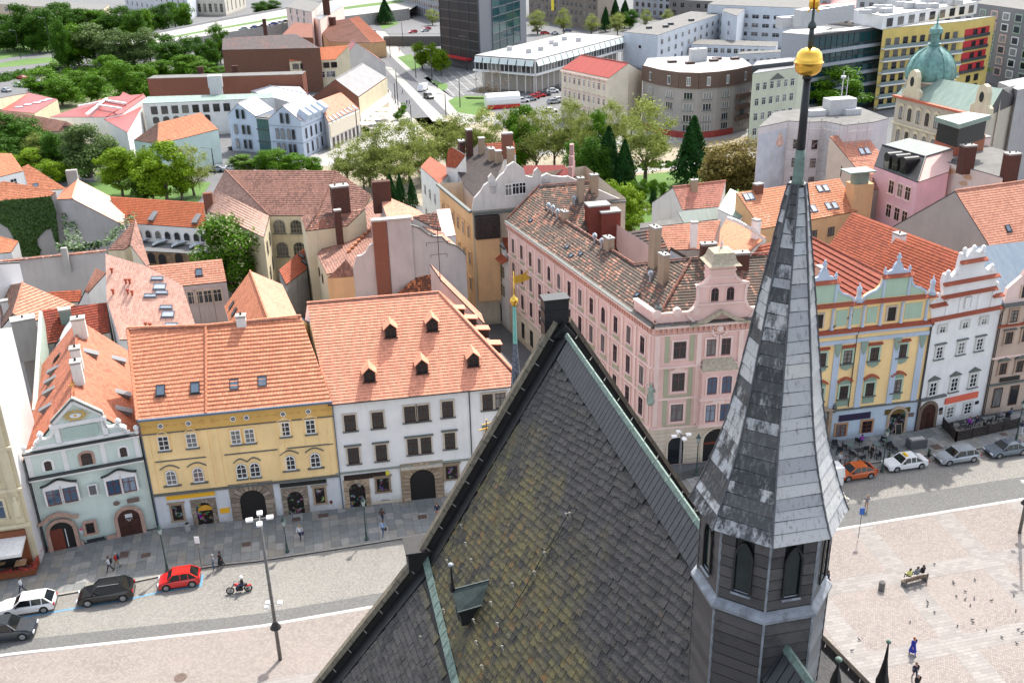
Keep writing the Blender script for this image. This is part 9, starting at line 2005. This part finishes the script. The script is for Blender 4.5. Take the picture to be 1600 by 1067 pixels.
person(335,890,'person in grey jacket and jeans standing by the parking sign',gry,jean,'grey',250,z=.13,pose='stand',arm=1);person(346,885,'person in long black coat beside the one in grey jacket',blk_,blk_,'dark',z=.13,skirt=True);person(470,843,'person in white top and navy trousers walking toward the kerb',wht,nvy,'fair',190,z=.13,bag=nvy)
person(599,836,'person in light blue dress walking behind the slate roof',cloth('pale_blue',(.3,.4,.6)),jean,'brown',200,z=.13,bag=blk_);person(598,817,'person in dark brown top near the white corner house',cloth('brown',(.08,.04,.03)),nvy,'dark',20,z=.13);person(684,809,'person in navy shirt and shorts near the tall portal',nvy,SK,'red',190,z=.13)
person(1312,728,'person in white and black walking in front of the cafe tables',wht,blk_,'fair',z=.13);person(1319,733,'person in pale denim jacket beside the orange car',gry,jean,'dark',z=.13);person(1353,796,'person in striped top and bare legs crossing the cobbled road',gry,SK,'fair',200,arm=2,skirt=False);person(1361,716,'waiter in black standing by the green lamp post',blk_,blk_,'dark',260,z=.13,pose='stand')
person(1594,678,'person in dark blue top and white trousers by the black fence',nvy,wht,'dark',20,z=.13);person(1292,916,'person in dark jacket half hidden by the turret ledge',nvy,jean,'dark',120);person(1425,1022,'person in long royal blue dress walking across the square',blu,blu,'red',170,skirt=True);person(1428,1062,'person in navy shirt behind the grey-haired one',nvy,nvy,'brown',190);person(1431,1080,'grey-haired person in dark clothes at the bottom edge',blk_,nvy,'grey',180)
rp2=random.Random(6);tops=[wht,blk_,nvy,red,gry,jean]
for i,(x,y)in enumerate([(422,250),(428,246),(415,252),(441,250),(446,252),(452,251),(613,155),(616,158),(607,148),(623,176),(629,148),(640,165),(676,134),(680,137),(683,140),(624,82),(626,70),(636,165),(663,137),(594,72)]):
 person(x,y,'%s passer-by, %s of those on foot along the far road'%(['pale-topped','black-clad','navy-clad','red-topped','grey-clad','denim-clad'][i%6],['nearest','first','second','third','fourth','fifth','sixth','seventh','eighth','ninth','tenth','eleventh','twelfth','thirteenth','fourteenth','fifteenth','sixteenth','seventeenth','eighteenth','last'][i]),tops[i%6],[nvy,jean,blk_][i%3],'dark',rp2.uniform(0,360))
c=P(375,925);Mm=Matrix.Translation(c)@Matrix.Rotation(math.pi/2-R_(258),4,'Z');t=thing('motorcycle',c,'black and red motorcycle riding left along the cobbled road','motorcycle')
for x in(-.75,.8):
 mb=MB();k=16;pts=[(x+.31*math.cos(a),0,.33+.31*math.sin(a))for a in np.linspace(0,6.283,k+1)];mb.tube(pts,.065,6);w_=link('wheel',mb.mesh('wheel',M_tyre),t,Mm);mb=MB();mb.tube([(x,-.05,.33),(x,.05,.33)],.2,10);q=link('rim',mb.mesh('rim',M_rim));q.parent=w_
mb=MB();mb.tube([(.8,0,.35),(.5,0,.85),(.35,0,1.0)],.035,6);mb.tube([(.38,-.38,1.05),(.45,0,.98),(.38,.38,1.05)],.025,6);mb.box(-.3,.3,-.16,.16,.25,.6);mb.tube([(-.75,.1,.33),(-.3,.12,.45),(.2,.14,.3)],.05,6);link('frame',mb.mesh('frame',M_trim),t,Mm)
mb=MB();mb.tube([(.42,0,.83),(.2,0,.88),(-.05,0,.8)],[.08,.15,.1],10);mb.box(-1.05,-.6,-.08,.08,.6,.68);link('fuel_tank',mb.mesh('fuel_tank',Cr),t,Mm);mb=MB();mb.tube([(-.05,0,.76),(-.4,0,.74),(-.7,0,.8)],[.12,.15,.08],8);link('seat',mb.mesh('seat',M_trim),t,Mm)
rd=person(0,0,'rider in black jacket, jeans and white helmet on the motorcycle',blk_,jean,'dark',258,'sit',loc_=c+Z_*.38-V((math.sin(R_(258)),math.cos(R_(258)),0))*.3);mb=MB();mb.lathe(c+Z_*1.43-V((math.sin(R_(258)),math.cos(R_(258)),0))*.28,[(.08,0),(.14,.06),(.15,.16),(.1,.26),(.02,.29)],12);mb.obj('helmet',M_whitefr,rd,smooth=True)
# street furniture
M_lampg=plain('green_cast_iron',(.03,.06,.05),.5);M_lglass=plain('lantern_glass',(.35,.4,.38),.15)
def lantern(px,py,label,h=4.3,z=.13):
 c=P(px,py,z);t=thing('street_lamp',c,label,'lamp post','green cast iron lanterns of the square');mb=MB();mb.lathe(c,[(.2,0),(.2,.15),(.12,.3),(.12,.8),(.07,.95),(.05,h-.5),(.04,h-.2),(.16,h-.1)],10);mb.obj('pole',M_lampg,t)
 mb=MB();mb.lathe(c+Z_*(h-.1),[(.12,0),(.24,.55)],6);mb.obj('lantern_glass',M_lglass,t);mb=MB();mb.lathe(c+Z_*(h+.45),[(.28,0),(.14,.18),(.14,.25),(.03,.4),(.03,.52)],6);mb.obj('lantern_cap',M_lampg,t)
lantern(262,893,'green lantern post behind the red hatchback',4.2);lantern(449,862,'thin green post with small lantern right of the tall floodlight mast',3.0);lantern(573,843,'lantern post in front of the white corner house',3.9);lantern(1378,736,'lantern post between the orange car and the taxi');lantern(1587,690,'lantern post behind the blue-grey saloon',4.3);lantern(1088,742,'lantern post by the pink palace portal',4)
M_mast=plain('mast_grey',(.13,.125,.12),.6,var=.2)
def mast(px,py,label,h=13.4,z=0,clutter=True):
 c=P(px,py,z);t=thing('floodlight_mast',c,label,'lamp post','floodlight masts of the square');mb=MB();mb.tube([c,c+Z_*h],[.16,.10],12);mb.obj('mast',M_mast,t,smooth=True)
 for k in range(4):
  a=k*math.pi/2+AZ;d=V((math.cos(a),math.sin(a),0));mb=MB();mb.bar(c+Z_*h,c+Z_*h+d*.5,.06);mb.obj('arm',M_mast,t);mb=MB();s2=d.cross(Z_);mb.prism([c+Z_*(h-.08)+d*.5-s2*.2,c+Z_*(h-.08)+d*.5+s2*.2,c+Z_*(h-.08)+d*1.0+s2*.2,c+Z_*(h-.08)+d*1.0-s2*.2],Z_*.16);mb.obj('floodlight',M_whitefr,t)
 if clutter:
  for z_,a in((5.5,.2),(5.3,2.4),(5.6,4.2)):d=V((math.cos(a),math.sin(a),0));mb=MB();mb.bar(c+Z_*z_,c+Z_*z_+d*.6,.05);mb.box(-.16,.16,-.16,.16,-.12,.12,fr=Matrix.Translation(c+Z_*z_+d*.6));mb.obj('projector',M_whitefr,t)
  mb=MB();mb.lathe(c+Z_*3.2,[(.45,0),(.2,.5),(.18,.55)],10);mb.obj('collar_lamp',M_black,t)
  for k in range(8):mb=MB();z_=4.3+k*.62;mb.bar(c+Z_*z_-S_*.38,c+Z_*z_+S_*.38,.035);mb.obj('cable_bracket',M_rim,t)
mast(438,1030,'tall grey floodlight mast standing on the square left of the church roof');mast(1060,772,'floodlight mast seen between church roof and spire, near the pink palace',5.2+1.6,clutter=False);mast(1593,832,'dark floodlight mast at the right edge of the square')
def bin_(px,py,label,z=.13,m=M_conc):c=P(px,py,z);t=thing('litter_bin',c,label,'litter bin');mb=MB();mb.lathe(c,[(.24,0),(.27,.05),(.27,.82),(.22,.85)],14);mb.obj('body',m,t);mb=MB();mb.lathe(c+Z_*.85,[(.2,0),(.2,.02)],12);mb.obj('opening',M_dark,t)
bin_(294,829,'round grey litter bin against the amber shop front');bin_(634,780,'round grey litter bin left of the tall white-house portal');bin_(1362,668+10,'round concrete bin beside the brown stone portal');bin_(1377,921,'dark cylindrical bin on the square left of the bench',.01,M_mast)
for x,y,b2,lab,m_ in((313,842,885,'thin parking sign pole beside the blue bay',M_whitefr),(1339,797,841,'blue bus sign on a thin grey pole at the edge of the square',plain('blue_sign',(.03,.12,.45),.4))):
 c=P(x+2,b2,.13);hh=ZT(x,y,x+2,b2);t=thing('sign_post',c,lab,'sign');mb=MB();mb.tube([c,c+Z_*hh],.035,6);mb.obj('pole',M_mast,t);mb=MB();mb.prism([c+Z_*hh-RT*.22-Z_*.35,c+Z_*hh+RT*.22-Z_*.35,c+Z_*hh+RT*.22+Z_*.35,c+Z_*hh-RT*.22+Z_*.35],V((0,-.04,0)));mb.obj('plate',m_,t)
c=P(1430,912);t=thing('bench',c,'wooden bench with slatted back in the middle of the square','bench');Mb=Matrix.Translation(c)@Matrix.Rotation(AZ+.12,4,'Z');M_sl=plain('bench_slat',(.14,.10,.07),.7)
for k in range(4):mb=MB();mb.box(-1.2,1.2,-.02+k*.12,.08+k*.12,.42,.46);link('seat_slat',mb.mesh('seat_slat',M_sl),t,Mb)
for k in range(3):mb=MB();mb.box(-1.2,1.2,-.1-.03*k,-.07-.03*k,.52+k*.14,.62+k*.14);link('back_slat',mb.mesh('back_slat',M_sl),t,Mb)
for x in(-1.1,1.1):mb=MB();mb.box(x-.05,x+.05,-.16,.46,0,.42);mb.box(x-.04,x+.04,-.2,-.1,.4,.95);link('leg',mb.mesh('leg',M_mast),t,Mb)
for dx,tp,lg,hr,lab in((-.65,cloth('yellow',(.6,.6,.2)),blk_,'dark','person in pale yellow top at the left end of the bench'),(.15,gry,jean,'brown','person in grey reading in the middle of the bench'),(.75,blk_,blk_,'dark','person in black at the right end of the bench')):person(0,0,lab,tp,lg,hr,-AZ*57.3-7,'sit',loc_=(Mb@V((dx,.12,.5))))
pm=MB();pm.tube([(-.16,0,.1),(-.06,0,.12),(.06,0,.14),(.1,0,.2),(.13,0,.22),(.17,0,.21)],[.02,.06,.06,.03,.03,.005],6);pm.tube([(0,.02,.08),(0,.03,0)],.01,3);pm.tube([(0,-.02,.08),(0,-.03,0)],.01,3);pme=pm.mesh('pigeon',plain('pigeon_grey',(.05,.055,.065),.6,var=.4,scale=12))
PG=[(1460,882),(1489,909),(1490,912),(1449,941),(1449,947),(1460,957),(1494,932),(1508,925),(1508,937),(1522,936),(1516,946),(1523,907),(1549,939),(1584,931),(1587,955),(1422,972),(1342,1000),(1331,1017),(1519,969),(1520,973),(1496,978),(1541,985),(1565,996),(1591,984),(1597,989),(1588,1006)]
for i,(x,y)in enumerate(PG):o=link('pigeon',pme,None,T3(*P(x,y,.01),rp2.uniform(0,6.28),.95),'dark pigeon of the flock scattered over the pale square','pigeon','pigeons scattered on the square')
def table(px,py,label,m,z=.13,sz=.75,name='cafe_table'):
 c=P(px,py,z);t=thing(name,c,label,'table','cafe tables');mb=MB();mb.box(-sz/2,sz/2,-sz/2,sz/2,.7,.75,fr=Matrix.Translation(c)@ax);mb.obj('top',m,t);mb=MB();mb.tube([c,c+Z_*.7],.05,6);mb.lathe(c,[(.25,0),(.25,.03)],8);mb.obj('stand',M_mast,t)
def chair(px,py,label,m,az=0,z=.13,group='cafe chairs',w_=.5):
 c=P(px,py,z);t=thing('cafe_chair',c,label,'chair',group);F4=Matrix.Translation(c)@Matrix.Rotation(az,4,'Z');mb=MB();mb.box(-w_/2,w_/2,-.25,.25,.4,.47,fr=F4);mb.obj('seat',m,t);mb=MB();mb.box(-w_/2,w_/2,.2,.27,.47,.85,fr=F4);mb.obj('backrest',m,t)
 for x in(-1,1):
  for y in(-.22,.22):mb=MB();mb.box(x*w_/2-.03*x-.025,x*w_/2-.03*x+.025,y-.025,y+.025,0,.4,fr=F4);mb.obj('leg',m,t)
M_wick=plain('black_wicker',(.018,.02,.025),.7);M_woodt=plain('tan_table_wood',(.42,.25,.13),.5);M_glt=plain('grey_glass_table',(.12,.16,.15),.15)
for i,(x,y)in enumerate([(1304,699),(1319,702),(1341,694),(1351,706),(1360,711),(1378,694),(1391,702),(1398,706),(1331,714),(1346,720),(1371,716),(1311,710)]):chair(x,y,'black wicker armchair of the light blue restaurant, %s from the left end of its terrace'%ORD[i],M_wick,i*1.1,w_=.62)
for i,(x,y)in enumerate([(1328,704),(1340,712),(1369,703),(1385,697)]):table(x,y,['grey glass table by the light blue wall, nearest the portal','low black table before the restaurant window','grey glass table behind the green lantern','round-looking glass table beside the arched restaurant door'][i],M_glt if i!=1 else M_wick)
c=P(1431,698,.13);t=thing('serving_station',c,'dark wicker serving counter with pale top on the pavement','counter');mb=MB();mb.box(-1,1,-.5,.5,0,1.0,fr=Matrix.Translation(c)@ax);mb.obj('body',plain('grey_wicker',(.1,.1,.1),.8),t);mb=MB();mb.box(-.8,.8,-.3,.3,1,1.08,fr=Matrix.Translation(c)@ax);mb.obj('top',M_greyc,t)
for i,(x,y)in enumerate([(1327,728),(1388,719),(1424,716),(1451,713)]):c=P(x,y,.13);t=thing('potted_shrub',c,'small potted evergreen at the terrace front, %s from the left'%ORD[i],'plant');mb=MB();mb.lathe(c,[(.14,0),(.18,.3)],8);mb.obj('pot',M_trim,t);mb=MB();rq=random.Random(i);[leaf(mb,rq,c+V((rq.gauss(0,.09),rq.gauss(0,.09),.3+rq.random()*.6)),.05,Z_)for _k in range(160)];mb.obj('foliage',L_['conifer'],t)
c=P(1404,678,.13);t=thing('menu_board',c,'black chalk menu board by the arched restaurant door','sign board');mb=MB();mb.prism([c-S_*.35,c+S_*.35,c+S_*.35+Z_*1.1+P_*.25,c-S_*.35+Z_*1.1+P_*.25],P_*.05);mb.obj('board',M_black,t);mb=MB();mb.bar(c-S_*.38,c-S_*.38+Z_*1.15+P_*.25,.06);mb.bar(c+S_*.38,c+S_*.38+Z_*1.15+P_*.25,.06);mb.bar(c-S_*.4+Z_*1.15+P_*.25,c+S_*.4+Z_*1.15+P_*.25,.06);mb.obj('frame',M_sand,t)
f=[P(*q,.13)for q in((1472,668),(1493,690),(1590,668),(1578,650))];t=thing('terrace_fence',f[1],'black slatted timber fence around the cafe terrace at the right','fence')
for a,b2 in((f[0],f[1]),(f[1],f[2])):
 for k in range(5):mb=MB();mb.bar(a+Z_*(.15+k*.24),b2+Z_*(.15+k*.24),.07,.17);mb.obj('slat',plain('charred_board',(.022,.014,.011),.7,var=.3),t)
 n_=int((b2-a).length/1.8)
 for k in range(n_+1):mb=MB();p=a.lerp(b2,k/n_);mb.bar(p,p+Z_*1.3,.12);mb.obj('post',plain('charred_board',(0,0,0)),t)
for i,(x,y)in enumerate([(1486,672),(1500,668),(1514,666),(1530,664),(1545,662),(1560,658),(1574,656),(1507,675),(1540,670),(1572,665)]):(table if i%2 else lambda*a:chair(*a,az=i))(x,y,('black %s inside the fenced right terrace, %s along it'%('table' if i%2 else 'chair',ORD[i])),M_wick)
for i,(x,y,tp)in enumerate([(1513,672,pnk),(1524,670,nvy),(1561,662,gry),(1577,658,jean),(1345,700,pnk)]):person(0,0,['person in purple sitting in the fenced terrace','person in navy beside the one in purple on the terrace','person in grey seated farther right in the fenced terrace','person in blue leaning over the right terrace table','woman in a rosy top seated outside the light blue restaurant'][i],tp,blk_,['brown','dark','grey','dark','dark'][i],200+i*40,'sit',loc_=P(x,y,.13)+Z_*.47)
f=[P(*q,.13)for q in((-30,912),(56,898),(68,862),(-30,880))];t=thing('cafe_terrace',f[1],'dark decked cafe terrace with red flower rail at the left edge','terrace');mb=MB();mb.prism([q for q in f],Z_*.15);mb.obj('deck',plain('deck_board',(.07,.055,.05),.8),t)
M_flr=plain('red_flower',(.45,.04,.03),.7,var=.6,scale=9);rq=random.Random(8)
for a,b2 in((f[0],f[1]),(f[1],f[2])):
 mb=MB();mb.bar(a+Z_*.45,b2+Z_*.45,.06,.7);mb.obj('rail_panel',plain('orange_brown_wood',(0,0,0)),t);mb=MB()
 for k in range(int((b2-a).length*60)):leaf(mb,rq,a.lerp(b2,rq.random())+V((rq.gauss(0,.1),rq.gauss(0,.1),.85+rq.gauss(0,.1))),.07,Z_)
 mb.obj('flower_box',[M_flr],t)
for i,(x,y)in enumerate([(41,863),(9,872),(35,889),(3,888),(10,854)]):table(x,y,'tan wooden table on the left cafe terrace, %s in reading order'%['third','second','fifth','fourth','first'][i],M_woodt,.3,.95)
M_chp=plain('pinkish_metal_chair',(.45,.3,.3),.5)
for i,(x,y)in enumerate([(54,867),(42,873),(12,882),(25,876),(38,883),(0,882)]):chair(x,y,['red cushioned chair at the terrace corner','pale chair below the upper right cafe table','pink chair left of the purple sitter','pink chair of the purple sitter','white chair at the lower cafe table','pink chair cut by the left edge'][i],Cr if i==0 else M_chp,i*.9,.28)
person(0,0,'person in purple seated on the left cafe terrace',pnk,jean,'brown',260,'sit',loc_=P(20,876,.3)+Z_*.47);person(0,0,'person in cream seated at the left edge of the cafe',cloth('cream',(.6,.52,.35)),kha,'fair',80,'sit',loc_=P(3,874,.3)+Z_*.47)
for i,(x,y,b2)in enumerate([(33,48,92),(84,28,100),(222,22,52),(265,25,46),(610,60,90),(622,110,165),(650,82,122),(675,78,126),(697,148,184),(719,122,168),(643,165,196),(491,178,222),(560,172,228),(618,130,162),(336,232,272),(1044,180,212),(730,58,112),(703,35,78),(985,180,262),(630,35,75)]):
 c=P(x,b2);hh=ZT(x,y,x,b2);t=thing('road_lamp',c,'slim dark road lamp, %s of those along the far streets'%(ORD+['last'])[i],'lamp post','road lamps of the far streets');mb=MB();mb.tube([c,c+Z_*hh],[.16,.1],6);mb.obj('pole',M_gutter,t);mb=MB();mb.bar(c+Z_*hh,c+Z_*(hh+.4)-S_*1.8,.1);mb.box(-2.4,-1.6,-.15,.15,.3,.45,fr=Matrix.Translation(c+Z_*hh)@ax);mb.obj('arm',M_rim,t)
